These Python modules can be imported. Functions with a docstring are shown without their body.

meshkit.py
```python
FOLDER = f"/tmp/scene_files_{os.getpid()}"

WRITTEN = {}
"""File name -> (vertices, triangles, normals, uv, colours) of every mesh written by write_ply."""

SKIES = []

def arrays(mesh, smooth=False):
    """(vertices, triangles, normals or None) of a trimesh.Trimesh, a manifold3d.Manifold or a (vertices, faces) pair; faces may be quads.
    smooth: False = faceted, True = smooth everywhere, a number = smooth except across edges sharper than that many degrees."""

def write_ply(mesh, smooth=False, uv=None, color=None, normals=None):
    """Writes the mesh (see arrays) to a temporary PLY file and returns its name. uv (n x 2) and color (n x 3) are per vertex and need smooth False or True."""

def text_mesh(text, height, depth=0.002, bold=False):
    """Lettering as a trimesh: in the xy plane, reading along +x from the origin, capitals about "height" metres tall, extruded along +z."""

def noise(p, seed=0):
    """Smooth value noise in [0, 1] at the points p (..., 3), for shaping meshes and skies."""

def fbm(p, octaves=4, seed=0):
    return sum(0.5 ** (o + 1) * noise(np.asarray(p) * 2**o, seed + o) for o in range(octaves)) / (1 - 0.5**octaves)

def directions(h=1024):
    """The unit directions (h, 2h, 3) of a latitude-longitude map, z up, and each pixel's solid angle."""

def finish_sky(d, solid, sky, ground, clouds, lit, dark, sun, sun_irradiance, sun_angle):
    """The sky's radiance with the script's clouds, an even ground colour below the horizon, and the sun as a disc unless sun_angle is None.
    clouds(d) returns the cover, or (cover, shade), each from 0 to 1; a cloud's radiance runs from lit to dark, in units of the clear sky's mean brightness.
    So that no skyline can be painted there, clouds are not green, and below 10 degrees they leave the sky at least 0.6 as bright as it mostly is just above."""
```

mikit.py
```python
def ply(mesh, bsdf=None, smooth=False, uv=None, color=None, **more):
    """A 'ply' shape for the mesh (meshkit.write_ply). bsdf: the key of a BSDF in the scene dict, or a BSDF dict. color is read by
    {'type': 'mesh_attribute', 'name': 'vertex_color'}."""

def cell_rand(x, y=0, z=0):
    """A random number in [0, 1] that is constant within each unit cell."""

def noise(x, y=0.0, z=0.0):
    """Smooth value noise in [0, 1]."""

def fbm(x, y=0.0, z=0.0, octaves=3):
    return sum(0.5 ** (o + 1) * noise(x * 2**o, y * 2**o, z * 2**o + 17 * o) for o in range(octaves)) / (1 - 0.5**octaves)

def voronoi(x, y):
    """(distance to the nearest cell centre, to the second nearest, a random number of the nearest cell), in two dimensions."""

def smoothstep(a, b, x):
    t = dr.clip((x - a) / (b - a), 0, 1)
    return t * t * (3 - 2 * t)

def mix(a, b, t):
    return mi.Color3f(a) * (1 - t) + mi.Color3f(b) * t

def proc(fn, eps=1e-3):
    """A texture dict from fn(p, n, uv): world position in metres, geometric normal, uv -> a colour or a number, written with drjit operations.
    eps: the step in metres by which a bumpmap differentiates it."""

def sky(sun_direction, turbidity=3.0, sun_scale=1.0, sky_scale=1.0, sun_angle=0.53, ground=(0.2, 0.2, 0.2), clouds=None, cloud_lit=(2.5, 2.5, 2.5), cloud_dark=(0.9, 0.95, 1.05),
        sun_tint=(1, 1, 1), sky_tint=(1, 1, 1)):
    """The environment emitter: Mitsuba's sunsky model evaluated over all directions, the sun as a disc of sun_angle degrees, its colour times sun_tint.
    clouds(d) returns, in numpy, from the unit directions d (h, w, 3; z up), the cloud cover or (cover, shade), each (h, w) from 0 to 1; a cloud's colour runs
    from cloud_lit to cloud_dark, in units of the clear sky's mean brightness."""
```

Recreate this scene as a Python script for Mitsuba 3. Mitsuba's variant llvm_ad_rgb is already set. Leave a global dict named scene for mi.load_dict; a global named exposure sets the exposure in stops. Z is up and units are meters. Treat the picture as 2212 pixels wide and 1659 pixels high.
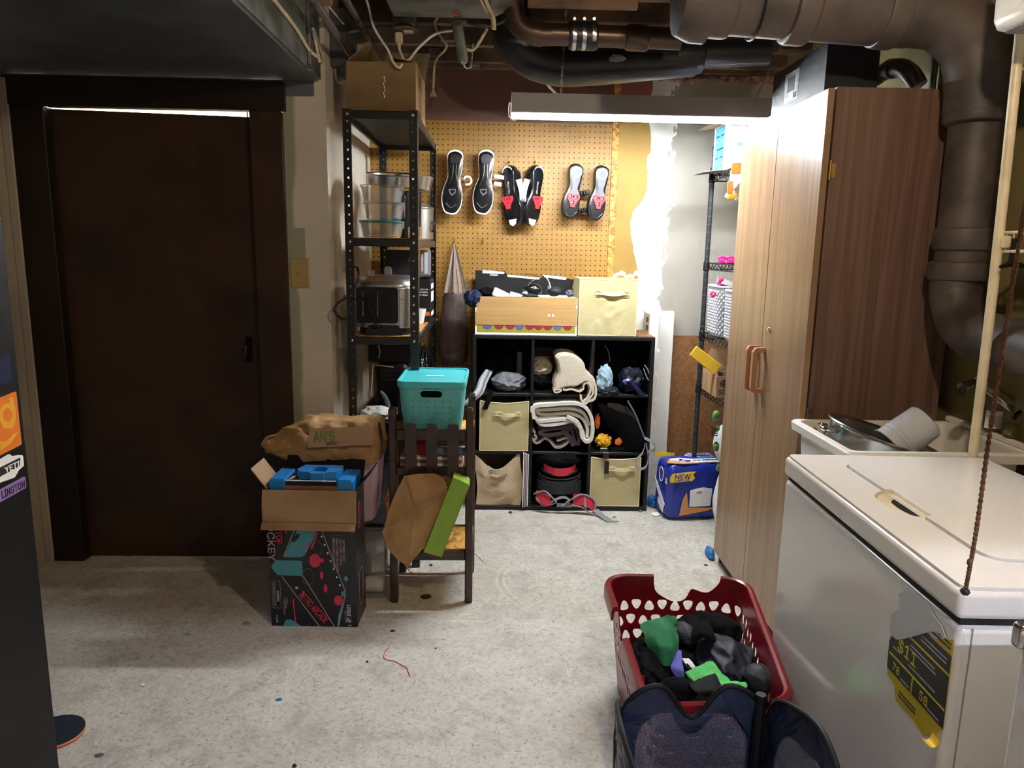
import math, numpy as np, trimesh, mitsuba as mi, drjit as dr, mikit, meshkit
from shapely.geometry import Polygon, LineString, Point, box as sbox
from shapely import affinity, union_all
T = mi.ScalarTransform4f
scene, labels = {}, {}
# ------------------------------------------------------------------ camera
F, YAW, PITCH, ROLL, EYE = 1590.0, math.radians(1.5), math.radians(10.4), math.radians(1.05), np.array([0, 0, 1.40])
_f = np.array([math.sin(YAW) * math.cos(PITCH), math.cos(YAW) * math.cos(PITCH), -math.sin(PITCH)])
_r = np.array([math.cos(YAW), -math.sin(YAW), 0.0])
_u = np.cross(_r, _f)
CR, CU = math.cos(ROLL) * _r + math.sin(ROLL) * _u, -math.sin(ROLL) * _r + math.cos(ROLL) * _u
scene['camera'] = {'type': 'perspective', 'fov': math.degrees(2 * math.atan(1106 / F)), 'fov_axis': 'x', 'near_clip': 0.05,
                   'to_world': T().look_at(origin=EYE.tolist(), target=(EYE + _f).tolist(), up=CU.tolist())}
exposure = 3.1
# ------------------------------------------------------------------ lights (their lamps' housings are built with the fixtures below)
TUBE = dict(x0=0.085, x1=1.17, y=3.28, z=1.955, r=0.013, L=(47.0, 50.0, 52.0))       # fluorescent shop light over the shelves
REAR = dict(x0=0.30, x1=1.35, y=-1.20, z=2.47, r=0.010, L=(62.0, 68.0, 84.0))         # second tube, between the joists behind the photographer
BULB = dict(p=(0.61, 0.85, 2.22), r=0.03, L=(160.0, 126.0, 88.0))                         # bare bulb with the pull cord
CLOSET = dict(p=(-1.2, 3.75, 1.5), r=0.035, L=(210.0, 195.0, 160.0))                        # lamp inside the closet, behind the door


def on(px, py, axis, v):
    "point of the plane axis = v that the photograph shows at a pixel"
    d = CR * (px - 1106) / F - CU * (py - 829.5) / F + _f
    return EYE + d * (v - EYE[axis]) / d[axis]


def Xp(px, py, v): return on(px, py, 0, v)
def Yp(px, py, v): return on(px, py, 1, v)
def Zp(px, py, v): return on(px, py, 2, v)


# ------------------------------------------------------------------ materials
def lin(h):
    c = [int(h[i:i + 2], 16) / 255 for i in (1, 3, 5)]
    return [x / 12.92 if x <= 0.04045 else ((x + 0.055) / 1.055) ** 2.4 for x in c]


def mat(name, color, rough=0.6, metal=0.0, spec=0.5, coat=0.0, sheen=0.0, bump=None, two=True):
    col = color if isinstance(color, dict) else {'type': 'rgb', 'value': lin(color) if isinstance(color, str) else list(color)}
    b = {'type': 'principled', 'base_color': col, 'roughness': rough, 'metallic': metal, 'specular': spec}
    if coat: b['clearcoat'] = coat; b['clearcoat_gloss'] = 0.9
    if sheen: b['sheen'] = sheen
    if bump: b = {'type': 'bumpmap', 'nested': b, 'arbitrary': bump[0], 'scale': bump[1]}
    if two: b = {'type': 'twosided', 'nested': b}
    scene['mat_' + name] = b
    return 'mat_' + name


def col(h): return mi.Color3f(*lin(h))


sm, fb, ns, mx = mikit.smoothstep, mikit.fbm, mikit.noise, mikit.mix


def f_concrete(p, n, uv):
    a = fb(p.x * 1.7, p.y * 1.7, 3.0, 4)
    b = fb(p.x * 14, p.y * 14, 7.0, 3)
    g = ns(p.x * 160, p.y * 160)
    c = mx(col('#b9b3a8'), col('#cac4b9'), sm(0.25, 0.75, a))
    c = mx(c, col('#99938a'), 0.35 * sm(0.5, 0.8, b))
    c = mx(c, col('#e6e1d8'), 0.22 * sm(0.5, 0.8, fb(p.x * 6, p.y * 9, 11.0, 3)))
    c = mx(c, col('#6f675d'), 0.5 * sm(0.72, 0.95, g))
    c = mx(c, col('#8f887c'), 0.26 * sm(0.4, 0.75, fb(p.x * 110, p.y * 110, 5.0, 2)))
    c = mx(c, col('#ece7dd'), 0.18 * sm(0.5, 0.8, fb(p.x * 60, p.y * 75, 15.0, 2)))
    # worn ring scratches and old paint lines by the shelf
    r = dr.sqrt(dr.square(p.x - 0.36) + dr.square(p.y - 2.95))
    w = 0.02 * (fb(p.x * 5, p.y * 5, 21.0, 2) - 0.5)
    for q in (0.30, 0.33):
        c = mx(c, col('#e9e4da'), 0.3 * sm(0.008, 0.0, dr.abs(r + w - q)) * sm(0.35, 0.6, ns(p.x * 7, p.y * 7, 4.0)))
    c = mx(c, col('#7b736a'), 0.6 * sm(0.004, 0.0, dr.abs(p.y - 3.52 + 0.06 * p.x + w)) * sm(0.4, 0.6, ns(p.x * 9, p.y * 3, 2.0)))
    c = mx(c, col('#e4dfd5'), 0.7 * sm(0.006, 0.0, dr.abs(p.y - 2.60 + 0.03 * p.x + w * 0.4)) * sm(-0.62, -0.5, p.x) * sm(0.05, -0.1, p.x))
    return c


def f_concrete_h(p, n, uv):
    return fb(p.x * 30, p.y * 30, 1.0, 3) * 0.7 + 0.3 * ns(p.x * 150, p.y * 150)


def f_peg(p, n, uv):
    s = 0.0277
    hx, hz = p.x / s, p.z / s
    dx, dz = hx - dr.floor(hx) - 0.5, hz - dr.floor(hz) - 0.5
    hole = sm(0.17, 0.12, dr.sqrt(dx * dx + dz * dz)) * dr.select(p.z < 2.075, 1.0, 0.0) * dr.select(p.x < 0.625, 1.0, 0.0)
    c = mx(col('#9a7030'), col('#8a6327'), sm(0.3, 0.7, fb(p.x * 3, p.z * 3, 1.0, 3)))
    c = mx(c, col('#ad8746'), 0.25 * ns(p.x * 120, p.z * 120))
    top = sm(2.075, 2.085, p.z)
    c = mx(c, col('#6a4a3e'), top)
    return mx(c, col('#2e1d0e'), hole)


def f_patch(p, n, uv):
    "golden hardboard, grey drywall and the ragged white filler over their joint"
    e = 0.05 * (fb(p.z * 9, p.x * 3, 2.0, 3) - 0.5)
    left = 0.812 + e + 0.03 * sm(1.55, 1.85, p.z) - 0.05 * sm(1.75, 1.6, p.z) * sm(1.25, 1.5, p.z)
    e2 = 0.10 * (fb(p.z * 14, p.x * 10, 9.0, 4) - 0.5)
    right = 0.985 + e2 - 0.03 * sm(1.6, 1.3, p.z)
    w = dr.select((p.x > left) & (p.x < right), 1.0, 0.0)
    w = w * dr.select((p.x > 0.945) & (fb(p.x * 40, p.z * 30, 3.0, 3) > 0.58), 0.0, 1.0)
    base = dr.select(p.x < 0.86, mi.Color3f(col('#9c7c3e')), mi.Color3f(col('#a29c91')))
    base = mx(base, base * 0.86, sm(0.35, 0.7, fb(p.x * 5, p.z * 5, 6.0, 3)))
    w2 = dr.select((p.x < 0.82) & (dr.abs(p.z - 1.265 + 0.03 * (ns(p.x * 60, p.z * 20) - 0.5)) < 0.014), 1.0, 0.0)
    base = dr.select((p.z > 2.10) & (p.x < 0.86), mi.Color3f(col('#8a5148')), base)
    white = mx(col('#e9e7e2'), col('#d9d6cf'), sm(0.4, 0.7, fb(p.x * 8, p.z * 4, 12.0, 3)))
    white = mx(white, col('#c9c6be'), 0.6 * sm(0.004, 0.0, dr.abs(p.x - 0.905)))
    return mx(base, white, dr.maximum(w, w2 * 0.8))


def f_closet(p, n, uv):
    c = mx(col('#cfc6b8'), col('#c2b8a9'), sm(0.3, 0.7, fb(p.x * 3, p.z * 2 + p.y * 3, 2.0, 3)))
    k = sm(0.02, 0.0, p.x + 0.835 + 0.03 * (fb(p.z * 7, 1.0, 0.0, 3) - 0.5)) * dr.select(p.y < 3.16, 1.0, 0.0)
    k = dr.maximum(k, dr.select((p.x < -0.79) & (p.z < 1.47) & (p.z > 1.24) & (p.y < 3.16), 1.0, 0.0))
    c = mx(c, col('#7d8266'), 0.75 * k)
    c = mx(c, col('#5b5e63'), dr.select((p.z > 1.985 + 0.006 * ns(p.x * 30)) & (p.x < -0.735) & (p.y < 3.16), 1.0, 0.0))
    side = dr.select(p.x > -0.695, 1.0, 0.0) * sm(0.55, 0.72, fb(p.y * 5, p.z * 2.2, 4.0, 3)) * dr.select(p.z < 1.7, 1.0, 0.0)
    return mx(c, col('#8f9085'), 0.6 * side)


def wood(base, dark, light, axis, sx=60.0, along=2.2, seed=0.0):
    "grain running along z; axis: the across direction"
    def fn(p, n, uv):
        a = getattr(p, axis)
        warp = fb(a * 4, p.z * 1.1, seed, 3)
        rings = fb((a + 0.10 * warp) * sx, p.z * along, seed, 3)
        arch = dr.sin((a * 24 + 7 * fb(a * 3.2 + seed, p.z * 0.55, 2.0, 2)) * 6.0)
        c = mx(col(base), col(dark), sm(0.3, 0.75, rings) * 0.62)
        c = mx(c, col(dark), 0.22 * sm(0.0, 1.0, arch))
        return mx(c, col(light), 0.3 * sm(0.45, 0.85, ns(a * 190, p.z * 4, seed + 3)))
    return mikit.proc(fn)


def f_osb(p, n, uv):
    q = fb(p.x * 40 + 3 * ns(p.y * 30, p.z * 30), p.y * 25, p.z * 40, 3)
    c = mx(col('#c58f3f'), col('#8a5a22'), sm(0.35, 0.65, q))
    return mx(c, col('#e2b667'), 0.5 * sm(0.55, 0.8, ns(p.x * 90, p.y * 40, p.z * 90)))


def f_card(p, n, uv):
    v = ns(p.z * 190, p.x * 3)
    return mx(col('#b8925f'), col('#a37f4f'), 0.7 * v)


def f_brownboard(p, n, uv):
    return mx(col('#8a5f3b'), col('#75492c'), sm(0.4, 0.8, fb(p.x * 90, p.z * 90, 1.0, 3)))


def f_grime(base, dirt, s=6.0):
    def fn(p, n, uv):
        return mx(col(base), col(dirt), sm(0.35, 0.7, fb(p.x * s, p.y * s, p.z * s, 4)))
    return mikit.proc(fn)


def f_weave(base, dark, s):
    def fn(p, n, uv):
        return mx(col(base), col(dark), 0.55 * sm(0.2, 0.9, ns(p.x * s, p.y * s, p.z * s)))
    return mikit.proc(fn)


mat('concrete', mikit.proc(f_concrete), 0.62, spec=0.35, bump=(mikit.proc(f_concrete_h, 2e-3), 0.0022))
mat('peg', mikit.proc(f_peg), 0.5, spec=0.4)
mat('patch', mikit.proc(f_patch), 0.6, spec=0.3)
mat('closet', mikit.proc(f_closet), 0.5, spec=0.4)
mat('osb', mikit.proc(f_osb), 0.6)
mat('card', mikit.proc(f_card), 0.75, spec=0.2)
mat('brownboard', mikit.proc(f_brownboard), 0.65)
mat('cab_front', wood('#917356', '#73583f', '#a48868', 'y', 38, 0.9), 0.32, spec=0.5)
mat('cab_side', wood('#6f5549', '#523d33', '#7d6458', 'x', 46, 1.0, 5.0), 0.42, spec=0.4)
mat('door_wood', f_grime('#3a2619', '#2a1a11', 3), 0.45, spec=0.35)
mat('joist', f_grime('#7d6350', '#45362c', 5), 0.8)
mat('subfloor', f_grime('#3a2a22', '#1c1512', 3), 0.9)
mat('duct_black', f_grime('#4a4d4e', '#3a3d3e', 4), 0.42, spec=0.5)
mat('duct_grey', f_grime('#6c6e66', '#4b4d47', 9), 0.5, metal=0.3)
mat('olive', f_grime('#8f8455', '#7a7048', 3), 0.6)
mat('offwhite', f_grime('#b3a898', '#a1968a', 2), 0.6)
mat('iron', f_grime('#554b47', '#393230', 8), 0.55, spec=0.5)
mat('abs', '#1b1d22', 0.38)
mat('copper', '#56463e', 0.34, metal=0.75)
mat('copper_bright', '#c9784a', 0.3, metal=0.9)
mat('galv', f_grime('#a9a9a6', '#75756f', 7), 0.35, metal=0.85)
mat('conduit', f_grime('#7b756a', '#4d473e', 12), 0.4, metal=0.7)
mat('steel', '#c9c7c4', 0.22, metal=1.0)
mat('steel_brush', '#b5b2ae', 0.36, metal=1.0)
mat('chrome', '#d8d8d8', 0.1, metal=1.0)
mat('brass', '#b89a55', 0.3, metal=1.0)
mat('white_gloss', f_grime('#e6e3df', '#e0dcd6', 2), 0.16, spec=0.5)
mat('white_paint', '#dcdad4', 0.4)
mat('cream_paint', f_grime('#ded2b4', '#cdbf9f', 14), 0.35)
mat('white_plastic', '#e3e1dc', 0.35)
mat('ivory', '#a58e58', 0.4)
mat('black', '#0b0b0d', 0.5, spec=0.35)
mat('black_gloss', '#0c0c0e', 0.2)
mat('black_matte', '#0f0f11', 0.8, spec=0.2)
mat('rackblack', '#17181a', 0.35, spec=0.5)
mat('charcoal', '#202226', 0.6, spec=0.3)
mat('grey', '#8c8e90', 0.5)
mat('midgrey', '#5c5e62', 0.55)
mat('lightgrey', '#b9bcc0', 0.5)
mat('teal', '#57aeb0', 0.4)
mat('teal_lid', '#45b6bd', 0.34)
mat('bluetoy', '#1f74b8', 0.3)
mat('paper', f_grime('#b08c62', '#97764f', 10), 0.8, spec=0.15)
mat('kraft', f_grime('#a98a6c', '#957659', 5), 0.8, spec=0.15)
mat('dimcard', f_grime('#87704f', '#735e42', 6), 0.8, spec=0.15)
mat('green', '#7fa52c', 0.4)
mat('darkwood', f_grime('#3a2019', '#251411', 14), 0.4)
mat('beige', f_weave('#b5a97d', '#a3966a', 260), 0.75, sheen=0.3)
mat('beige_seam', '#d6caa0', 0.7)
mat('canvas', f_weave('#bda98b', '#ab9679', 220), 0.85)
mat('towel', f_weave('#cfc4b2', '#a99e8d', 330), 0.95, spec=0.1, sheen=0.5)
mat('towel_lt', f_weave('#d6d2cb', '#9f9b95', 300), 0.95, spec=0.1, sheen=0.5)
mat('towel_dk', f_weave('#45373d', '#2b2227', 300), 0.95, spec=0.1)
mat('towel_gr', f_weave('#9d968f', '#6d6762', 300), 0.95, spec=0.1)
mat('cloth_black', f_weave('#0d0d10', '#060608', 200), 0.9, spec=0.08)
mat('cloth_grey', f_weave('#6d6e74', '#4f5056', 120), 0.7)
mat('cloth_silver', '#a3a5ac', 0.5)
mat('cloth_navy', f_weave('#182040', '#0f1530', 160), 0.6, spec=0.2)
mat('cloth_dnavy', f_weave('#0e111f', '#080a14', 160), 0.55, spec=0.3)
mat('cloth_blue', '#8ca6b8', 0.7)
mat('olivegold', '#99922e', 0.5)
mat('printred', '#8c2433', 0.5)
mat('printviolet', '#5a578f', 0.5)
mat('cloth_green', f_weave('#2f6a45', '#1c4a2e', 260), 0.95, spec=0.1, sheen=0.5)
mat('cloth_lime', f_weave('#62c06a', '#3c9348', 260), 0.95, spec=0.1, sheen=0.5)
mat('cloth_violet', '#5a58a8', 0.8)
mat('cloth_white', f_weave('#d8d6d4', '#bcbab8', 120), 0.85)
mat('cloth_brown', f_weave('#4a3a36', '#352925', 90), 0.6)
mat('strap_taupe', '#8d7a70', 0.7)
mat('strap_grey', '#85868a', 0.6)
mat('red', '#b3263c', 0.6)
mat('redplastic', '#6c0918', 0.28, spec=0.5)
mat('cleat', '#d8323f', 0.35)
mat('shoe_black', '#141518', 0.3)
mat('shoe_grey', '#55575c', 0.45)
mat('shoe_white', '#e6e4e2', 0.45)
mat('shoe_pink', f_weave('#d9c3c8', '#b98f9c', 200), 0.6)
mat('orange', '#d9661c', 0.5)
mat('yellow', '#e3c21f', 0.45)
mat('envelope', '#e0b52c', 0.6)
mat('mustard', '#d39d1a', 0.6)
mat('hotpink', '#e3257f', 0.5)
mat('packblue', '#1f2f8f', 0.25)
mat('packwhite', '#e8e8ec', 0.3)
mat('packsky', '#2b7cc4', 0.3)
mat('tan', '#c98a4e', 0.5)
mat('handle_wood', '#9a6e4d', 0.4)
mat('boxblue', '#4ba5cf', 0.4)
mat('navyblue', '#1e3f66', 0.5)
mat('white', '#f0efec', 0.5)
mat('printblack', '#08080a', 0.5)
mat('printbox', '#100d14', 0.35)
mat('printgrey', '#8f9092', 0.6)
mat('printteal', '#3e8596', 0.4)
mat('printpink', '#c62a4d', 0.5)
mat('palepink', '#b79aa6', 0.4)
mat('hamper', f_weave('#1e2740', '#151b2d', 50), 0.42, sheen=0.4)
mat('hampermesh', '#23262e', 0.6)
mat('hampergrey', '#5a6377', 0.4)
mat('rubber', '#111b2c', 0.7)
mat('purple', '#8d6bb0', 0.5)
mat('stick_orange', '#e2761b', 0.45)
mat('stick_yellow', '#e8a52c', 0.45)
mat('foam', f_grime('#a8827c', '#7d5b57', 30), 0.9, spec=0.1)
mat('foil', '#a9aaac', 0.3, metal=0.8)
mat('rope', f_weave('#b7a284', '#8d7a60', 400), 0.9)
mat('cable', '#c5b89c', 0.5)
mat('cable_white', '#d4d0c6', 0.45)
mat('cable_dark', '#26262a', 0.5)
mat('cord', f_weave('#5b3a22', '#8d6a48', 500), 0.9)
mat('emit_housing', '#a3a3a4', 0.4)
mat('fridge', '#060607', 0.5, spec=0.25)
mat('trim_dark', f_grime('#20150e', '#150d09', 3), 0.5, spec=0.3)
mat('leaf', '#4b2a16', 0.7)
mat('greenwrap', '#5e8a4c', 0.3)
mat('bluetape', '#2a6fb0', 0.5)
mat('egold', '#b9a51e', 0.4)
mat('eblack', '#2a2a26', 0.4)
mat('clearish', '#cfd3d0', 0.2)
for nm, tint, w in (('glass', '#e9efee', 0.10), ('clearbin', '#cfd0cc', 0.06), ('tealglass', '#2f6f75', 0.7)):
    scene['mat_' + nm] = {'type': 'blendbsdf', 'weight': w, 'bsdf_0': {'type': 'thindielectric', 'int_ior': 1.5}, 'bsdf_1': {'type': 'twosided', 'nested': {'type': 'principled', 'base_color': {'type': 'rgb', 'value': lin(tint)}, 'roughness': 0.15}}}
# ------------------------------------------------------------------ scene helpers
FR = [np.eye(4)]


class frame:
    "with frame(M): meshes added inside are placed by M"
    def __init__(self, M): self.M = M
    def __enter__(self): FR.append(FR[-1] @ self.M)
    def __exit__(self, *a): FR.pop()


def mtx(o=(0, 0, 0), x=(1, 0, 0), y=(0, 1, 0), z=(0, 0, 1)):
    M = np.eye(4)
    for i, a in enumerate((x, y, z)): M[:3, i] = a
    M[:3, 3] = o
    return M


def rotz(a, o=(0, 0, 0)):
    c, s = math.cos(math.radians(a)), math.sin(math.radians(a))
    return mtx(o, (c, s, 0), (-s, c, 0))


def rot(axis, a, o=(0, 0, 0)):
    M = trimesh.transformations.rotation_matrix(math.radians(a), axis)
    M[:3, 3] = o
    return M


def numbered(key):
    if key not in scene and key not in labels: return key
    i = 1
    while f'{key}_{i:03d}' in scene or f'{key}_{i:03d}' in labels: i += 1
    return f'{key}_{i:03d}'


def va(m):
    if hasattr(m, 'to_mesh'):
        q = m.to_mesh(); return np.array(q.vert_properties[:, :3], float), np.array(q.tri_verts)
    if isinstance(m, tuple): return np.asarray(m[0], float), np.asarray(m[1], int)
    return np.array(m.vertices, float), np.array(m.faces)


def put(key, mesh, material, smooth=35):
    v, f = va(mesh)
    if f.shape[1] == 4: f = np.vstack([f[:, [0, 1, 2]], f[:, [0, 2, 3]]])
    M = FR[-1]
    v = v @ M[:3, :3].T + M[:3, 3]
    if np.linalg.det(M[:3, :3]) < 0: f = f[:, ::-1]
    scene[key] = mikit.ply(trimesh.Trimesh(v, f, process=False), 'mat_' + material, smooth=smooth)
    return key


def thing(name, label, cat, group=None):
    k = numbered(name)
    labels[k] = {'label': label, 'category': cat}
    if group: labels[k]['group'] = group
    return k


def solo(name, label, cat, mesh, material, group=None, smooth=35):
    return put(thing(name, label, cat, group), mesh, material, smooth)


def part(parent, name, mesh, material, label=None, smooth=35, kind=None):
    k = put(numbered(parent + '__' + name), mesh, material, smooth)
    d = {}
    if label: d['label'] = label
    if kind: d['kind'] = kind
    if d: labels[k] = d
    return k


def struct(name, mesh, material, smooth=35):
    k = put(numbered(name), mesh, material, smooth)
    labels[k] = {'kind': 'structure'}
    return k


# ------------------------------------------------------------------ mesh helpers
def join(*ms):
    ms = [va(m) for m in (ms[0] if len(ms) == 1 and isinstance(ms[0], list) else ms)]
    V, Fc, n = [], [], 0
    for v, f in ms:
        if f.shape[1] == 4: f = np.vstack([f[:, [0, 1, 2]], f[:, [0, 2, 3]]])
        V.append(v); Fc.append(f + n); n += len(v)
    return np.vstack(V), np.vstack(Fc)


def tf(m, M):
    v, f = va(m)
    return v @ M[:3, :3].T + M[:3, 3], (f[:, ::-1] if np.linalg.det(M[:3, :3]) < 0 else f)


def mv(m, x=0, y=0, z=0):
    v, f = va(m); return v + np.array([x, y, z]), f


def bx(x0, x1, y0, y1, z0, z1, b=0.0):
    "box with chamfered edges"
    lo, hi = np.minimum((x0, y0, z0), (x1, y1, z1)), np.maximum((x0, y0, z0), (x1, y1, z1))
    if b <= 0:
        m = trimesh.creation.box(hi - lo); m.apply_translation((lo + hi) / 2); return m
    b = min(b, (hi - lo).min() * 0.45)
    P = []
    for c in np.ndindex(2, 2, 2):
        q = np.where(np.array(c) == 1, hi, lo); s = np.where(np.array(c) == 1, -1, 1) * b
        for k in range(3):
            e = s.copy(); e[k] = 0
            P.append(q + e)
    return trimesh.convex.convex_hull(np.array(P))


def rbx(x0, x1, y0, y1, z0, z1, r, n=3):
    "box with rounded edges"
    lo, hi = np.minimum((x0, y0, z0), (x1, y1, z1)), np.maximum((x0, y0, z0), (x1, y1, z1))
    r = min(r, (hi - lo).min() * 0.49)
    s = trimesh.creation.icosphere(2, r).vertices if n > 2 else trimesh.creation.icosphere(1, r).vertices
    P = [np.where(np.array(c) == 1, hi - r, lo + r) + s for c in np.ndindex(2, 2, 2)]
    return trimesh.convex.convex_hull(np.vstack(P))


def hullp(*P): return trimesh.convex.convex_hull(np.array(P, float).reshape(-1, 3))


def spline(pts, n=8):
    p = np.asarray(pts, float)
    if len(p) < 3: return p
    q = np.vstack([2 * p[0] - p[1], p, 2 * p[-1] - p[-2]])
    out = []
    for i in range(1, len(q) - 2):
        for t in np.linspace(0, 1, n, endpoint=False):
            a, b, c, d = q[i - 1:i + 3]
            out.append(0.5 * (2 * b + (c - a) * t + (2 * a - 5 * b + 4 * c - d) * t * t + (3 * b - a - 3 * c + d) * t ** 3))
    out.append(p[-1])
    return np.array(out)


def tube(pts, r, sides=8, smooth=0, closed=False):
    p = spline(pts, smooth) if smooth else np.asarray(pts, float)
    n = len(p)
    rr = np.broadcast_to(np.asarray(r, float), (n,)) if np.ndim(r) == 0 or len(np.atleast_1d(r)) == n else np.interp(np.linspace(0, 1, n), np.linspace(0, 1, len(r)), r)
    t = np.roll(p, -1, 0) - np.roll(p, 1, 0) if closed else np.gradient(p, axis=0)
    t /= np.linalg.norm(t, axis=1, keepdims=True) + 1e-12
    a = np.cross(t[0], [0.123, 0.31, 0.94] if abs(t[0][2]) < 0.9 else [1, 0.1, 0]); a /= np.linalg.norm(a)
    A = [a]
    for i in range(1, n):
        a = A[-1] - t[i] * (A[-1] @ t[i]); A.append(a / (np.linalg.norm(a) + 1e-12))
    A = np.array(A); B = np.cross(t, A)
    th = np.arange(sides) * 2 * np.pi / sides
    v = (p[:, None] + rr[:, None, None] * (np.cos(th)[None, :, None] * A[:, None] + np.sin(th)[None, :, None] * B[:, None])).reshape(-1, 3)
    f = []
    for i in range(n if closed else n - 1):
        j = (i + 1) % n
        for k in range(sides):
            l = (k + 1) % sides
            f += [[i * sides + k, i * sides + l, j * sides + l], [i * sides + k, j * sides + l, j * sides + k]]
    if not closed:
        v = np.vstack([v, p[0], p[-1]]); c0, c1 = len(v) - 2, len(v) - 1
        for k in range(sides):
            l = (k + 1) % sides
            f += [[c0, l, k], [c1, (n - 1) * sides + k, (n - 1) * sides + l]]
    return v, np.array(f)


def cyl(p0, p1, r, sides=20, r1=None):
    return tube([p0, p1], [r, r if r1 is None else r1], sides)


def lathe(profile, sides=32, sx=1.0, sy=1.0, power=2.0):
    "profile [(r, z)...] about z; power > 2 squares the section (superellipse)"
    pr = np.asarray(profile, float)
    th = np.arange(sides) * 2 * np.pi / sides
    c, s = np.cos(th), np.sin(th)
    k = (np.abs(c) ** power + np.abs(s) ** power) ** (-1 / power)
    v = np.stack([pr[:, :1] * (c * k) * sx, pr[:, :1] * (s * k) * sy, np.repeat(pr[:, 1:], sides, 1)], -1).reshape(-1, 3)
    f = []
    for i in range(len(pr) - 1):
        for j in range(sides):
            l = (j + 1) % sides
            f += [[i * sides + j, i * sides + l, (i + 1) * sides + l], [i * sides + j, (i + 1) * sides + l, (i + 1) * sides + j]]
    for i, flip in ((0, True), (len(pr) - 1, False)):
        if pr[i, 0] > 1e-6:
            pass
    return v, np.array(f)


def prism(poly, d, M=None):
    "extrudes a shapely polygon (x, y) along z by d"
    if not hasattr(poly, 'exterior') and not hasattr(poly, 'geoms'): poly = Polygon(poly)
    ms = [trimesh.creation.extrude_polygon(g, d, engine='earcut') for g in getattr(poly, 'geoms', [poly]) if g.area > 1e-9]
    m = join([va(q) for q in ms])
    return tf(m, M) if M is not None else m


XZ = mtx(x=(1, 0, 0), y=(0, 0, 1), z=(0, -1, 0))      # drawn in (x, z), thickness towards -y
YZ = mtx(x=(0, 1, 0), y=(0, 0, 1), z=(1, 0, 0))       # drawn in (y, z), thickness towards +x


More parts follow.
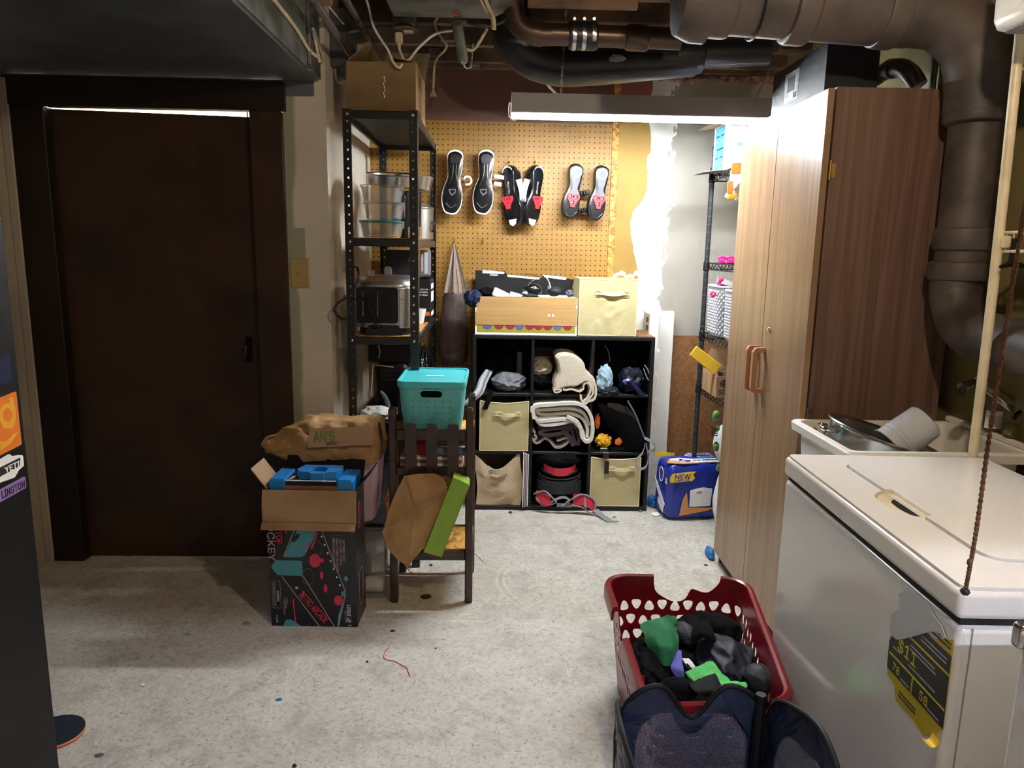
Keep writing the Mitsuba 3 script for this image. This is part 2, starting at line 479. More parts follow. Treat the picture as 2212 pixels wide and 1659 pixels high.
def sheet(P, t=0.002):
    "closed sheet of thickness t over the grid of points P (nu, nv, 3)"
    P = np.asarray(P, float); nu, nv = P.shape[:2]
    du, dv = np.gradient(P, axis=0), np.gradient(P, axis=1)
    n = np.cross(du, dv); n /= np.linalg.norm(n, axis=2, keepdims=True) + 1e-12
    v = np.vstack([(P + n * t / 2).reshape(-1, 3), (P - n * t / 2).reshape(-1, 3)])
    N = nu * nv; I = np.arange(N).reshape(nu, nv)
    q = np.stack([I[:-1, :-1], I[1:, :-1], I[1:, 1:], I[:-1, 1:]], -1).reshape(-1, 4)
    f = [q, q[:, ::-1] + N]
    ring = np.concatenate([I[:, 0], I[-1, 1:], I[-2::-1, -1], I[0, -2:0:-1]])
    nx = np.roll(ring, -1)
    f.append(np.stack([nx, ring, ring + N, nx + N], -1))
    f = np.vstack(f)
    return v, np.vstack([f[:, [0, 1, 2]], f[:, [0, 2, 3]]])


def fold(path, t, length, M=None, res=4):
    "a ribbon of cloth of thickness t folded along a 2D path, extruded by length"
    return prism(LineString(path).buffer(t / 2, quad_segs=res), length, M)


def blob(c, s, seed=0, amp=0.25, freq=3.0, sub=4, flat=None, ridge=0.0):
    "crumpled cloth lump"
    m = trimesh.creation.icosphere(sub); v = np.array(m.vertices)
    d = meshkit.fbm(v * freq + seed * 7.3 + 50, 3, seed) - 0.5
    if ridge:
        # long gathered folds running in two directions, sharp crests and soft valleys
        rg = np.random.default_rng(seed + 17); d = d * 0.8
        for w, kq in ((1.0, 2.6), (0.6, 4.4)):
            n = rg.normal(size=3); n /= np.linalg.norm(n)
            ph = (v @ n) * kq * 1.6 + 3.2 * meshkit.fbm(v * 1.5 + seed * 2.7 + 60, 2, seed + 5) + rg.random() * 6
            d = d + ridge * w * 0.42 * (0.62 - np.abs(np.sin(ph)) ** 0.75)
    v = v * (1 + 2 * amp * d)[:, None] * np.array(s) + np.array(c)
    if flat is not None: v[:, 2] = np.maximum(v[:, 2], flat)
    return v, m.faces


def lettering(text, h, M, width=None, depth=0.0006, bold=False):
    m = meshkit.text_mesh(text, h, depth, bold)
    v, f = va(m)
    if width: v[:, 0] *= width / (v[:, 0].max() - v[:, 0].min())
    return tf((v, f), M)


def boxpart(parent, name, x0, x1, y0, y1, z0, z1, material, b=0.003, label=None):
    return part(parent, name, bx(x0, x1, y0, y1, z0, z1, b), material, label)


def rrect(w, h, r):
    return sbox(-w / 2 + r, -h / 2 + r, w / 2 - r, h / 2 - r).buffer(r, quad_segs=4)
# ================================================================== the room
XL, XR, YB, YD, XC = -1.97, 1.53, 4.20, 3.14, -0.69       # left wall, right wall, back wall, closet front, closet side
struct('floor', bx(-2.3, 2.0, -2.6, 4.5, -0.06, 0), 'concrete', False)
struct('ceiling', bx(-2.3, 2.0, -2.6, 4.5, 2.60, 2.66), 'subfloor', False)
JOISTS = [(0.0, '')] 
for jy in (4.12, 3.80, 3.46, 3.08, 2.70, 2.30, 1.90, 1.50, 1.10, 0.70, 0.30, -0.10, -0.75, -1.55, -1.95):
    part('ceiling', 'joist', bx(-2.2, 1.9, jy - 0.02, jy + 0.02, 2.36, 2.60, 0.002), 'joist', smooth=False)
struct('wall_left', bx(XL - 0.1, XL, -2.6, 4.3, 0, 2.6), 'offwhite', False)
struct('wall_right', bx(XR, XR + 0.1, -2.6, 4.3, 0, 2.6), 'olive', False)
struct('wall_behind', bx(-2.1, 1.7, -2.7, -2.6, 0, 2.6), 'offwhite', False)
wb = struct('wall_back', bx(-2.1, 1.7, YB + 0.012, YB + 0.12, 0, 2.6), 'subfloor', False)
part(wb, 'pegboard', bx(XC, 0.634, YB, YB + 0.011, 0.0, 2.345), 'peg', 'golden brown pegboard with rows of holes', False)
part(wb, 'trim_strip', prism([(0.630, 0.92), (0.672, 0.92), (0.680, 1.60), (0.668, 2.05), (0.640, 2.05), (0.648, 1.60)], 0.014, XZ @ mtx((0, 0, -YB))) if False else bx(0.635, 0.672, YB - 0.006, YB + 0.011, 0.92, 2.345, 0.002), 'osb', 'rough chipboard strip edging the pegboard', False)
part(wb, 'hardboard', bx(0.673, 0.858, YB + 0.001, YB + 0.011, 0, 2.345), 'patch', 'golden panel beside the pegboard partly under white filler', False)
part(wb, 'drywall', bx(0.859, XR, YB + 0.001, YB + 0.011, 0.926, 2.345), 'patch', 'grey drywall with ragged white filler along its edge', False)
part(wb, 'lower_board', bx(0.859, XR, YB + 0.001, YB + 0.011, 0, 0.925), 'brownboard', 'bare brown hardboard', False)
part(wb, 'sill_plate', bx(XC, XR, YB - 0.03, YB + 0.011, 2.345, 2.385, 0.003), 'joist', smooth=False)
rng = np.random.default_rng(3)
fo = []
for i in range(46):
    x = 0.60 + 0.9 * i / 45 + rng.normal(0, 0.006)
    fo.append(va(blob((x, YB - 0.012, 2.325 + rng.normal(0, 0.006)), (0.018, 0.012, 0.010 + 0.008 * rng.random()), i, 0.4, 2.5, 2)))
part(wb, 'insulation', join(fo), 'foam', 'torn pink insulation along the top edge')
# closet with the dark door
wc = struct('wall_closet', join(bx(-0.864, XC, YD, YD + 0.09, 0, 2.6), bx(XL, -0.864, YD, YD + 0.09, 2.04, 2.6), bx(XL, -1.944, YD, YD + 0.09, 0, 2.04),
                              bx(XC - 0.06, XC, YD + 0.09, YB, 0, 2.6)), 'closet', False)
struct('ceiling_closet', bx(XL, XC - 0.06, YD + 0.09, YB, 2.2, 2.22), 'white_paint', False)
struct('wall_closet_back', bx(XL, XC - 0.06, YB - 0.04, YB - 0.005, 0, 2.2), 'white_paint', False)
dr_ = struct('door_1', prism([(-1.802, 0.008), (-0.996, 0.008), (-0.996, 1.908), (-1.802, 1.922)], 0.035, XZ @ mtx((0, 0, -YD - 0.06))), 'door_wood', False)
part(dr_, 'handle', join(bx(-1.062, -1.035, YD + 0.012, YD + 0.025, 0.90, 1.01, 0.004), tube([(-1.048, YD + 0.012, 0.985), (-1.048, YD - 0.02, 0.975), (-1.048, YD - 0.02, 0.93), (-1.048, YD + 0.012, 0.92)], 0.006, 8, 4)), 'black_gloss', 'small dark pull handle')
struct('trim_1', join(bx(-0.992, -0.862, YD - 0.022, YD, 0, 1.925, 0.003), bx(-0.994, -0.98, YD, YD + 0.09, 0, 1.925)), 'door_wood', False)
struct('trim_2', join(bx(-1.944, -1.805, YD - 0.022, YD, 0, 1.925, 0.003), bx(-1.818, -1.804, YD, YD + 0.09, 0, 1.925)), 'trim_dark', False)
struct('trim_3', join(bx(-1.955, -0.848, YD - 0.028, YD, 1.926, 2.036, 0.003), bx(-1.80, -0.99, YD, YD + 0.02, 1.926, 2.036)), 'trim_dark', False)
struct('trim_4', bx(XL, XL + 0.035, YD - 0.03, YD - 0.001, 0, 2.03, 0.004), 'offwhite', False)
# closet lamp
with frame(mtx(CLOSET['p'])):
    k = thing('closet_lamp', 'bare bulb glowing inside the closet behind the dark door', 'lamp')
    part(k, 'bulb', trimesh.creation.icosphere(3, CLOSET['r']), 'white', smooth=True)
    scene[k + '__bulb']['emitter'] = {'type': 'area', 'radiance': {'type': 'rgb', 'value': list(CLOSET['L'])}}
    part(k, 'cord', cyl((0, 0, CLOSET['r'] + 0.002), (0, 0, 0.70), 0.004, 8), 'cable_dark')
# bulb with pull cord
bp = np.array(BULB['p'])
with frame(mtx(bp)):
    k = thing('pull_cord_lamp', 'bare ceiling bulb with a long twisted brown pull cord over the white freezer', 'lamp')
    part(k, 'bulb', trimesh.creation.icosphere(3, BULB['r']), 'white', smooth=True)
    scene[k + '__bulb']['emitter'] = {'type': 'area', 'radiance': {'type': 'rgb', 'value': list(BULB['L'])}}
    part(k, 'holder', lathe([(0, 0.028), (0.018, 0.028), (0.022, 0.05), (0.055, 0.08), (0.06, 0.10), (0, 0.10)], 24), 'white_plastic')
    part(k, 'canopy', lathe([(0, 0.10), (0.05, 0.10), (0.05, 0.40), (0, 0.40)], 20), 'joist')
    lo = Yp(2085, 1278, BULB['p'][1]) - bp; hi = Yp(2176, 690, BULB['p'][1]) - bp
    d = hi - lo; top = lo + d * (0.06 - lo[2]) / d[2]
    pts = [lo, lo + 0.25 * d + [0.002, 0, 0], lo + 0.6 * d, hi, top]
    q = spline(pts, 30)
    th = np.linspace(0, 190, len(q))
    s1 = q + 0.0014 * np.stack([np.cos(th), np.sin(th), 0 * th], 1); s2 = q - 0.0014 * np.stack([np.cos(th), np.sin(th), 0 * th], 1)
    part(k, 'pull_cord', join(tube(s1, 0.0018, 6), tube(s2, 0.0018, 6)), 'cord', 'twisted brown pull cord')
    part(k, 'knot', blob(lo, (0.0055, 0.0055, 0.005), 3, 0.3, 2, 2), 'cable_dark', 'dark knot at the cord end')
    part(k, 'knot', blob(lo + d * 0.115, (0.0034, 0.0034, 0.005), 4, 0.3, 2, 2), 'cord')
# steel beam overhead behind the photographer, and the rear tube fixture
bm = struct('ceiling_beam', join(bx(-1.96, 1.52, -0.518, -0.39, 2.03, 2.05), bx(-1.96, 1.52, -0.518, -0.39, 2.34, 2.36), bx(-1.96, 1.52, -0.465, -0.445, 2.05, 2.34)), 'duct_black', False)
R = REAR
k = thing('tube_light', 'second fluorescent tube fixture fixed between the joists', 'lamp')
part(k, 'tube', cyl((R['x0'], R['y'], R['z']), (R['x1'], R['y'], R['z']), R['r'], 20), 'white')
scene[k + '__tube']['emitter'] = {'type': 'area', 'radiance': {'type': 'rgb', 'value': list(R['L'])}}
part(k, 'housing', bx(R['x0'] - 0.03, R['x1'] + 0.03, R['y'] - 0.05, R['y'] + 0.05, R['z'] + 0.03, R['z'] + 0.09, 0.004), 'emit_housing')
part(k, 'socket', bx(R['x0'] - 0.03, R['x0'] - 0.002, R['y'] - 0.015, R['y'] + 0.015, R['z'] - 0.02, R['z'] + 0.03, 0.003), 'white_plastic')
part(k, 'socket', bx(R['x1'] + 0.002, R['x1'] + 0.03, R['y'] - 0.015, R['y'] + 0.015, R['z'] - 0.02, R['z'] + 0.03, 0.003), 'white_plastic')
# shop light over the shelves
R = TUBE
k = thing('shop_light', 'lit fluorescent shop light hanging on chains in front of the pegboard', 'lamp')
part(k, 'tube', cyl((R['x0'], R['y'], R['z']), (R['x1'], R['y'], R['z']), R['r'], 20), 'white', 'glowing fluorescent tube')
scene[k + '__tube']['emitter'] = {'type': 'area', 'radiance': {'type': 'rgb', 'value': list(R['L'])}}
y, z = R['y'], R['z']
sec = [(y - 0.075, z + 0.003), (y - 0.078, z + 0.005), (y - 0.050, z + 0.086), (y + 0.050, z + 0.086), (y + 0.078, z + 0.005), (y + 0.075, z + 0.003), (y + 0.045, z + 0.078), (y + 0.022, z + 0.075), (y + 0.022, z + 0.026), (y - 0.022, z + 0.026), (y - 0.022, z + 0.075), (y - 0.045, z + 0.078)]
part(k, 'reflector', prism(sec, R['x1'] - R['x0'] + 0.05, YZ @ mtx((0, 0, R['x0'] - 0.025))), 'emit_housing', 'grey sheet metal shade', False)
for s, xx in ((-1, R['x0'] - 0.012), (1, R['x1'] + 0.012)):
    part(k, 'end_bracket', join(bx(xx - 0.009, xx + 0.009, y - 0.012, y + 0.012, z - 0.018, z + 0.05, 0.003), bx(xx + s * 0.014 - 0.001, xx + s * 0.014 + 0.001, y - 0.03, y + 0.03, z - 0.015, z + 0.05)), 'white_plastic', 'white lamp end socket')
part(k, 'wire_loop', tube([(R['x0'] - 0.028, y - 0.03, z + 0.05), (R['x0'] - 0.034, y - 0.03, z + 0.04), (R['x0'] - 0.034, y - 0.03, z - 0.005), (R['x0'] - 0.027, y - 0.03, z - 0.01)], 0.002, 6, 3), 'steel')
for xx, top in ((0.27, (0.27, 3.104, 2.42)), (1.10, (1.215, 3.104, 2.42))):
    a, b = np.array((xx, y, z + 0.086)), np.array(top); n = int(np.linalg.norm(b - a) / 0.016)
    lk = []
    for i in range(n):
        c = a + (b - a) * (i + 0.5) / n
        ang = np.arange(10) / 10 * 2 * np.pi
        pl = np.stack([0.004 * np.cos(ang) * (i % 2), 0.004 * np.cos(ang) * (1 - i % 2), 0.010 * np.sin(ang)], 1)
        lk.append(tube(c + pl, 0.0012, 5, closed=True))
    part(k, 'chain', join(lk), 'galv', 'thin hanging chain')
# black duct, upper left
dk = thing('black_duct', 'big black painted duct boxed along the ceiling over the dark door', 'duct')
part(dk, 'body', bx(XL + 0.002, -0.712, 0.9, YD - 0.03, 2.042, 2.355, 0.004), 'duct_black', smooth=False)
part(dk, 'side_panel', bx(-0.7115, -0.704, 0.9, 2.92, 2.05, 2.34, 0.001), 'duct_grey', 'grimy grey side sheet', False)
part(dk, 'end_panel', bx(-0.7115, -0.700, 2.93, YD - 0.03, 2.046, 2.345, 0.001), 'duct_black', smooth=False)
part(dk, 'seam', join(bx(-0.703, -0.692, 2.915, 2.932, 2.06, 2.34, 0.002), bx(-0.712, -0.690, 2.90, 2.95, 2.042, 2.056, 0.003)), 'galv', 'bright folded seam at the duct corner', False)
dk2 = thing('duct_branch', 'short black duct branch beyond the big black duct above the closet corner', 'duct')
part(dk2, 'body', bx(-0.688, -0.622, YD + 0.1, 3.5, 2.13, 2.355, 0.004), 'duct_black', smooth=False)
q = [on(585, -8, 0, -0.70)] + [on(a, b, 0, -0.697) for a, b in ((600, 10), (640, 62), (668, 108), (690, 126), (700, 135))]
solo('white_cable_along_duct'.replace('_along_duct', ''), 'thick off-white cable running along the grimy side of the black duct', 'cable', tube(np.array(q + [np.array([-0.695, 2.98, 2.20]), np.array([-0.69, 3.05, 2.10])]), 0.0065, 8, 6), 'cable')
# light switch
sw = thing('light_switch', 'beige wall switch plate beside the dark door', 'light switch')
c = Yp(648, 590, YD)
part(sw, 'plate', hullp(*[(c[0] + sx * (0.038 - e), YD - 0.001 - dy, c[2] + sz * (0.062 - e)) for sx in (-1, 1) for sz in (-1, 1) for e, dy in ((0, 0), (0, 0.003), (0.004, 0.006))]), 'ivory')
part(sw, 'toggle', hullp(*[(c[0] + sx * 0.004, YD - 0.007 - dy, c[2] + dz) for sx in (-1, 1) for dy, dz in ((0, 0.011), (0, -0.011), (0.011, 0.009), (0.011, 0.003))]), 'ivory')
for dz in (0.042, -0.042): part(sw, 'screw', lathe([(0, 0.0), (0.003, 0), (0.003, 0.0015), (0, 0.0018)], 10) if False else cyl((c[0], YD - 0.0068, c[2] + dz), (c[0], YD - 0.0085, c[2] + dz), 0.003, 10), 'brass')
# ================================================================== overhead pipes and wires
def runp(pts, r, sides=20, n=6): return tube(np.array(pts), r, sides, n)
# big iron drain: run along x, elbow, down behind the cabinet, elbow towards the camera
A, B = Yp(1452, 8, 2.42), np.array((1.27, 2.27, 2.075))
k = thing('iron_drain_pipe', 'thick brown black iron drain pipe under the joists, turning down beside the wooden cabinet', 'pipe')
FR.append(mtx((0, 0, .022)))
run = [np.array((0.60, 2.27, 2.10)), np.array((1.20, 2.27, 2.075))]
part(k, 'horizontal_run', tube(run, 0.098, 28), 'iron')
el = [np.array((1.195, 2.27, 2.075)), (1.30, 2.265, 2.06), (1.385, 2.255, 1.985), (1.415, 2.25, 1.88), (1.42, 2.25, 1.80)]
part(k, 'elbow', tube(spline(el, 6), 0.094, 28), 'iron')
part(k, 'stack', tube([(1.42, 2.25, 1.81), (1.425, 2.25, 1.33)], 0.074, 28), 'iron')
part(k, 'lower_elbow', tube(spline([(1.415, 2.25, 1.35), (1.415, 2.235, 1.25), (1.415, 2.16, 1.17), (1.412, 2.0, 1.15), (1.412, 1.4, 1.13), (1.412, 0.5, 1.10)], 6), 0.072, 24), 'iron')
for c0, c1, r in (((0.60, 2.27, 2.10), (0.67, 2.27, 2.097), 0.108), ((0.84, 2.27, 2.09), (0.90, 2.27, 2.087), 0.112), ((1.10, 2.27, 2.08), (1.16, 2.27, 2.077), 0.106), ((1.42, 2.25, 1.84), (1.42, 2.25, 1.77), 0.092), ((1.425, 2.25, 1.46), (1.425, 2.25, 1.40), 0.084), ((1.425, 2.25, 1.36), (1.425, 2.25, 1.31), 0.09)):
    a, b = np.array(c0), np.array(c1); d = b - a
    part(k, 'hub', tube([a - d * .1, a, a + d * .15, b - d * .15, b, b + d * .1], [r * .86, r * .97, r, r, r * .97, r * .86], 28), 'iron')
part(k, 'end_cap', tube([(0.605, 2.27, 2.10), (0.56, 2.27, 2.102), (0.52, 2.27, 2.104), (0.505, 2.27, 2.1045)], [0.125, 0.124, 0.108, 0.05], 30), 'iron')
part(k, 'hanger', tube([(0.74, 2.27 + 0.103 * math.sin(t), 2.093 - 0.103 * math.cos(t)) for t in np.linspace(-2.6, 2.6, 24)] , 0.004, 6), 'abs')
FR.pop()
# copper drain with rubber couplings
y0 = 3.0
k = thing('copper_drain_pipe', 'dull copper drain pipe with banded rubber couplings under the joists', 'pipe')
L = [Yp(1105, -25, y0), Yp(1110, 20, y0), Yp(1122, 55, y0), Yp(1152, 72, y0), Yp(1190, 75, y0)]
part(k, 'elbow', tube(spline(L, 6), 0.041, 20), 'copper')
part(k, 'straight', tube([Yp(1180, 74, y0), Yp(1470, 84, y0)], 0.040, 20), 'copper')
part(k, 'joint', tube([Yp(1153, 72, y0), Yp(1172, 74, y0)], 0.045, 20), 'copper')
part(k, 'coupling', tube([Yp(1228, 76, y0), Yp(1232, 76, y0), Yp(1286, 79, y0), Yp(1290, 79, y0)], [0.047, 0.052, 0.052, 0.047], 20), 'abs', 'black rubber sleeve')
for a in (1239, 1260, 1281):
    part(k, 'clamp_band', tube([Yp(a - 4, 77, y0), Yp(a + 4, 77, y0)], 0.0535, 20), 'steel', 'steel hose clamp')
    q = Yp(a, 77, y0)
    part(k, 'clamp_screw', cyl(q + [-0.001, -0.03, 0.052], q + [0.001, 0.01, 0.060], 0.006, 8), 'steel')
part(k, 'reducer', tube([Yp(1350, 81, y0), Yp(1358, 81, y0), Yp(1395, 83, y0), Yp(1400, 83, y0)], [0.042, 0.048, 0.048, 0.042], 20), 'copper')
# fat black pipe under it
y1 = 3.465
k = thing('black_drain_pipe', 'fat black plastic drain pipe bending under the copper pipe above the shop light', 'pipe')
P1 = [np.array((Yp(1102, 60, y1 - .04)[0] - .004, y1 - .04, 2.585)), Yp(1102, 60, y1 - 0.04), Yp(1140, 115, y1 - 0.03), Yp(1210, 140, y1), Yp(1300, 138, y1)]
part(k, 'bend', tube(spline(P1, 6), [0.090, 0.090, 0.094, 0.093, 0.09, 0.088], 28), 'abs')
part(k, 'straight', tube([Yp(1290, 138, y1), Yp(1500, 128, y1)], [0.09, 0.072], 28), 'abs')
part(k, 'coupling', tube([Yp(1452, 122, y1), Yp(1456, 122, y1), Yp(1512, 120, y1), Yp(1517, 120, y1)], [0.07, 0.078, 0.078, 0.07], 28), 'abs')
part(k, 'end_run', tube([Yp(1500, 118, y1), Yp(1660, 112, y1)], 0.058, 24), 'abs')
part(k, 'trap', tube(spline([Yp(1540, 96, y1), Yp(1552, 120, y1), Yp(1580, 128, y1), Yp(1610, 122, y1), Yp(1622, 96, y1)], 6), 0.036, 18), 'abs')
part(k, 'paint_patch', blob(Yp(1325, 137, y1) + [0, -0.087, 0], (0.035, 0.006, 0.014), 4, 0.5, 3, 3), 'printgrey', 'grey paint smear')
solo('white_stick', 'short pale strip of wood hanging down behind the shop light', 'strip', tube([Yp(1180, 178, 3.46), Yp(1186, 187, 3.48), Yp(1217, 219, 3.66)], 0.006, 6), 'cable_white')
# cross duct near the top edge, joist hangers
k = thing('foil_duct', 'dull silver sheet metal duct crossing between the joists at the top', 'duct')
a = Yp(800, 0, 2.55); 
part(k, 'body', bx(-0.40, -0.03, 2.76, 3.02, 2.262, 2.356, 0.004), 'duct_grey', smooth=False)
part(k, 'end_panel', hullp(*[(x, y, z) for x, ys, zs in ((-0.03, (2.76, 3.02), (2.262, 2.356)), (0.055, (2.79, 3.0), (2.295, 2.356))) for y in ys for z in zs]), 'duct_grey', smooth=False)
for xx in (-0.20, -0.125, -0.05): part(k, 'seam', bx(xx - 0.004, xx + 0.004, 2.752, 2.76, 2.262, 2.354, 0.001), 'duct_black')
part(k, 'tape', bx(-0.19, -0.06, 2.7585, 2.7599, 2.26, 2.33), 'foil', 'crinkled foil tape')
part(k, 'hanger', join(bx(-0.36, -0.345, 2.88, 2.90, 2.356, 2.36), bx(-0.09, -0.075, 2.88, 2.90, 2.356, 2.36)), 'galv')
# diagonal conduits
c1 = solo('metal_conduit', 'grey metal conduit slanting down from the duct to the cardboard box on the rack', 'pipe', tube([Yp(672, -10, 2.55), Yp(785, 165, 3.60)], 0.014, 12), 'conduit')
solo('metal_conduit', 'second thinner dark conduit slanting behind the junction box wires', 'pipe', tube([Yp(742, -10, 2.75), Yp(802, 92, 3.55)], 0.012, 12), 'conduit')
# junction box with plug
k = thing('junction_box', 'round ceiling junction box with an outlet and a plug in it', 'junction box')
cc = Yp(874, 66, 3.20)
part(k, 'box', lathe([(0, 0.10), (0.045, 0.10), (0.048, 0.04), (0.048, 0.004), (0, 0.004)], 24) if False else bx(cc[0] - 0.045, cc[0] + 0.045, cc[1] - 0.045, cc[1] + 0.045, cc[2] + 0.006, cc[2] + 0.075, 0.01), 'conduit')
with frame(mtx(cc)):
    part(k, 'cover', lathe([(0, 0.006), (0.054, 0.006), (0.058, 0.003), (0.058, -0.002), (0, -0.003)], 32), 'conduit')
    part(k, 'outlet', bx(-0.004, 0.036, -0.018, 0.018, -0.008, -0.002, 0.003), 'cable')
    part(k, 'screw', cyl((-0.038, -0.03, -0.004), (-0.038, -0.03, -0.001), 0.004, 8), 'steel')
pl = thing('power_plug', 'grey plug hanging from the ceiling outlet with a white looping cord', 'plug')
with frame(mtx(cc)):
    part(pl, 'plug_body', bx(-0.038, -0.008, -0.016, 0.012, -0.05, -0.009, 0.005), 'cable')
    part(pl, 'strain_relief', tube([(-0.023, -0.002, -0.05), (-0.022, -0.002, -0.072)], [0.009, 0.006], 10), 'cable')
y = 3.20
part(pl, 'cord', tube(np.array([cc + [-0.022, -0.002, -0.070]] + [Yp(a, b, y) for a, b in ((866, 115), (873, 129), (884, 128), (900, 108), (914, 94), (930, 80), (950, 70), (978, 66))]), 0.0052, 8, 5), 'cable_white')
def cable(label, pts, r=0.005, m='cable', y=3.1, cat='cable'):
    return solo('cable', label, cat, tube(np.array([Yp(p[0], p[1], p[2] if len(p) > 2 else y) for p in pts]), r, 8, 5), m)
cable('white cable with a red band dropping through the joists left of the plug', [(788, -10, 2.9), (796, 14), (806, 55), (822, 84), (838, 108), (850, 135), (862, 146), (869, 138)], 0.0048, 'cable_white')
cable('short white cable tail by the dark wires above the rack', [(705, 8, 2.9), (720, 26), (736, 45), (743, 52)], 0.004, 'cable_white')
cable('grey cable looping beside the closet wall above the rack', [(776, 66), (755, 70), (738, 84), (727, 102), (724, 130), (727, 172), (740, 178), (758, 172), (769, 163)], 0.0055, 'cable', 3.3)
cable('white cable end sagging over the cardboard box on the rack', [(782, 155), (796, 150), (806, 152), (814, 146), (822, 134)], 0.005, 'cable_white', 3.45)
cable('thin dark wire hanging behind the slanting conduit', [(735, 20), (755, 70), (765, 110), (780, 130), (800, 136)], 0.003, 'cable_dark', 3.4)
cable('thin dark wire drooping across the joists', [(726, 55), (732, 68), (760, 62), (820, 57), (850, 56)], 0.003, 'cable_dark', 3.6)
cable('off-white cable running up into the round junction box', [(878, -10, 2.95), (874, 20), (872, 34), (882, 48)], 0.0065, 'cable', 3.2)
cable('pair of cream cables dropping beside the copper elbow', [(1046, -10, 2.7), (1056, 18), (1066, 38), (1068, 64)], 0.007, 'cable', 2.85)
cable('thin cream cable beside the pair at the copper elbow', [(1034, -10, 2.7), (1050, 22), (1062, 44), (1063, 62)], 0.004, 'cable', 2.87)
cable('cream cable looping under the tied bundle of wires', [(1052, 62), (1040, 84), (1028, 102), (1018, 109), (1006, 106)], 0.006, 'cable', 3.1)
cable('short cream cable tail hanging behind the pipe insulation', [(1074, 4), (1070, 20), (1066, 30)], 0.006, 'cable', 3.0)
cable('dark curved cable around the tied wires', [(1096, -5), (1096, 25), (1090, 44), (1074, 52), (1058, 55)], 0.006, 'cable_dark', 3.0)
cable('black wires tied in a bundle by the copper pipe', [(1000, 45), (1018, 52), (1040, 58), (1058, 57)], 0.004, 'cable_dark', 3.05)
cable('small white wire loop at the end of the pipe insulation', [(1002, 132, 3.09), (1002, 140, 3.2), (1007, 147, 3.3), (1014, 147, 3.3), (1018, 142, 3.3), (1020, 120, 3.4), (1022, 95, 3.46)], 0.003, 'cable_white', 3.3)
# copper supply and insulated pipe
k = thing('copper_supply_pipe', 'thin bright copper pipe dropping into a dark elbow near the wires', 'pipe')
part(k, 'riser', tube([Yp(983, -10, 2.85), Yp(986, 20, 2.95)], 0.0085, 12), 'copper_bright')
part(k, 'coil', tube([Yp(986, 18, 2.94) + [0.011 * math.cos(t), 0.011 * math.sin(t), -0.0014 * t] for t in np.linspace(0, 15, 50)], 0.0025, 6), 'copper_bright')
part(k, 'elbow', tube(spline([Yp(987, 22, 2.95), Yp(988, 38, 3.0), Yp(993, 44, 3.0), Yp(1008, 48, 3.0)], 5), 0.009, 12), 'iron')
k = thing('pipe_insulation', 'grey foam pipe insulation sleeve hanging at a slant', 'pipe')
part(k, 'sleeve', tube([Yp(987, 50, 2.95), Yp(1000, 128, 3.05), Yp(1001, 133, 3.06)], [0.020, 0.021, 0.016], 18), f'duct_grey')
part(k, 'bolt', cyl(Yp(998, 131, 2.97), Yp(998, 135, 2.975), 0.005, 8), 'steel')
# frayed rope
k = thing('hanging_rope', 'tan rope with a frayed end hanging from the joists in front of the pegboard', 'rope')
part(k, 'rope', tube(np.array([Yp(a, b, 3.3) for a, b in ((955, 2), (956, 22), (942, 42), (939, 52), (947, 72), (960, 90), (965, 98), (960, 110), (944, 126), (938, 148), (936, 190))]), 0.0048, 8, 5), 'rope')
e = Yp(936, 190, 3.3)
part(k, 'frayed_end', join([tube([e, e + [0.011 * math.cos(t) * .6, 0.006 * math.sin(t), -0.02], e + [0.014 * math.cos(t), 0.01 * math.sin(t), -0.034]], 0.0016, 5) for t in np.arange(12) * .55]), 'rope', 'frayed tassel end')
# silver tape, wood blocks
solo('wood_block', 'reddish wood block nailed between the joists behind the rope', 'wood block', bx(*[v for ab in zip(Yp(950, 87, 3.73), Yp(982, 60, 3.77)) for v in ab], 0.002), 'joist')
solo('wood_block', 'small wood block screwed to the joist left of the pipe insulation', 'wood block', bx(*[v for ab in zip(Yp(926, 120, 4.06), Yp(955, 106, 4.09)) for v in ab], 0.002), 'joist')
solo('wood_block', 'pale wood scrap nailed under the joists at the top left by the duct', 'wood block', bx(*[v for ab in zip(Yp(688, 7, 2.66), Yp(718, -4, 2.69)) for v in ab], 0.002), 'joist')
solo('tape_strip', 'strip of silver tape wrapped on the sill behind the pipe insulation', 'tape', bx(*[v for ab in zip(Yp(1012, 142, 4.12), Yp(1037, 128, 4.198)) for v in ab], 0.002), 'foil')
solo('wood_batten', 'thin wood batten under the joists above the copper pipe', 'wood batten', bx(*[v for ab in zip(Yp(1140, 12, 2.86), Yp(1376, 2, 2.89)) for v in ab], 0.002), 'joist')
# galvanized vent and conduits behind the cabinet top
k = thing('vent_pipe', 'shiny galvanized vent elbow on the olive wall above the wooden cabinet', 'pipe')
part(k, 'elbow', tube(spline([Yp(1860, 178, 2.86), Yp(1890, 168, 2.78), Yp(1918, 152, 2.72), Yp(1946, 146, 2.66), Yp(1968, 160, 2.62), Yp(1984, 186, 2.60)], 6), 0.030, 20), 'galv')
part(k, 'band', tube([Yp(1922, 150, 2.713), Yp(1930, 148, 2.695)], 0.034, 20), 'galv')
for i, xx in enumerate((2018, 2034)):
    q = Xp(xx, 150, XR - 0.02)
    solo('wall_conduit', ['grey conduit on the olive wall left of the iron pipe', 'olive conduit next to the iron pipe on the olive wall'][i], 'pipe', tube([(XR - 0.02, q[1], 0.95), (XR - 0.02, q[1], 2.35)], 0.012 - 0.002 * i, 10), ['conduit', 'olive'][i])
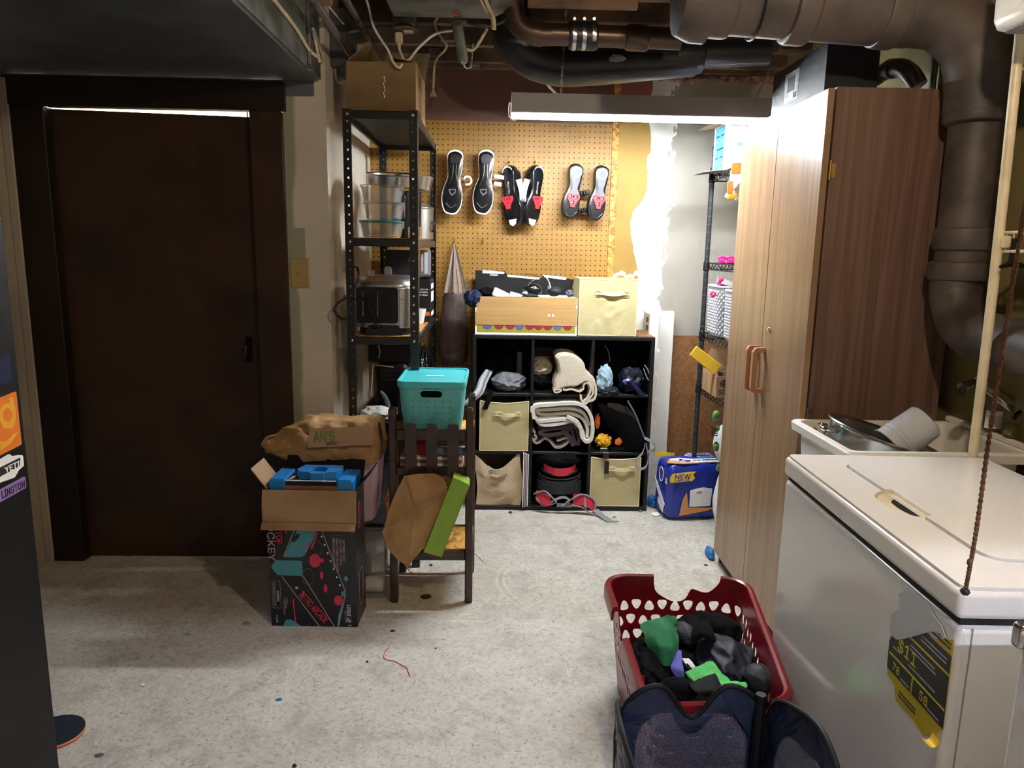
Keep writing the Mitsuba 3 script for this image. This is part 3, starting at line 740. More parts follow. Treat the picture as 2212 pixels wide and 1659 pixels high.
# ================================================================== black metal rack with its goods
RX0, RX1, RY0, RY1, RTOP = -0.612, -0.315, 3.08, 4.04, 1.935
k = thing('metal_rack', 'black boltless metal shelving rack with perforated posts beside the pegboard', 'shelf rack')
def rack_post(sx, sy):
    "angle iron with two punched flanges; sx, sy: which way the flanges point"
    w, t = 0.034, 0.0022
    holes = []
    z, i = RTOP - 0.048, 0
    while z > 0.03:
        c = Point(w * 0.55, z)
        holes.append(c.buffer(0.0042, quad_segs=2) if i % 3 else sbox(w * 0.55 - 0.004, z - 0.004, w * 0.55 + 0.004, z + 0.004))
        z -= 0.0362; i += 1
    pl = Polygon([(0, 0), (w, 0), (w, RTOP), (0, RTOP)]).difference(union_all(holes))
    fx = prism(pl, t, XZ)                                # flange along x
    fy = prism(pl, t, YZ)                                # flange along y
    m = join(fx, fy)
    return tf(m, mtx(x=(sx, 0, 0), y=(0, sy, 0)))
for x, sx in ((RX0, 1), (RX1, -1)):
    for y, sy in ((RY0, 1), (RY1, -1)):
        part(k, 'post', mv(rack_post(sx, sy), x, y, 0), 'rackblack', smooth=False)
SHELF = [1.934, 1.436, 1.030, 0.655, 0.20]
for i, z in enumerate(SHELF):
    b = [bx(RX0 + 0.003, RX1 - 0.003, yy - 0.006, yy + 0.006, z - 0.036, z - 0.003, 0.003) for yy in (RY0 + 0.009, RY1 - 0.009)]
    b += [bx(xx - 0.006, xx + 0.006, RY0 + 0.016, RY1 - 0.016, z - 0.036, z - 0.003, 0.003) for xx in (RX0 + 0.009, RX1 - 0.009)]
    part(k, 'shelf_frame', join(b), 'rackblack', smooth=False)
    part(k, 'shelf_panel', bx(RX0 + 0.016, RX1 - 0.016, RY0 + 0.016, RY1 - 0.016, z - 0.014, z - 0.001), 'osb' if i in (1, 2) else 'charcoal', 'chipboard panel' if i in (1, 2) else None, False)
    for xx in (RX0 + 0.019, RX1 - 0.019):
        part(k, 'bolt', tf(lathe([(0, 0), (0.0072, 0), (0.006, 0.003), (0, 0.004)], 12), mtx((xx, RY0 - 0.0025, z - 0.018), (1, 0, 0), (0, 0, 1), (0, -1, 0))), 'steel')
    part(k, 'bolt', tf(lathe([(0, 0), (0.0072, 0), (0.006, 0.003), (0, 0.004)], 12), mtx((RX1 + 0.0025, RY1 - 0.019, z - 0.018), (0, 1, 0), (0, 0, 1), (1, 0, 0))), 'steel')


def open_box(k, x0, x1, y0, y1, z0, z1, m, t=0.004, name='body'):
    b = [bx(x0, x1, y0, y0 + t, z0, z1), bx(x0, x1, y1 - t, y1, z0, z1), bx(x0, x0 + t, y0 + t, y1 - t, z0, z1), bx(x1 - t, x1, y0 + t, y1 - t, z0, z1), bx(x0 + t, x1 - t, y0 + t, y1 - t, z0, z0 + t)]
    return part(k, name, join(b), m, smooth=False)


def flap(k, a, b, d, m, t=0.003, name='flap', bend=0.0):
    "flap hinged on the edge a-b, reaching out by the vector d"
    a, b, d = (np.array(v, float) for v in (a, b, d))
    P = np.array([[a + (b - a) * s + d * u + np.array([0, 0, bend]) * u * u for u in np.linspace(0, 1, 5)] for s in (0, .5, 1)])
    return part(k, name, sheet(P, t), m, smooth=60)
# carton on top
k = thing('cardboard_box', 'brown cardboard box with loose top flaps on top of the black metal rack', 'box')
z0 = RTOP
X0, X1, Y0, Y1, Z1 = -0.604, -0.325, 3.13, 3.52, 2.125
part(k, 'body', bx(X0, X1, Y0, Y1, z0 + 0.001, Z1, 0.002), 'dimcard', smooth=False)
flap(k, (X0, Y1, Z1), (X1, Y1, Z1), (0.03, -0.08, 0.11), 'dimcard')
flap(k, (X0 + 0.005, Y0, Z1), (X0 + 0.005, Y1, Z1), (0.09, 0, 0.075), 'dimcard')
flap(k, (X1, Y0, Z1), (X1, Y1, Z1), (-0.10, 0.0, 0.02), 'dimcard')
part(k, 'tape', bx(-0.485, -0.435, Y0 - 0.0012, Y0, z0 + 0.003, Z1), 'dimcard', smooth=False)
part(k, 'tear', join([blob((-0.452 + 0.003 * math.sin(i * 2.1), Y0 - 0.002, 2.065 - 0.012 * i), (0.0022, 0.0015, 0.006), i, 0.4, 2, 1) for i in range(7)]), 'white', 'torn white edge')
part(k, 'label', bx(X1, X1 + 0.001, 3.20, 3.34, 1.96, 2.05), 'kraft', smooth=False)
# glass food containers
gz = SHELF[1]
for i, (xx, yy, z, w, d, h) in enumerate(((-0.485, 3.25, gz, 0.085, 0.115, 0.060), (-0.475, 3.24, gz + 0.072, 0.078, 0.105, 0.064), (-0.482, 3.245, gz + 0.138, 0.082, 0.11, 0.066))):
    lab = ['glass food container with a teal lid, lowest of three on the second rack shelf', 'glass food container with a clear lid, middle of the stack of three', 'glass food container, top of the stack of three under the baking pan'][i]
    k = thing('glass_container', lab, 'food container', 'glass containers stacked on the rack')
    with frame(mtx((xx, yy, z + 0.0005))):
        part(k, 'bowl', lathe([(0, 0.002), (0.78, 0.002), (0.86, 0.008), (0.96, h - 0.006), (1.0, h), (0.93, h), (0.83, 0.012), (0, 0.006)], 44, w, d, 6.0), 'glass')
        part(k, 'lid', lathe([(0, h + 0.001), (1.01, h + 0.001), (1.03, h + 0.004), (1.0, h + 0.010), (0.9, h + 0.008), (0, h + 0.008)], 44, w, d, 6.0), 'tealglass' if i == 0 else 'clearbin')
        part(k, 'clip', join(bx(w * 1.02, w * 1.02 + 0.004, -0.035, 0.035, h - 0.02, h + 0.012, 0.001), bx(w * 0.99, w * 1.04, -0.035, 0.035, h + 0.0085, h + 0.0125, 0.001)), 'clearbin')
ztop = gz + 0.138 + 0.066 + 0.012
# cake pans leaning on top
k = thing('cake_pan', 'shiny round cake pan resting tilted on the glass containers', 'pan', None)
with frame(mtx((-0.455, 3.33, ztop + 0.006)) @ rot((1, 0.25, 0), 9)):
    part(k, 'pan', lathe([(0, 0.002), (0.098, 0.002), (0.103, 0.006), (0.108, 0.048), (0.112, 0.052), (0.110, 0.054), (0.105, 0.050), (0.100, 0.007), (0, 0.005)], 48), 'steel')
k = thing('cake_pan', 'second aluminium cake pan behind the first, nearer the stock pot', 'pan', None)
with frame(mtx((-0.392, 3.66, gz + 0.232)) @ rot((0, 1, 0), 6)):
    part(k, 'pan', lathe([(0, 0.002), (0.075, 0.002), (0.080, 0.006), (0.086, 0.066), (0.090, 0.070), (0.087, 0.071), (0.083, 0.066), (0.076, 0.007), (0, 0.005)], 48), 'steel')
k = thing('black_pan', 'black pan with a dark handle between the glass containers and the stock pot', 'pan')
with frame(mtx((-0.425, 3.62, gz + 0.0005))):
    part(k, 'pan', lathe([(0, 0), (0.065, 0), (0.07, 0.006), (0.072, 0.215), (0.075, 0.22), (0.07, 0.22), (0.064, 0.01), (0, 0.006)], 36), 'black_gloss')
    part(k, 'handle', tube([(0.0, -0.073, 0.19), (0.0, -0.12, 0.185), (0.005, -0.165, 0.15), (0.005, -0.17, 0.09)], 0.010, 10, 5), 'black')
k = thing('steel_bowl', 'low steel bowl peeking out beside the lowest glass container', 'bowl')
with frame(mtx((-0.362, 3.40, gz + 0.0005))):
    part(k, 'bowl', lathe([(0, 0), (0.026, 0), (0.03, 0.004), (0.032, 0.05), (0.033, 0.052), (0.03, 0.05), (0.027, 0.006), (0, 0.004)], 32), 'steel')
k = thing('stock_pot', 'tall stainless stock pot with a glass lid at the right of the rack shelf', 'pot')
with frame(mtx((-0.398, 3.885, gz + 0.0005))):
    part(k, 'pot', lathe([(0, 0), (0.070, 0), (0.078, 0.006), (0.080, 0.150), (0.083, 0.156), (0.079, 0.156), (0.075, 0.01), (0, 0.006)], 48), 'steel_brush')
    part(k, 'lid', lathe([(0.081, 0.158), (0.083, 0.162), (0.07, 0.170), (0.03, 0.185), (0, 0.188)], 40), 'glass')
    part(k, 'rim', lathe([(0.078, 0.1565), (0.085, 0.1565), (0.085, 0.163), (0.080, 0.165)], 40), 'steel')
    part(k, 'knob', lathe([(0, 0.189), (0.008, 0.189), (0.007, 0.20), (0.014, 0.208), (0.010, 0.214), (0, 0.215)], 18), 'black_gloss')
    part(k, 'handle', tube([(0.079, -0.02, 0.09), (0.084, -0.03, 0.085), (0.084, -0.035, 0.05), (0.079, -0.025, 0.045)], 0.006, 8, 4), 'black_gloss')
# deep fryer
fz = SHELF[2]
k = thing('deep_fryer', 'stainless deep fryer with a black louvred back on the middle rack shelf', 'deep fryer')
with frame(mtx((-0.468, 3.285, fz + 0.0005))):
    part(k, 'body', lathe([(0, 0.03), (0.98, 0.03), (1.0, 0.04), (1.0, 0.195), (0.99, 0.200), (0, 0.200)], 64, 0.128, 0.165, 5.0), 'steel_brush', smooth=50)
    part(k, 'base', lathe([(0, 0), (0.88, 0), (0.9, 0.03), (0, 0.03)], 48, 0.128, 0.165, 5.0), 'black')
    part(k, 'lid', lathe([(0, 0.2005), (0.985, 0.2005), (1.0, 0.206), (0.97, 0.222), (0.80, 0.244), (0, 0.250)], 64, 0.128, 0.165, 4.5), 'steel_brush', smooth=50)
    fr = lambda x0, x1, z0, z1: [(x0, z0), (x1, z0), (x1, z1), (x0, z1)]
    part(k, 'panel', prism(affinity.translate(rrect(0.175, 0.150, 0.012), -0.024, 0.125), 0.006, XZ @ mtx((0, 0, 0.162))), 'black', 'black back panel', False)
    part(k, 'panel_frame', prism(affinity.translate(rrect(0.135, 0.108, 0.008).difference(rrect(0.127, 0.100, 0.006)), -0.02, 0.130), 0.003, XZ @ mtx((0, 0, 0.1682))), 'charcoal', smooth=False)
    for i in range(10):
        for xx, w in ((-0.052, 0.052), (0.011, 0.058)):
            part(k, 'louvre', bx(xx - w / 2, xx + w / 2, -0.1725, -0.1685, 0.088 + i * 0.0093, 0.0925 + i * 0.0093, 0.001), 'charcoal', smooth=False)
    for i in range(11):
        for xx in (-0.083, -0.0215):
            part(k, 'rivet', bx(xx - 0.002, xx + 0.002, -0.1715, -0.1690, 0.085 + i * 0.0092, 0.0885 + i * 0.0092), 'steel', smooth=False)
    part(k, 'foot_arch', prism(LineString([(-0.07, 0.004), (-0.055, 0.035), (0.06, 0.035), (0.075, 0.004)]).buffer(0.008).union(Polygon([(-0.07, 0), (-0.055, 0.035), (0.06, 0.035), (0.075, 0)])).intersection(sbox(-0.2, 0.0005, 0.2, 0.2)), 0.006, XZ @ mtx((0, 0, 0.166))), 'black_gloss', smooth=False)
    part(k, 'knob', lathe([(0, 0.250), (0.016, 0.250), (0.018, 0.266), (0.013, 0.282), (0, 0.285)], 24), 'glass', 'clear plastic knob')
    part(k, 'steam_cap', tf(lathe([(0.013, 0), (0.015, 0), (0.015, 0.022), (0.013, 0.022)], 24), mtx((-0.066, -0.05, 0.246))), 'glass')
    part(k, 'seam', tube([(0.068, -0.1655, 0.198), (0.068, -0.1655, 0.04)], 0.0015, 6), 'chrome')
    part(k, 'vent_mark', bx(0.072, 0.095, -0.1655, -0.1635, 0.150, 0.153, 0.001), 'chrome', smooth=False)
y = RY0 - 0.012
q = [Yp(a, b, yy) for a, b, yy in ((753, 580, 3.20), (770, 577, 3.10), (774, 600, y), (758, 634, y), (730, 655, y), (722, 668, y), (729, 682, y), (748, 688, y), (757, 656, y), (775, 644, y), (790, 652, y), (803, 682, y), (812, 700, y), (818, 709, y + 0.02), (806, 708, 3.11))]
part('deep_fryer', 'power_cord', tube(np.array(q), 0.0046, 8, 5), 'black_gloss', 'black looping power cord')
part('deep_fryer', 'plug', tube([Yp(803, 702, 3.09), Yp(818, 709, 3.09)], [0.006, 0.010], 10), 'black')
# boxes behind the fryer
def plainbox(name, label, x0, x1, y0, y1, z0, z1, m, group=None):
    k = thing(name, label, 'box', group); part(k, 'carton', bx(x0, x1, y0, y1, z0, z1, 0.002), m, smooth=False); return k
k = plainbox('appliance_box', 'matt black carton with a faint round emblem standing behind the deep fryer', -0.50, -0.368, 3.49, 3.66, fz + 0.0005, fz + 0.355, 'charcoal')
part(k, 'emblem', tf(lathe([(0.012, 0), (0.015, 0.001), (0.012, 0.0012), (0.005, 0.001), (0.004, 0)], 20), mtx((-0.388, 3.4895, fz + 0.312), (1, 0, 0), (0, 0, 1), (0, -1, 0))), 'midgrey')
k = plainbox('saucepan_box', 'black printed saucepan carton with white text and an orange stripe on the rack', -0.430, -0.318, 3.70, 3.90, fz + 0.0005, fz + 0.215, 'printblack')
FRONT = lambda x, y, z: mtx((x, y, z), (1, 0, 0), (0, 0, 1), (0, -1, 0))
SIDE = lambda x, y, z: mtx((x, y, z), (0, 1, 0), (0, 0, 1), (1, 0, 0))
for i, s in enumerate(('2 QT/1.9 L/16 cm', 'Covered Saucepan', 'Double Boiler Insert')):
    part(k, 'text', lettering(s, 0.0085, FRONT(-0.424, 3.6994, fz + 0.160 - 0.014 * i), 0.092), 'white', 'white printed line', False)
part(k, 'stripe', bx(-0.428, -0.322, 3.6985, 3.6995, fz + 0.032, fz + 0.052), 'orange', 'orange stripe', False)
for a, b, c in ((3.73, 0.165, 0.19), (3.73, 0.10, 0.15), (3.73, 0.03, 0.05)):
    part(k, 'side_label', bx(-0.3175, -0.3165, a, a + 0.14, fz + b, fz + c), 'white', 'white panel on the side', False)
part(k, 'flap', sheet(np.array([[(-0.43, yy, fz + 0.217), (-0.37, yy, fz + 0.219), (-0.318, yy, fz + 0.226)] for yy in (3.70, 3.80, 3.90)]), 0.002), 'printblack', smooth=60)
k = plainbox('grey_box', 'slim grey printed carton on top of the saucepan box', -0.372, -0.330, 3.74, 3.88, fz + 0.229, fz + 0.355, 'midgrey')
part(k, 'print', bx(-0.352, -0.334, 3.7385, 3.7395, fz + 0.24, fz + 0.345), 'lightgrey', smooth=False)
part(k, 'print', bx(-0.368, -0.357, 3.7385, 3.7395, fz + 0.25, fz + 0.335), 'palepink', smooth=False)
k = thing('white_bowl', 'white enamel bowl beside the saucepan carton on the rack', 'bowl')
with frame(mtx((-0.372, 3.60, fz + 0.0005))):
    part(k, 'bowl', lathe([(0, 0), (0.025, 0), (0.028, 0.004), (0.042, 0.075), (0.040, 0.075), (0.025, 0.008), (0, 0.006)], 32), 'white_plastic')
# lower shelf
lz = SHELF[3]
k = thing('black_bag', 'black bag with pale piping on the lower rack shelf', 'bag')
part(k, 'body', rbx(-0.540, -0.39, 3.34, 3.62, lz + 0.001, lz + 0.22, 0.03), 'black')
part(k, 'pocket', rbx(-0.525, -0.40, 3.325, 3.345, lz + 0.02, lz + 0.15, 0.008), 'black_matte')
part(k, 'piping', tube(np.array([Yp(a, b, 3.325) for a, b in ((800, 855), (804, 825), (806, 790), (815, 789), (850, 793))]), 0.003, 6, 4), 'cable', 'pale piping')
part(k, 'zip', bx(-0.50, -0.42, 3.333, 3.338, lz + 0.185, lz + 0.190), 'charcoal', smooth=False)
k = plainbox('black_box', 'flat black box lying on top of the black bag under the fryer shelf', -0.575, -0.37, 3.36, 3.75, lz + 0.222, lz + 0.300, 'black')
solo('white_string', 'thin white string hanging under the fryer shelf', 'string', tube(np.array([Yp(a, b, 3.30) for a, b in ((817, 745), (821, 760), (818, 775))]), 0.002, 6, 4), 'cable')
k = thing('pan_handle', 'frying pan with a grey curved handle on the lower rack shelf', 'pan')
part(k, 'handle', tube(np.array([Yp(a, b, 3.20) for a, b in ((822, 845), (830, 855), (838, 872), (842, 890))]), [0.006, 0.009, 0.010, 0.009], 10, 5), 'midgrey')
part(k, 'pan', tf(lathe([(0, 0), (0.06, 0), (0.075, 0.03), (0.072, 0.03), (0.058, 0.004), (0, 0.004)], 32), mtx((-0.40, 3.20, lz + 0.002))), 'black')

m = blob((-0.505, 3.17, lz + 0.026), (0.078, 0.07, 0.03), 21, 0.3, 2.2, 4, lz + 0.001, 0.35)
solo('white_cloth', 'crumpled white cloth on the lower rack shelf', 'cloth', m, 'cloth_white')
m = blob((-0.365, 3.88, lz + 0.12), (0.05, 0.12, 0.11), 33, 0.25, 2.0, 4, lz + 0.001, 0.6)
solo('plastic_bag', 'shiny black plastic bag stuffed on the right of the lower rack shelf', 'bag', m, 'black_gloss')
# ------------------------------------------------------------------ hooks, tote bag, shoes on the pegboard
def hook(px, py, label):
    q = Yp(px, py, YB - 0.002)
    k = solo('peg_hook', label, 'hook', tube(np.array([q + [0, 0.004, 0.006], q + [0, -0.012, 0.004], q + [0, -0.035, -0.006], q + [0, -0.046, 0.004], q + [0, -0.048, 0.02]]), 0.0028, 8, 4), 'brass', 'pegboard hooks')
    return q
hq = hook(982, 524, 'brass peg hook holding the brown tote bag')
hook(1043, 522, 'empty bent peg hook on the pegboard right of the tote bag strap')
k = thing('tote_bag', 'dark brown slouching tote bag hanging by its straps between rack and cube shelf', 'bag')
YT = 4.08
hk = hq + [0, -0.036, -0.001]
for (a, b, m, o) in ((962, 990, 'strap_taupe', 0.0), (984, 996, 'strap_taupe', -0.006), (972, 1008, 'cable_dark', 0.008)):
    for px in (a, b):
        e = Yp(px, 640, YT - 0.03 + o)
        t = hk + [0, o, -0.002]
        P = np.array([[t + (e - t) * s + np.array([w * 0.006 * (0.5 + s), 0, 0.002 * abs(w)]) for w in (-1, 0, 1)] for s in np.linspace(0, 1, 8)])
        part(k, 'strap', sheet(P, 0.002), m)
ring = lambda l, r, py, d, n=20: np.array([[Yp((l + r) / 2 + (r - l) / 2 * math.cos(t), py, YT)[0], YT - 0.02 + d * math.sin(t), Yp(980, py, YT)[2]] for t in np.linspace(0, 2 * np.pi, n, endpoint=False)])
prof = ((962, 1005, 632, .03), (955, 1008, 660, .045), (951, 1011, 700, .055), (948, 1012, 740, .06), (950, 1010, 770, .055), (958, 1002, 786, .03))
V = np.array([ring(*p) for p in prof]); nn = V.shape[1]
rng = np.random.default_rng(5)
V2 = np.concatenate([[V[0] + (V[1] - V[0]) * t for t in (0, .5)], [V[1] + (V[2] - V[1]) * t for t in (0, .5)], [V[2] + (V[3] - V[2]) * t for t in (0, .5)], [V[3] + (V[4] - V[3]) * t for t in (0, .5)], [V[4], V[5]]])
q = V2.reshape(-1, 3); nz = meshkit.fbm(q * 16, 3, 4) - 0.5
V2 = (q + np.stack([nz * 0.02, (meshkit.fbm(q * 14, 3, 8) - 0.5) * 0.06, 0 * nz], 1)).reshape(V2.shape)
f = []
for i in range(len(V2) - 1):
    for j in range(nn):
        l = (j + 1) % nn; f += [[i * nn + j, (i + 1) * nn + l, i * nn + l], [i * nn + j, (i + 1) * nn + j, (i + 1) * nn + l]]
vv = np.vstack([V2.reshape(-1, 3), V2[-1].mean(0)])
f += [[(len(V2) - 1) * nn + j, len(vv) - 1, (len(V2) - 1) * nn + (j + 1) % nn] for j in range(nn)]
part(k, 'body', (vv, np.array(f)), 'cloth_brown', smooth=60)


def outline(w1, w2, L, n=40, skew=0.0):
    "sole outline, heel up (v = L), toe down (v = 0): heel half width w1, ball half width w2"
    c = [(0, L), (w1 * .55, L * .982), (w1 * .90, L * .945), (w1, L * .885), (w1 * .92, L * .72), (w1 * .86 + skew * .3, L * .55), (w2 * .97 + skew, L * .36), (w2 + skew, L * .25), (w2 * .88 + skew, L * .12), (w2 * .5 + skew, L * .02), (skew * .7, 0),
         (-w2 * .55 + skew, L * .03), (-w2 * .92 + skew * .6, L * .14), (-w2 + skew * .6, L * .27), (-w2 * .9 + skew * .3, L * .42), (-w1 * .85, L * .58), (-w1 * .95, L * .75), (-w1, L * .885), (-w1 * .90, L * .945), (-w1 * .55, L * .982)]
    p = spline(np.array(c + [c[0]]), 3)[:-1]
    return p


def shoe(k, L, w1, w2, skew, upper, sole, edge=None, depth=0.075):
    "sole faces -z (towards the viewer in the shoe's own frame: x across, y heel up, z = away from the wall)"
    o = outline(w1, w2, L, skew=skew); c = np.array([skew * .4, L * .5])
    rings, zz = [], []
    def ringat(s, z, narrow=0.0):
        q = c + (o - c) * s; q[:, 0] = skew * .4 + (q[:, 0] - skew * .4) * (1 - narrow); return np.column_stack([q, np.full(len(q), z)])
    up = [ringat(1.0, -0.006), ringat(1.03, -0.02), ringat(1.02, -0.035, 0.03), ringat(.97, -0.055, .18), ringat(.88, -depth + 0.006, .42), ringat(.72, -depth, .62)]
    def loft(R):
        R = np.array(R); n = R.shape[1]; f = []
        for i in range(len(R) - 1):
            for j in range(n):
                l = (j + 1) % n; f += [[i * n + j, i * n + l, (i + 1) * n + l], [i * n + j, (i + 1) * n + l, (i + 1) * n + j]]
        v = np.vstack([R.reshape(-1, 3), R[0].mean(0), R[-1].mean(0)])
        for j in range(n):
            l = (j + 1) % n
            f += [[len(v) - 2, l, j], [len(v) - 1, (len(R) - 1) * n + j, (len(R) - 1) * n + l]]
        return v, np.array(f)[:, ::-1]
    part(k, 'upper', loft(up), upper, smooth=50)
    if edge: part(k, 'edge', loft([ringat(1.05, -0.012), ringat(1.055, -0.004), ringat(1.03, 0.001)][::-1]), edge, smooth=40)
    part(k, 'sole', loft([ringat(1.0, -0.006), ringat(1.0, 0.0), ringat(.93, 0.005), ringat(.5, 0.0065)][::-1]), sole, smooth=40)
    return o


def cleat(k, x, y, z, s=1.0, screws='chrome'):
    sh = Polygon([(-.031, .03), (.031, .03), (.033, .012), (.012, -.022), (.010, -.036), (-.010, -.036), (-.012, -.022), (-.033, .012)]).buffer(.002)
    holes = [sbox(-.024, .010, -.010, .024), sbox(.010, .010, .024, .024), sbox(-.005, .012, .005, .022), affinity.translate(rrect(.012, .018, .004), 0, -.014)]
    part(k, 'cleat', prism(affinity.scale(sh.difference(union_all(holes)), s, s, origin=(0, 0)), 0.010, mtx((x, y, z))), 'cleat', 'red three-hole cleat', False)
    for hx, hy in ((-.017, .017), (.017, .017), (0, -.014)):
        part(k, 'screw', tf(lathe([(0, 0), (.006, 0), (.005, .005), (0, .006)], 12), mtx((x + hx * s, y + hy * s, z - 0.003))), screws)


def hang(px, py_top, y, tilt=0.0, yaw=0.0):
    q = Yp(px, py_top, y)
    return mtx(q, (1, 0, 0), (0, 0, 1), (0, -1, 0)) @ rot((0, 0, 1), tilt) @ rot((0, 1, 0), yaw)
G = 'cycling shoes hung on the pegboard'
# pair A: pink and white with glossy black soles
for i, (px, tilt, lab) in enumerate(((984, -2.5, 'pink and white cycling shoe with black sole, leftmost on the pegboard'), (1051, -2.0, 'pink and white cycling shoe with black sole, second from the left'))):
    k = thing('cycling_shoe', lab, 'shoe', G)
    L = 0.325
    with frame(hang(px, 326, 4.075, tilt) @ mtx((0, -L, 0))):
        shoe(k, L, 0.040, 0.055, -0.010, 'shoe_pink', 'black_gloss', 'shoe_white')
        part(k, 'heel_pad', prism(affinity.translate(rrect(.052, .05, .02), 0, L - .042), 0.004, mtx((0, 0, 0.006))), 'shoe_black', smooth=False)
        for s in (-1, 1): part(k, 'sole_ridge', tube([(s * .008, L - .07, .0055), (s * .010, L * .60, .008), (s * .028, L * .45, .006)], 0.003, 6, 4), 'shoe_black')
        part(k, 'sole_groove', prism(Polygon([(-.028, .125), (.012, .13), (.012, .108), (-.008, .092), (-.020, .105)]).difference(Polygon([(-.022, .12), (.006, .124), (.006, .112), (-.008, .10)])), 0.0016, mtx((0, 0, 0.006))), 'shoe_grey', smooth=False)
        part(k, 'toe_line', tube([(-.040, .055, .006), (-.012, .03, .0075), (.018, .05, .0065)], 0.002, 6, 4), 'shoe_grey')
        ss = np.linspace(0, np.pi * 1.7, 16)
        if i == 0:
            part(k, 'strap', sheet(np.array([[(.052 + .022 * (1 - math.cos(t)) * .9, .185 + .018 * math.sin(t) - .01 * (t / 5), -.03 + w) for w in (-.014, 0, .014)] for t in ss]), .009), 'shoe_white', 'white strap curling out')
        else:
            for yy, ln in ((.200, .052), (.163, .040)):
                part(k, 'strap', sheet(np.array([[(.048 + ln * t, yy + w - .004 * t, -.025 - 0.01 * t * t) for w in (-.010, 0, .010)] for t in np.linspace(0, 1, 6)]), .003), 'shoe_white', 'white strap end')
# pair B: black with white panels, seen half from the side, red cleats
for i, (px, tilt, s, lab) in enumerate(((1100, 6, 1, 'black cycling shoe with white side panel and red cleat, third from the left'), (1160, -5, -1, 'black cycling shoe with white side panel and red cleat, fourth from the left'))):
    k = thing('cycling_shoe', lab, 'shoe', G)
    L = 0.315
    hook(px + (0 if i == 0 else -5), 352, ['brass peg hook holding the third shoe', 'brass peg hook holding the fourth shoe'][i])
    with frame(hang(px - 4 * s, 358, 4.10, tilt) @ mtx((0, -L, 0)) @ rot((0, 1, 0), -36 * s)):
        o = shoe(k, L, 0.038, 0.054, 0.010 * s, 'shoe_black', 'black_gloss', None, 0.095)
        with frame(mtx(x=(s, 0, 0), y=(0, 1, 0), z=(0, 0, 1))):
            part(k, 'side_panel', sheet(np.array([[(.037 + .013 * math.sin(math.pi * v) + .002 + .006 * v + (u * .010), .235 - .155 * v + .008 * u, -.012 - .036 * u * (1 - .25 * v)) for u in np.linspace(0, 1, 5)] for v in np.linspace(0, 1, 9)]), .003), 'shoe_white', 'white swoosh panel')
            part(k, 'panel_slit', tube([(.0545, .20, -.026), (.0590, .145, -.030), (.0625, .112, -.030), (.0610, .108, -.022), (.0585, .135, -.020)], 0.0025, 6, 4), 'black_gloss')
            part(k, 'buckle', bx(.050, .062, .115, .155, -.068, -.058, .003), 'chrome')
            part(k, 'strap', bx(.040, .064, .12, .15, -.075, -.062, .004), 'shoe_black')
            part(k, 'heel_cap', sheet(np.array([[(.034 * math.cos(t), L - .037 + .034 * math.sin(t) - w * 0.4, .004 + w * 0.12) for w in (0, .016)] for t in np.linspace(.5, 2.9, 10)]), .004), 'shoe_white', 'white heel patch')
            part(k, 'toe_cap', prism([(-.018, .030), (.034, .034), (.028, .008), (.008, -.004), (-.010, .004)], .003, mtx((0, 0, .0035))), 'shoe_white', 'white toe patch', False)
            cleat(k, -.010, .125, .006, .95, 'steel')
        part(k, 'sole_text', lettering('PELOTON', .009, mtx((-.004, .232, .0062), (0, -1, 0), (1, 0, 0)), .062), 'white', 'white lettering', False)
        part(k, 'bolt', cyl((-.004 * s, .168, .006), (-.004 * s, .168, .009), .004, 10), 'chrome')
# pair C: black with grey plates and red cleats
for i, (px, py, tilt, lab) in enumerate(((1247, 354, -5, 'black cycling shoe with grey plate and red cleat, second from the right'), (1303, 358, -5, 'black cycling shoe with grey plate and red cleat, rightmost on the pegboard'))):
    k = thing('cycling_shoe', lab, 'shoe', G)
    L = 0.288
    with frame(hang(px, py, 4.085, tilt) @ mtx((0, -L, 0)) @ rot((0, 1, 0), 10)):
        shoe(k, L, 0.038, 0.050, -0.010, 'shoe_black', 'shoe_black', None, 0.09)
        pl = np.array([(0.026, L - .03), (.022, L - .09), (.014, L * .56), (.026, L * .46), (-.026, L * .44), (-.014, L * .56), (-.020, L - .09), (-.026, L - .03), (0, L - .012)])
        part(k, 'sole_plate', prism(Polygon(spline(np.vstack([pl, pl[:1]]), 4)).buffer(0), .004, mtx((0, 0, .0045))), 'shoe_grey', 'grey sole plate', False)
        for s in (-1, 1): part(k, 'heel_pad', prism(Point(s * .002, L - .045).buffer(.027).difference(Point(-s * .004, L - .045).buffer(.024)), .005, mtx((0, 0, .006))), 'lightgrey', smooth=False)
        cleat(k, -.004, .098, .008, 1.0)
        part(k, 'toe_rim', tube([(-.05, .075, .004), (-.030, .02, .005), (.0, .012, .006), (.028, .04, .005)], .003, 6, 4), 'black_gloss')
        for yy in (.035, .13):
            sd = 1 if i == 0 else -1
            part(k, 'strap', rbx(sd * .046, sd * (.075 if i == 0 else .072), yy, yy + .026, -.055, -.030, .005), 'black_gloss')
            part(k, 'strap_end', bx(sd * .068, sd * .078, yy + .002, yy + .024, -.050, -.036, .002), 'cloth_navy' if i == 0 else 'shoe_black', smooth=False)
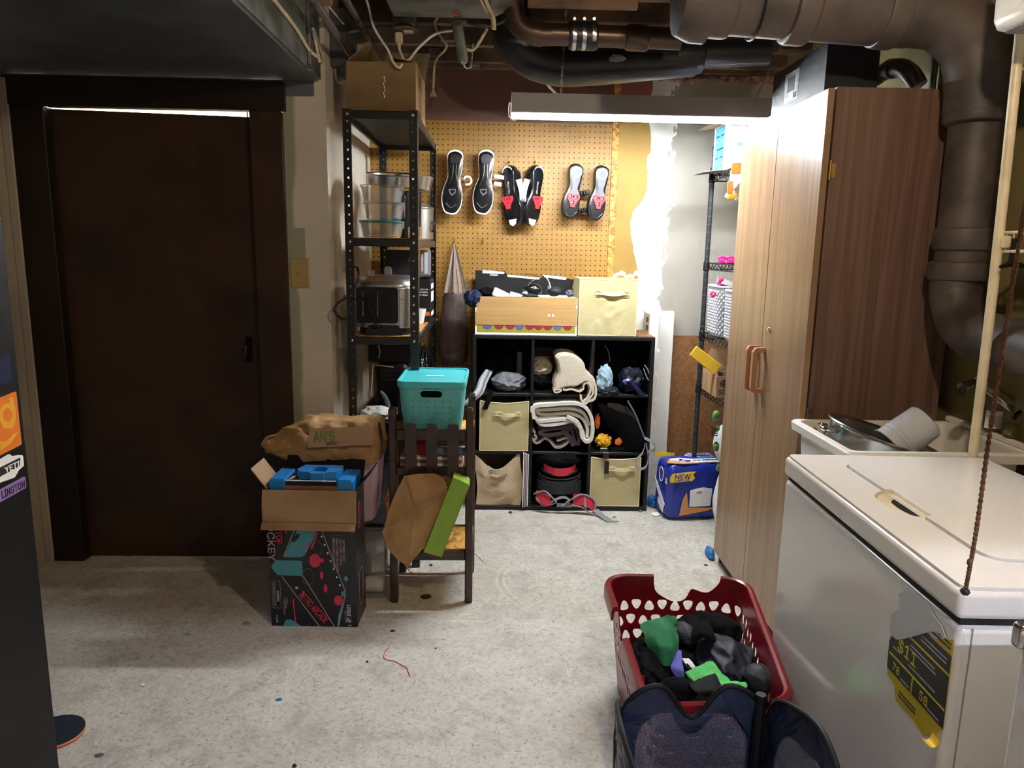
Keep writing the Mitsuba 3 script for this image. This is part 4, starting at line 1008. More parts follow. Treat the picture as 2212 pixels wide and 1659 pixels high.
# ================================================================== black cube shelf and what it holds
CX0, CX1, CY0, CY1, CH, CT = -0.110, 0.848, 3.82, 4.185, 0.957, 0.020
D1, D2, R1, R2 = 0.207, 0.524, 0.322, 0.640
k = thing('cube_shelf', 'black nine cube shelf unit stuffed with bins and towels under the pegboard', 'shelf')
boxpart(k, 'top', CX0, CX1, CY0, CY1, CH - CT, CH, 'black', 0.002)
boxpart(k, 'bottom', CX0, CX1, CY0, CY1, 0.001, 0.024, 'black', 0.002)
boxpart(k, 'side', CX0, CX0 + CT, CY0, CY1, 0.024, CH - CT, 'black', 0.002)
boxpart(k, 'side', CX1 - CT, CX1, CY0, CY1, 0.024, CH - CT, 'black', 0.002)
for d in (D1, D2): boxpart(k, 'divider', d - 0.008, d + 0.008, CY0 + 0.004, CY1 - 0.006, 0.024, CH - CT, 'black', 0.002)
for z in (R1, R2):
    for a, b in ((CX0 + CT, D1 - 0.008), (D1 + 0.008, D2 - 0.008), (D2 + 0.008, CX1 - CT)): boxpart(k, 'shelf_board', a, b, CY0 + 0.004, CY1 - 0.006, z - 0.008, z + 0.008, 'black', 0.002)
part(k, 'back_panel', bx(CX0 + CT, CX1 - CT, CY1 - 0.006, CY1, 0.024, CH - CT), 'black_matte', smooth=False)
part(k, 'edge_band', bx(CX1 - 0.085, CX1 - 0.002, CY0 + 0.03, CY1 - 0.02, CH, CH + 0.0008), 'brownboard', smooth=False)


def fabric_bin(name, label, x0, x1, y0, y1, z0, z1, cat='bin', group=None, sag=0.012, wr=1.0, seed=0, hx=0.5, hw=0.5, hz=0.78, lidded=True, tag=False):
    k = thing(name, label, cat, group)
    w, h = x1 - x0, z1 - z0
    nu, nv = 22, 22
    def face(fn):
        return np.array([[fn(u, v) for v in np.linspace(0, 1, nv)] for u in np.linspace(0, 1, nu)])
    def wob(p, a): return a * (meshkit.fbm(np.array(p) * 9 + seed, 3, seed) - 0.5) * wr
    def top(u): return -sag * math.sin(math.pi * u)
    fr = face(lambda u, v: (x0 + w * u, y0 + wob((u, v, 1), 0.012) * math.sin(math.pi * u) * min(1, 3 * (1 - v) + .2), z0 + (h + top(u)) * v))
    part(k, 'front', sheet(fr, 0.004), 'beige', smooth=60)
    part(k, 'side', sheet(face(lambda u, v: (x0, y0 + (y1 - y0) * u, z0 + h * v)), 0.004), 'beige', smooth=60)
    part(k, 'side', sheet(face(lambda u, v: (x1, y0 + (y1 - y0) * u, z0 + h * v)), 0.004), 'beige', smooth=60)
    part(k, 'back', bx(x0, x1, y1 - 0.003, y1, z0, z1), 'beige', smooth=False)
    part(k, 'base', bx(x0 + 0.003, x1 - 0.003, y0 + 0.01, y1 - 0.004, z0, z0 + 0.004), 'beige', smooth=False)
    e = [(x0 + w * u, y0 - 0.001, z1 + top(u) + 0.001) for u in np.linspace(0, 1, 13)]
    part(k, 'top_seam', tube(e, 0.0035, 6), 'beige_seam', 'pale stitched edge')
    part(k, 'seam', join(tube([(x0, y0 - 0.001, z0), (x0, y0 - 0.001, z1)], 0.0028, 6), tube([(x1, y0 - 0.001, z0), (x1, y0 - 0.001, z1)], 0.0028, 6), tube([(x0, y0 - 0.001, z0 + .002), (x1, y0 - 0.001, z0 + .002)], 0.0028, 6)), 'beige_seam', kind='stuff')
    if lidded: part(k, 'rim_fold', bx(x0 + 0.004, x1 - 0.004, y0 + 0.006, y1 - 0.006, z1 - 0.03 - sag, z1 - 0.026 - sag), 'beige', smooth=False)
    c, hh, ww = x0 + w * hx, z0 + h * hz, w * hw
    s = np.linspace(-1, 1, 13)
    part(k, 'handle', sheet(np.array([[(c + t * ww / 2, y0 - 0.006 - 0.014 * max(0, 1 - (t * 1.35) ** 2), hh + q - 0.006 * max(0, 1 - t * t)) for q in (-0.010, 0, 0.010)] for t in s]), 0.003), 'beige_seam', 'fabric pull handle')
    for t in (-0.82, 0.82):
        a = c + t * ww / 2
        fr_ = sbox(a - 0.017, hh - 0.013, a + 0.017, hh + 0.013)
        part(k, 'handle_patch', prism(fr_.difference(fr_.buffer(-0.003)).union(LineString([(a - .015, hh - .011), (a + .015, hh + .011)]).buffer(.0015)), 0.003, XZ @ mtx((0, 0, -(y0 - 0.012)))), 'beige_seam', smooth=False)
    if tag:
        q = c - ww * 0.62
        part(k, 'tag', bx(q - 0.012, q + 0.012, y0 - 0.014, y0 - 0.011, hh - 0.03, hh + 0.04, 0.001), 'printblack', 'black paper tag', False)
        part(k, 'tag_print', bx(q - 0.007, q + 0.007, y0 - 0.0150, y0 - 0.0142, hh - 0.02, hh + 0.018), 'charcoal', smooth=False)
    return k
c = Yp(1244, 722, CY0 + 0.012); c2 = Yp(1373, 722, CY0 + 0.012); t_ = Yp(1300, 603, CY0 + 0.012)
fabric_bin('fabric_bin', 'large beige fabric bin standing on top of the black cube shelf', c[0] + 0.012, c2[0], CY0 + 0.012, CY0 + 0.30, CH + 0.003, t_[2], seed=1, wr=1.3, hx=0.56, hw=0.55, hz=0.77, sag=0.004)
fabric_bin('fabric_bin', 'beige fabric bin in the left middle cube behind the wooden stand', CX0 + CT + 0.022, D1 - 0.016, CY0 + 0.004, CY1 - 0.03, R1 + 0.010, 0.604, seed=2, wr=0.6, hx=0.58, hw=0.50, hz=0.76)
fabric_bin('fabric_bin', 'beige fabric bin with a black tag in the bottom right cube', D2 + 0.012, CX1 - CT - 0.024, CY0 + 0.002, CY1 - 0.03, 0.027, 0.302, seed=3, wr=0.5, hx=0.62, hw=0.50, hz=0.79, tag=True)
# canvas tote in the bottom left cube
k = thing('canvas_bag', 'pinkish beige canvas bag with folded handle in the bottom left cube', 'bag')
x0, x1, y0, z0, z1 = CX0 + CT + 0.004, D1 - 0.048, CY0 + 0.002, 0.026, 0.30
def cb(u, v):
    top = 0.285 - 0.085 * math.sin(math.pi * min(1, u * 1.05)) ** 1.2 + 0.02 * (u > .93)
    x = x0 + (x1 - x0) * u
    return (x + 0.008 * math.sin(5 * v), y0 + 0.012 + 0.02 * (meshkit.fbm(np.array((u * 6, v * 5, 3.3)), 3, 2) - .5) - 0.018 * math.sin(math.pi * u) * math.sin(math.pi * min(1, v)), z0 + top * v)
part(k, 'front', sheet(np.array([[cb(u, v) for v in np.linspace(0, 1, 24)] for u in np.linspace(0, 1, 24)]), 0.005), 'canvas', smooth=60)
part(k, 'back', sheet(np.array([[(x0 + (x1 - x0) * u, CY1 - 0.05, z0 + 0.27 * v) for v in np.linspace(0, 1, 6)] for u in np.linspace(0, 1, 6)]), 0.005), 'canvas')
part(k, 'base', bx(x0, x1, y0 + 0.02, CY1 - 0.05, z0, z0 + 0.005), 'canvas')
part(k, 'handle', sheet(np.array([[(x0 + 0.07 + 0.10 * t, y0 - 0.012 - 0.02 * math.sin(math.pi * t), 0.218 + 0.008 * math.sin(3 * t) + q) for q in (-0.012, 0, 0.012)] for t in np.linspace(0, 1, 10)]), 0.004), 'canvas', 'folded canvas handle')
part(k, 'handle', tube([(x0 + 0.06, y0 + 0.03, 0.235), (x0 + 0.11, y0 + 0.02, 0.215), (x0 + 0.19, y0 + 0.03, 0.238)], 0.008, 8, 5), 'canvas')
part(k, 'fold', tube([(x0 + 0.08, y0 - 0.002, 0.195), (x0 + 0.12, y0 - 0.008, 0.189), (x0 + 0.17, y0 + 0.0, 0.205)], 0.006, 8, 5), 'canvas')
# foam boards
for i in range(4):
    xa = D1 - 0.040 + i * 0.0085
    q = tf(bx(0, 0.0045, -0.03 + 0.006 * i, 0.30, 0.0, 0.30 - 0.004 * i), mtx((xa, CY0 + 0.0, 0.027)))
    solo('foam_board', ['white foam board touching the canvas bag, leftmost of four', 'pinkish foam board on edge, second from the canvas bag', 'grey foam board on edge, third from the canvas bag', 'white foam board nearest the backpack, rightmost of four'][i], 'board', q, ['packwhite', 'palepink', 'lightgrey', 'white'][i], 'white boards beside the canvas bag', False)
# left top cube: dark clothes
zz = R2 + 0.0085
def lump(label, c, s, seed, m, zflat, amp=.25, freq=2.2, ridge=.5, name='crumpled_cloth', cat='cloth', group=None):
    return solo(name, label, cat, blob(c, s, seed, amp, freq, 4, zflat, ridge), m, group, 60)
lump('dark grey shiny cloth heaped in the top left cube', (0.085, 3.93, zz + 0.045), (0.095, 0.10, 0.055), 41, 'cloth_grey', zz)
lump('black clothes bundled at the back of the top left cube', (-0.01, 4.06, zz + 0.10), (0.07, 0.09, 0.11), 42, 'cloth_black', zz)
k = thing('silver_jacket', 'silver grey jacket spilling out of the top left cube over its edge', 'jacket')
pts = [Yp(a, b, y) for a, b, y in ((1052, 800, 3.92), (1040, 822, 3.86), (1032, 845, 3.80), (1018, 860, 3.77), (1000, 874, 3.76))]
for j, (dx, r) in enumerate(((0, 0.016), (0.014, 0.013), (0.026, 0.011))):
    part(k, 'fold', tube(np.array([p + [dx * (1 - i * .1), 0.008 * j, -0.003 * j] for i, p in enumerate(pts)]), [r * .6, r, r, r * .9, r * .5], 10, 5), 'cloth_silver' if j != 1 else 'cloth_grey')
q = [Yp(a, b, y) for a, b, y in ((1060, 842, 3.815), (1055, 862, 3.808), (1046, 885, 3.805))]
solo('dark_sleeve', 'dark cloth strip hanging over the left middle bin', 'cloth', sheet(np.array([[p + [w, 0, 0] for w in (-0.012, 0.002, 0.016)] for p in spline(np.array(q), 4)]), 0.004), 'cloth_black')
part_k = thing('small_bottle', 'translucent cap standing at the back of the top left cube', 'bottle')
with frame(mtx((0.145, 4.06, zz))): part(part_k, 'body', lathe([(0, 0), (0.016, 0), (0.018, 0.10), (0.014, 0.155), (0.016, 0.16), (0.016, 0.19), (0, 0.192)], 20), 'midgrey')
# middle top cube: rolled towels
def towel(label, path, t, y0, y1, m, M=None, cat='towel', name='folded_towel'):
    return solo(name, label, cat, fold(path, t, y1 - y0, XZ @ mtx((0, 0, -y1))), m, None, 50)
px2 = lambda pts, y: [tuple(Yp(a, b, y)[[0, 2]]) for a, b in pts]
cr = lambda pts: [(980 + a / 4.88, 560 + b / 4.88) for a, b in pts]
k = thing('folded_towel', 'taupe bath towel folded over and hanging from the top middle cube', 'towel')
mass = Polygon(spline(np.array(px2(cr(((1075, 1030), (1110, 1000), (1180, 990), (1260, 1005), (1330, 1050), (1375, 1095), (1400, 1180), (1470, 1235), (1495, 1300), (1490, 1420), (1440, 1400), (1390, 1290), (1300, 1340), (1170, 1350), (1085, 1390), (1055, 1360), (1066, 1280), (1105, 1180), (1075, 1030))), 3.815)), 4)).buffer(0)
ms = [prism(mass.buffer(-d), .012, XZ @ mtx((0, 0, -yy))) for d, yy in ((.010, 3.812), (.004, 3.820), (.0, 3.830), (.0, 3.842))] + [prism(mass, .15, XZ @ mtx((0, 0, -4.0)))]
part(k, 'roll', join(ms), 'towel', smooth=50)
for j, pts in enumerate((((1128, 1316), (1200, 1296), (1300, 1275), (1390, 1232), (1450, 1262), (1496, 1330), (1500, 1420), (1478, 1480), (1420, 1500), (1392, 1522), (1356, 1500), (1340, 1440)),
                         ((1136, 1340), (1230, 1318), (1330, 1300), (1395, 1272), (1440, 1290), (1470, 1350), (1462, 1430), (1412, 1490)),
                         ((1160, 1368), (1172, 1384), (1240, 1372), (1320, 1394), (1366, 1372), (1376, 1320), (1420, 1304), (1446, 1360), (1420, 1450), (1380, 1500)),
                         ((1058, 1378), (1066, 1402), (1100, 1404), (1136, 1382), (1100, 1372), (1072, 1376)))):
    part(k, 'layer', fold(spline(np.array(px2(cr(pts), 3.80)), 4), .0085 if j else .011, .10 - .01 * j, XZ @ mtx((0, 0, -3.90 + .01 * j))), 'towel', smooth=50)
lump('pale beige cloth heaped behind the taupe towel', (0.262, 3.98, zz + 0.12), (0.06, 0.07, 0.05), 44, 'towel', zz)
lump('dark cloth under the beige cloth in the top middle cube', (0.265, 3.98, zz + 0.045), (0.055, 0.08, 0.05), 45, 'cloth_black', zz)
k = thing('paper_sheet', 'grey cardboard sheet standing at the back of the top middle cube', 'cardboard')
part(k, 'sheet', bx(0.225, 0.40, 4.15, 4.155, zz, 0.85), 'midgrey', smooth=False)
part(k, 'strip', bx(0.222, 0.46, 4.13, 4.134, zz, 0.815), 'kraft', smooth=False)
# right top cube
lump('light blue crumpled cloth at the left of the top right cube', (0.598, 3.87, zz + 0.075), (0.042, 0.04, 0.075), 46, 'cloth_blue', zz, .3, 2.4, .9)
lump('navy cloth drooping from the top right cube over the black tote', (0.625, 3.835, zz + 0.012), (0.05, 0.03, 0.026), 47, 'cloth_dnavy', zz - .03, .3, 2.4, .9)
k = lump('dark navy nylon bag bunched at the right of the top right cube', (0.745, 3.90, zz + 0.065), (0.068, 0.08, 0.075), 48, 'cloth_dnavy', zz, .22, 2.2, .9, 'nylon_bag', 'bag')
part(k, 'drawcord', tube(np.array([Yp(a, b, 3.84) for a, b in ((1392, 788), (1400, 800), (1404, 815), (1402, 822), (1396, 812), (1390, 796))]), 0.003, 6, 5), 'strap_grey')
part(k, 'fold', tube(np.array([Yp(a, b, 3.815) for a, b in ((1360, 822), (1372, 836), (1384, 850), (1392, 856))]), [.008, .014, .014, .008], 8, 5), 'cloth_navy')
k = thing('blue_strap', 'small blue and white cloth end between the two cloths of the top right cube', 'cloth')
part(k, 'cloth', blob(Yp(1356, 826, 3.825) + [0, 0.02, 0], (.022, .02, .018), 9, .3, 2.3, 3), 'cloth_violet')
part(k, 'cloth_end', blob(Yp(1356, 826, 3.825) + [0, 0.0, .012], (.010, .012, .006), 10, .3, 2.3, 3), 'cloth_white')
solo('white_strip', 'curved pale strip standing in the top right cube', 'strip', sheet(np.array([[p + [0, w, 0] for w in (-.006, .006)] for p in spline(np.array([Yp(a, b, 3.98) for a, b in ((1306, 746), (1313, 757), (1317, 772), (1316, 782))]), 4)]), .002), 'lightgrey')
# middle row
def pxpath(pts, y, n=4): return spline(np.array(px2(pts, y)), n)
k = thing('folded_towel', 'thick light grey towel folded in the centre cube with layered edges', 'towel')
ya, yb = 3.790, 4.10
outer = pxpath(((1153, 903), (1152, 886), (1158, 878), (1188, 875), (1226, 872), (1252, 874), (1268, 884), (1278, 902), (1281, 925), (1278, 948), (1268, 955), (1258, 946), (1255, 928), (1246, 912), (1228, 902)), ya)
part(k, 'outer_layer', fold(outer, 0.017, yb - ya, XZ @ mtx((0, 0, -yb))), 'towel_lt', smooth=50)
for j, pts in enumerate((((1155, 896), (1158, 905), (1168, 912), (1196, 910), (1226, 908), (1246, 912), (1258, 930), (1262, 946)),
                         ((1160, 906), (1168, 918), (1186, 921), (1216, 917), (1238, 913), (1252, 926)),
                         ((1238, 908), (1200, 905), (1166, 906), (1161, 913), (1172, 919)),
                         ((1162, 884), (1164, 896), (1190, 899), (1230, 896), (1258, 906), (1270, 926), (1270, 946)),
                         ((1160, 889), (1190, 888), (1234, 886), (1262, 896), (1274, 920)))):
    part(k, 'layer', fold(pxpath(pts, ya), 0.0165, yb - ya - 0.02 - .003 * j, XZ @ mtx((0, 0, -yb))), 'towel_lt', smooth=50)
part(k, 'care_label', bx(Yp(1146, 880, ya)[0], Yp(1152, 880, ya)[0], ya + 0.004, ya + 0.006, Yp(1146, 891, ya)[2], Yp(1146, 878, ya)[2]), 'white', 'white care label', False)
k = thing('folded_towel', 'dark plum towel folded under the light grey towel in the centre cube', 'towel')
for pts in (((1166, 924), (1184, 926), (1210, 921), (1232, 918), (1246, 928), (1252, 950), (1250, 962)), ((1240, 926), (1214, 926), (1176, 932), (1168, 940), (1190, 943), (1216, 938), (1234, 930), (1240, 948), (1244, 962)), ((1226, 938), (1234, 952), (1238, 964))):
    part(k, 'layer', fold(pxpath(pts, ya + .005), 0.019, 0.28, XZ @ mtx((0, 0, -yb))), 'towel_dk', smooth=50)
k = thing('folded_towel', 'grey towel with curled edge at the bottom of the centre cube stack', 'towel')
for pts in (((1156, 938), (1148, 930), (1146, 946), (1154, 954), (1160, 950), (1156, 944)), ((1148, 948), (1160, 962), (1178, 952), (1192, 960), (1200, 970), (1214, 970), (1230, 958), (1226, 950), (1206, 956)), ((1166, 960), (1184, 946), (1206, 944), (1220, 934), (1224, 944))):
    part(k, 'layer', fold(pxpath(pts, ya), 0.012, 0.27, XZ @ mtx((0, 0, -yb))), 'towel_gr', smooth=50)
# dark bag below the centre
lump('black soft bag hanging out of the bottom middle cube above the backpack', (0.365, 3.90, 0.285), (0.142, 0.12, 0.045), 51, 'cloth_black', 0.03, .18, 1.8, .3, 'soft_bag', 'bag')
# backpack
k = thing('backpack', 'black backpack with red panel and red grey straps in the bottom middle cube', 'backpack')
part(k, 'body', blob((0.368, 3.93, 0.135), (0.128, 0.125, 0.118), 52, .12, 1.6, 4, .026), 'cloth_black', smooth=60)
for zc, w in ((0.232, 0.100), (0.205, 0.112), (0.190, 0.114)):
    part(k, 'zip', tube([(0.368 + w * math.cos(t), 3.86 - 0.072 * math.sin(t), zc - 0.02 * math.sin(t)) for t in np.linspace(-0.1, math.pi + .1, 18)], 0.0045, 6), 'charcoal')
part(k, 'panel', sheet(np.array([[(0.368 + 0.088 * math.cos(t), 3.86 - 0.074 * math.sin(t) - .002, 0.238 - 0.024 * math.sin(t) + z + .018) for z in np.linspace(-.026, .016, 4)] for t in np.linspace(.2, math.pi - .2, 14)]), .004), 'red', 'dark red front panel')
part(k, 'pocket', sheet(np.array([[(0.368 + 0.120 * math.cos(t), 3.86 - 0.080 * math.sin(t), 0.165 - 0.07 * v + 0.01 * math.sin(t)) for v in np.linspace(0, 1, 6)] for t in np.linspace(0, math.pi, 16)]), .006), 'charcoal')
def band(pts, y, w, t=0.004, dz=0.0):
    p = spline(np.array([Yp(a, b, yy) for a, b, yy in pts]), 5)
    return sheet(np.array([[q + np.array([0, s * w * .3, s * w]) for s in (-.5, 0, .5)] for q in p]), t)
part(k, 'strap', band(((1158, 1071, 3.80), (1172, 1077, 3.78), (1190, 1081, 3.77)), 0, .058), 'red', 'red padded strap')
part(k, 'strap_edge', tube(np.array([Yp(a, b, y) for a, b, y in ((1153, 1067, 3.80), (1176, 1061, 3.775), (1196, 1078, 3.76), (1200, 1086, 3.765), (1174, 1092, 3.775), (1157, 1074, 3.79))]), .0045, 6, 4), 'strap_grey')
part(k, 'strap', band(((1238, 1080, 3.77), (1258, 1079, 3.755), (1276, 1087, 3.75), (1285, 1098, 3.75)), 0, .060), 'red', 'red padded strap')
part(k, 'strap_edge', tube(np.array([Yp(a, b, y) for a, b, y in ((1222, 1086, 3.76), (1256, 1068, 3.755), (1282, 1078, 3.75), (1288, 1088, 3.745), (1278, 1110, 3.745), (1258, 1096, 3.75), (1236, 1091, 3.76))]), .0045, 6, 4), 'strap_grey')
part(k, 'strap_pad', band(((1262, 1082, 3.752), (1267, 1086, 3.75)), 0, .058, .006), 'strap_grey')
part(k, 'webbing', band(((1186, 1088, 3.77), (1200, 1079, 3.765), (1218, 1074, 3.765), (1231, 1082, 3.765), (1222, 1089, 3.765), (1204, 1093, 3.765)), 0, .014), 'strap_grey', 'grey webbing loop')
part(k, 'webbing', band(((1202, 1090, 3.765), (1226, 1092, 3.765), (1250, 1090, 3.76)), 0, .02), 'midgrey')
e = [Zp(a, b, z) for a, b, z in ((1285, 1100, .035), (1300, 1114, .012), (1318, 1126, .004), (1328, 1127, .003))]
part(k, 'webbing', sheet(np.array([[q + np.array([s * .018, 0.004 * s, 0.0]) for s in (-1, 0, 1)] for q in spline(np.array(e), 5)]), .003), 'strap_grey', 'grey webbing tail lying on the floor')
# black tote with orange and yellow
k = thing('black_tote', 'open black tote with grey straps leaning out of the right middle cube', 'bag')
y = 3.80
out = [Yp(a, b, yy) for a, b, yy in ((1290, 868, 3.84), (1330, 886, 3.80), (1368, 903, 3.79), (1390, 950, 3.79), (1392, 958, 3.80))]
P = []
top = spline(np.array(out), 4); bot = spline(np.array([Yp(a, b, yy) for a, b, yy in ((1312, 920, 3.85), (1336, 940, 3.85), (1352, 972, 3.84), (1372, 974, 3.84), (1388, 974, 3.83))]), 4)
part(k, 'front', sheet(np.array([[a + (b - a) * t + np.array([0, -.012 * math.sin(math.pi * t), 0]) for t in np.linspace(0, 1, 6)] for a, b in zip(top, bot)]), .004), 'cloth_black')
part(k, 'back', sheet(np.array([[Yp(a, b, 3.96), Yp(a + 6, 972, 3.96)] for a, b in ((1300, 880), (1330, 868), (1358, 868), (1376, 890), (1388, 930))]), .004), 'cloth_black')
part(k, 'lining', sheet(np.array([[Yp(a, b, 3.90), Yp(a + 5, b + 34, 3.86)] for a, b in ((1312, 870), (1336, 872), (1356, 880), (1372, 900))]), .003), 'midgrey', 'grey lining')
part(k, 'strap', tube(np.array([Yp(a, b, 3.79) for a, b in ((1356, 866), (1372, 895), (1382, 920), (1392, 946))]), .005, 6, 5), 'midgrey')
part(k, 'strap', band(((1392, 946, 3.79), (1404, 952, 3.77), (1414, 962, 3.77), (1412, 974, 3.78), (1398, 976, 3.79)), 0, .016), 'strap_grey')
part(k, 'strap', band(((1394, 958, 3.785), (1388, 978, 3.775), (1376, 992, 3.775), (1374, 1006, 3.775), (1384, 1013, 3.775), (1397, 1006, 3.775), (1400, 985, 3.78), (1396, 960, 3.785)), 0, .014), 'strap_grey')
part(k, 'buckle', join(bx(*[v for ab in zip(Yp(1296, 968, 3.80), Yp(1312, 976, 3.812)) for v in ab], .002), bx(*[v for ab in zip(Yp(1302, 978, 3.80), Yp(1314, 990, 3.812)) for v in ab], .002)), 'black_gloss')
def flat(name, label, cat, pts, y, m, t=.004, group=None):
    poly = Polygon([tuple(Yp(a, b, y)[[0, 2]]) for a, b in pts]).buffer(0)
    return solo(name, label, cat, prism(poly, t, XZ @ mtx((0, 0, -y))), m, group, False)
lump('mustard yellow cloth inside the black tote', tuple(Yp(1304, 952, 3.875)), (.044, .03, .035), 55, 'mustard', R1 + .01, .3, 2.5, .9)
lump('orange cloth peeking out at the top left of the black tote', tuple(Yp(1291, 910, 3.88)), (.014, .012, .04), 56, 'orange', R1 + .01, .3, 2.5, .9)
lump('rust orange scrap inside the black tote', tuple(Yp(1336, 954, 3.838)), (.018, .005, .020), 57, 'orange', R1 + .01, .3, 2.5, .9)
# on top: the toy carton full of cables
k = thing('open_carton', 'open cardboard carton with its cut front on top of the cube shelf holding cables', 'box')
yf = CY0 + 0.01
a, b = Yp(1026, 722, yf), Yp(1246, 722, yf)
x0, x1, z0, z1, y1 = a[0], b[0], CH + 0.001, Yp(1100, 641, yf)[2], yf + 0.30
open_box(k, x0, x1, yf, y1, z0, z1 - 0.006, 'white', 0.004)
zs = Yp(1100, 702, yf)[2]
part(k, 'front_panel', prism(Polygon([(x0 + .008, zs), (x1 - .002, zs), (x1 - .002, z1 - .055), (x1 - .010, z1 - .055), (x1 - .010, z1 - .035), (x1 - .002, z1 - .035), (x1 - .002, z1), (x0 + .002, z1), (x0 + .002, z1 - .045), (x0 + .012, z1 - .05), (x0 + .012, z1 - .075), (x0 + .004, z1 - .08), (x0 + .002, zs)]), .004, XZ @ mtx((0, 0, -yf + .0005))), 'card', 'corrugated cardboard front', False)
part(k, 'print_band', bx(x0 + .010, x1 - .010, yf - .0012, yf - .0002, z0 + .012, zs), 'olivegold', 'olive yellow printed band', False)
for i, (px, m) in enumerate(((1053, 'printviolet'), (1078, 'printred'), (1102, 'printred'), (1122, 'printviolet'), (1144, 'printred'), (1163, 'printred'), (1183, 'printred'), (1204, 'printviolet'), (1226, 'printred'))):
    q = Yp(px, 703, yf)
    part(k, 'print_disc', prism(Point(q[0], zs).buffer(.024).intersection(sbox(-9, z0 + .008, 9, zs)), .0014, XZ @ mtx((0, 0, -yf + .0012))), m, smooth=False)
for xx in (0.25, 0.30): part(k, 'dot', tf(lathe([(0, 0), (.0065, 0), (.006, .001), (0, .0014)], 16), FRONT(x0 + (x1 - x0) * (.72 + (xx - .25) * .8), yf - .0046, z0 + .105)), 'white', 'white round sticker', False)
# raised black lid of the carton behind
yb = y1 + 0.004
def qx(px, py): return tuple(Yp(px, py, yb)[[0, 2]])
part(k, 'lid', prism(Polygon([qx(1027, 640), qx(1027, 584), qx(1092, 585), qx(1094, 594), qx(1168, 601), qx(1176, 594), qx(1224, 601), qx(1240, 604), qx(1232, 640)]), .006, XZ @ mtx((0, 0, -yb))), 'black', 'raised black inner lid', False)
for pts in (((1042, 583), (1091, 587), (1088, 592), (1042, 590)), ((1172, 593), (1224, 599), (1222, 605), (1176, 599)), ((1058, 592), (1076, 593), (1074, 596), (1058, 595)), ((1096, 593), (1166, 600), (1164, 604), (1096, 598))):
    part(k, 'lid_tape', prism(Polygon([tuple(Yp(p, q, yb)[[0, 2]]) for p, q in pts]), .002, XZ @ mtx((0, 0, -yb + .0065))), 'lightgrey', 'silver tape', False)
part(k, 'wire', tube(np.array([Yp(p, q, yb) for p, q in ((1130, 596), (1138, 592), (1150, 593), (1160, 597), (1174, 596))]), .002, 6, 4), 'copper')
zc = z1 - .02
solo('white_adapter', 'white power adapter lying at the left in the open carton', 'adapter', tf(rbx(-.045, .045, -.02, .02, -.022, .022, .008), mtx(Yp(1082, 636, yf + .06)) @ rot((0, 1, 0), 24)), 'white_plastic')
solo('white_adapter', 'smaller white adapter next to the big one in the open carton', 'adapter', tf(rbx(-.035, .035, -.015, .015, -.012, .012, .005), mtx(Yp(1115, 638, yf + .05)) @ rot((0, 1, 0), 15)), 'white_plastic')
k = thing('headset', 'black headset with a bent arm among the cables in the open carton', 'headset')
part(k, 'ear_cup', blob(Yp(1150, 626, yf + .10), (.052, .04, .034), 61, .12, 2, 3), 'black_gloss')
part(k, 'ear_cup', blob(Yp(1198, 630, yf + .10), (.040, .04, .026), 62, .12, 2, 3), 'charcoal')
part(k, 'arm', tube(np.array([Yp(p, q, yf + .06) for p, q in ((1140, 618), (1148, 608), (1158, 603))]), .002, 6, 4), 'steel')
part(k, 'arm', tube(np.array([Yp(p, q, yf + .08) for p, q in ((1176, 595), (1184, 605), (1190, 622))]), .003, 6, 4), 'lightgrey')
part(k, 'joint', blob(Yp(1186, 621, yf + .055), (.008, .006, .009), 63, .1, 2, 2), 'steel')
lump('small dark connectors at the right end of the open carton', tuple(Yp(1232, 634, yf + .05)), (.022, .03, .018), 64, 'midgrey', z0 + .02, .4, 3.5, .8, 'connectors', 'connector')
lump('tangle of grey cables in the middle of the open carton', tuple(Yp(1140, 642, yf + .06)), (.06, .04, .02), 65, 'charcoal', z0 + .02, .4, 3.5, .8, 'cable_tangle', 'cables')
solo('cable_coil', 'coiled pale cable in the open carton between adapter and headset', 'cable', join([tube(np.array([Yp(1130 + j * 3, 640, yf + .05) + [.03 * (t - .5), 0.004 * j, .03 * math.sin(math.pi * t) * (.6 + .1 * j)] for t in np.linspace(0, 1, 12)]), .003, 6) for j in range(3)]), 'lightgrey')
lump('navy cloth hanging over the left edge of the open carton', tuple(Yp(1022, 644, yf + .02)), (.045, .045, .045), 66, 'cloth_navy', None, .28, 2.2, .8)
lump('black gloves beside the lid at the left in the open carton', tuple(Yp(1052, 632, yf + .10)), (.05, .05, .028), 67, 'cloth_black', z0 + .02, .3, 2.4, .8)
# tall white panel right of the cube shelf
k = thing('white_board', 'tall white metal board with clips standing right of the black cube shelf', 'board')
yp = 4.10
a, b = Yp(1395, 673, yp)[0], Yp(1456, 673, yp)[0]
part(k, 'panel', bx(a, b, yp, yp + .05, 0.001, Yp(1455, 673, yp)[2], .003), 'white_paint', smooth=False)
part(k, 'edge', bx(b - .004, b + .002, yp - .006, yp + .05, 0.001, Yp(1455, 673, yp)[2], .001), 'white_paint', smooth=False)
ax = Yp(1404, 676, 3.95)[0]; bx_ = Yp(1426, 676, 3.95)[0]
part(k, 'channel', bx(ax, bx_, 3.95, yp, 0.001, Yp(1426, 678, 3.95)[2], .003), 'white_paint', smooth=False)
for z in (1.02, .975, .925): part(k, 'slot', bx(ax - .0012, ax, 3.98, 4.03, z, z + .028), 'midgrey', 'dark slot', False)
for i in range(5): part(k, 'clip', bx(bx_ - .004, bx_ + .006, 3.944, 3.952, .86 - i * .135, .88 - i * .135, .001), 'white', smooth=False)
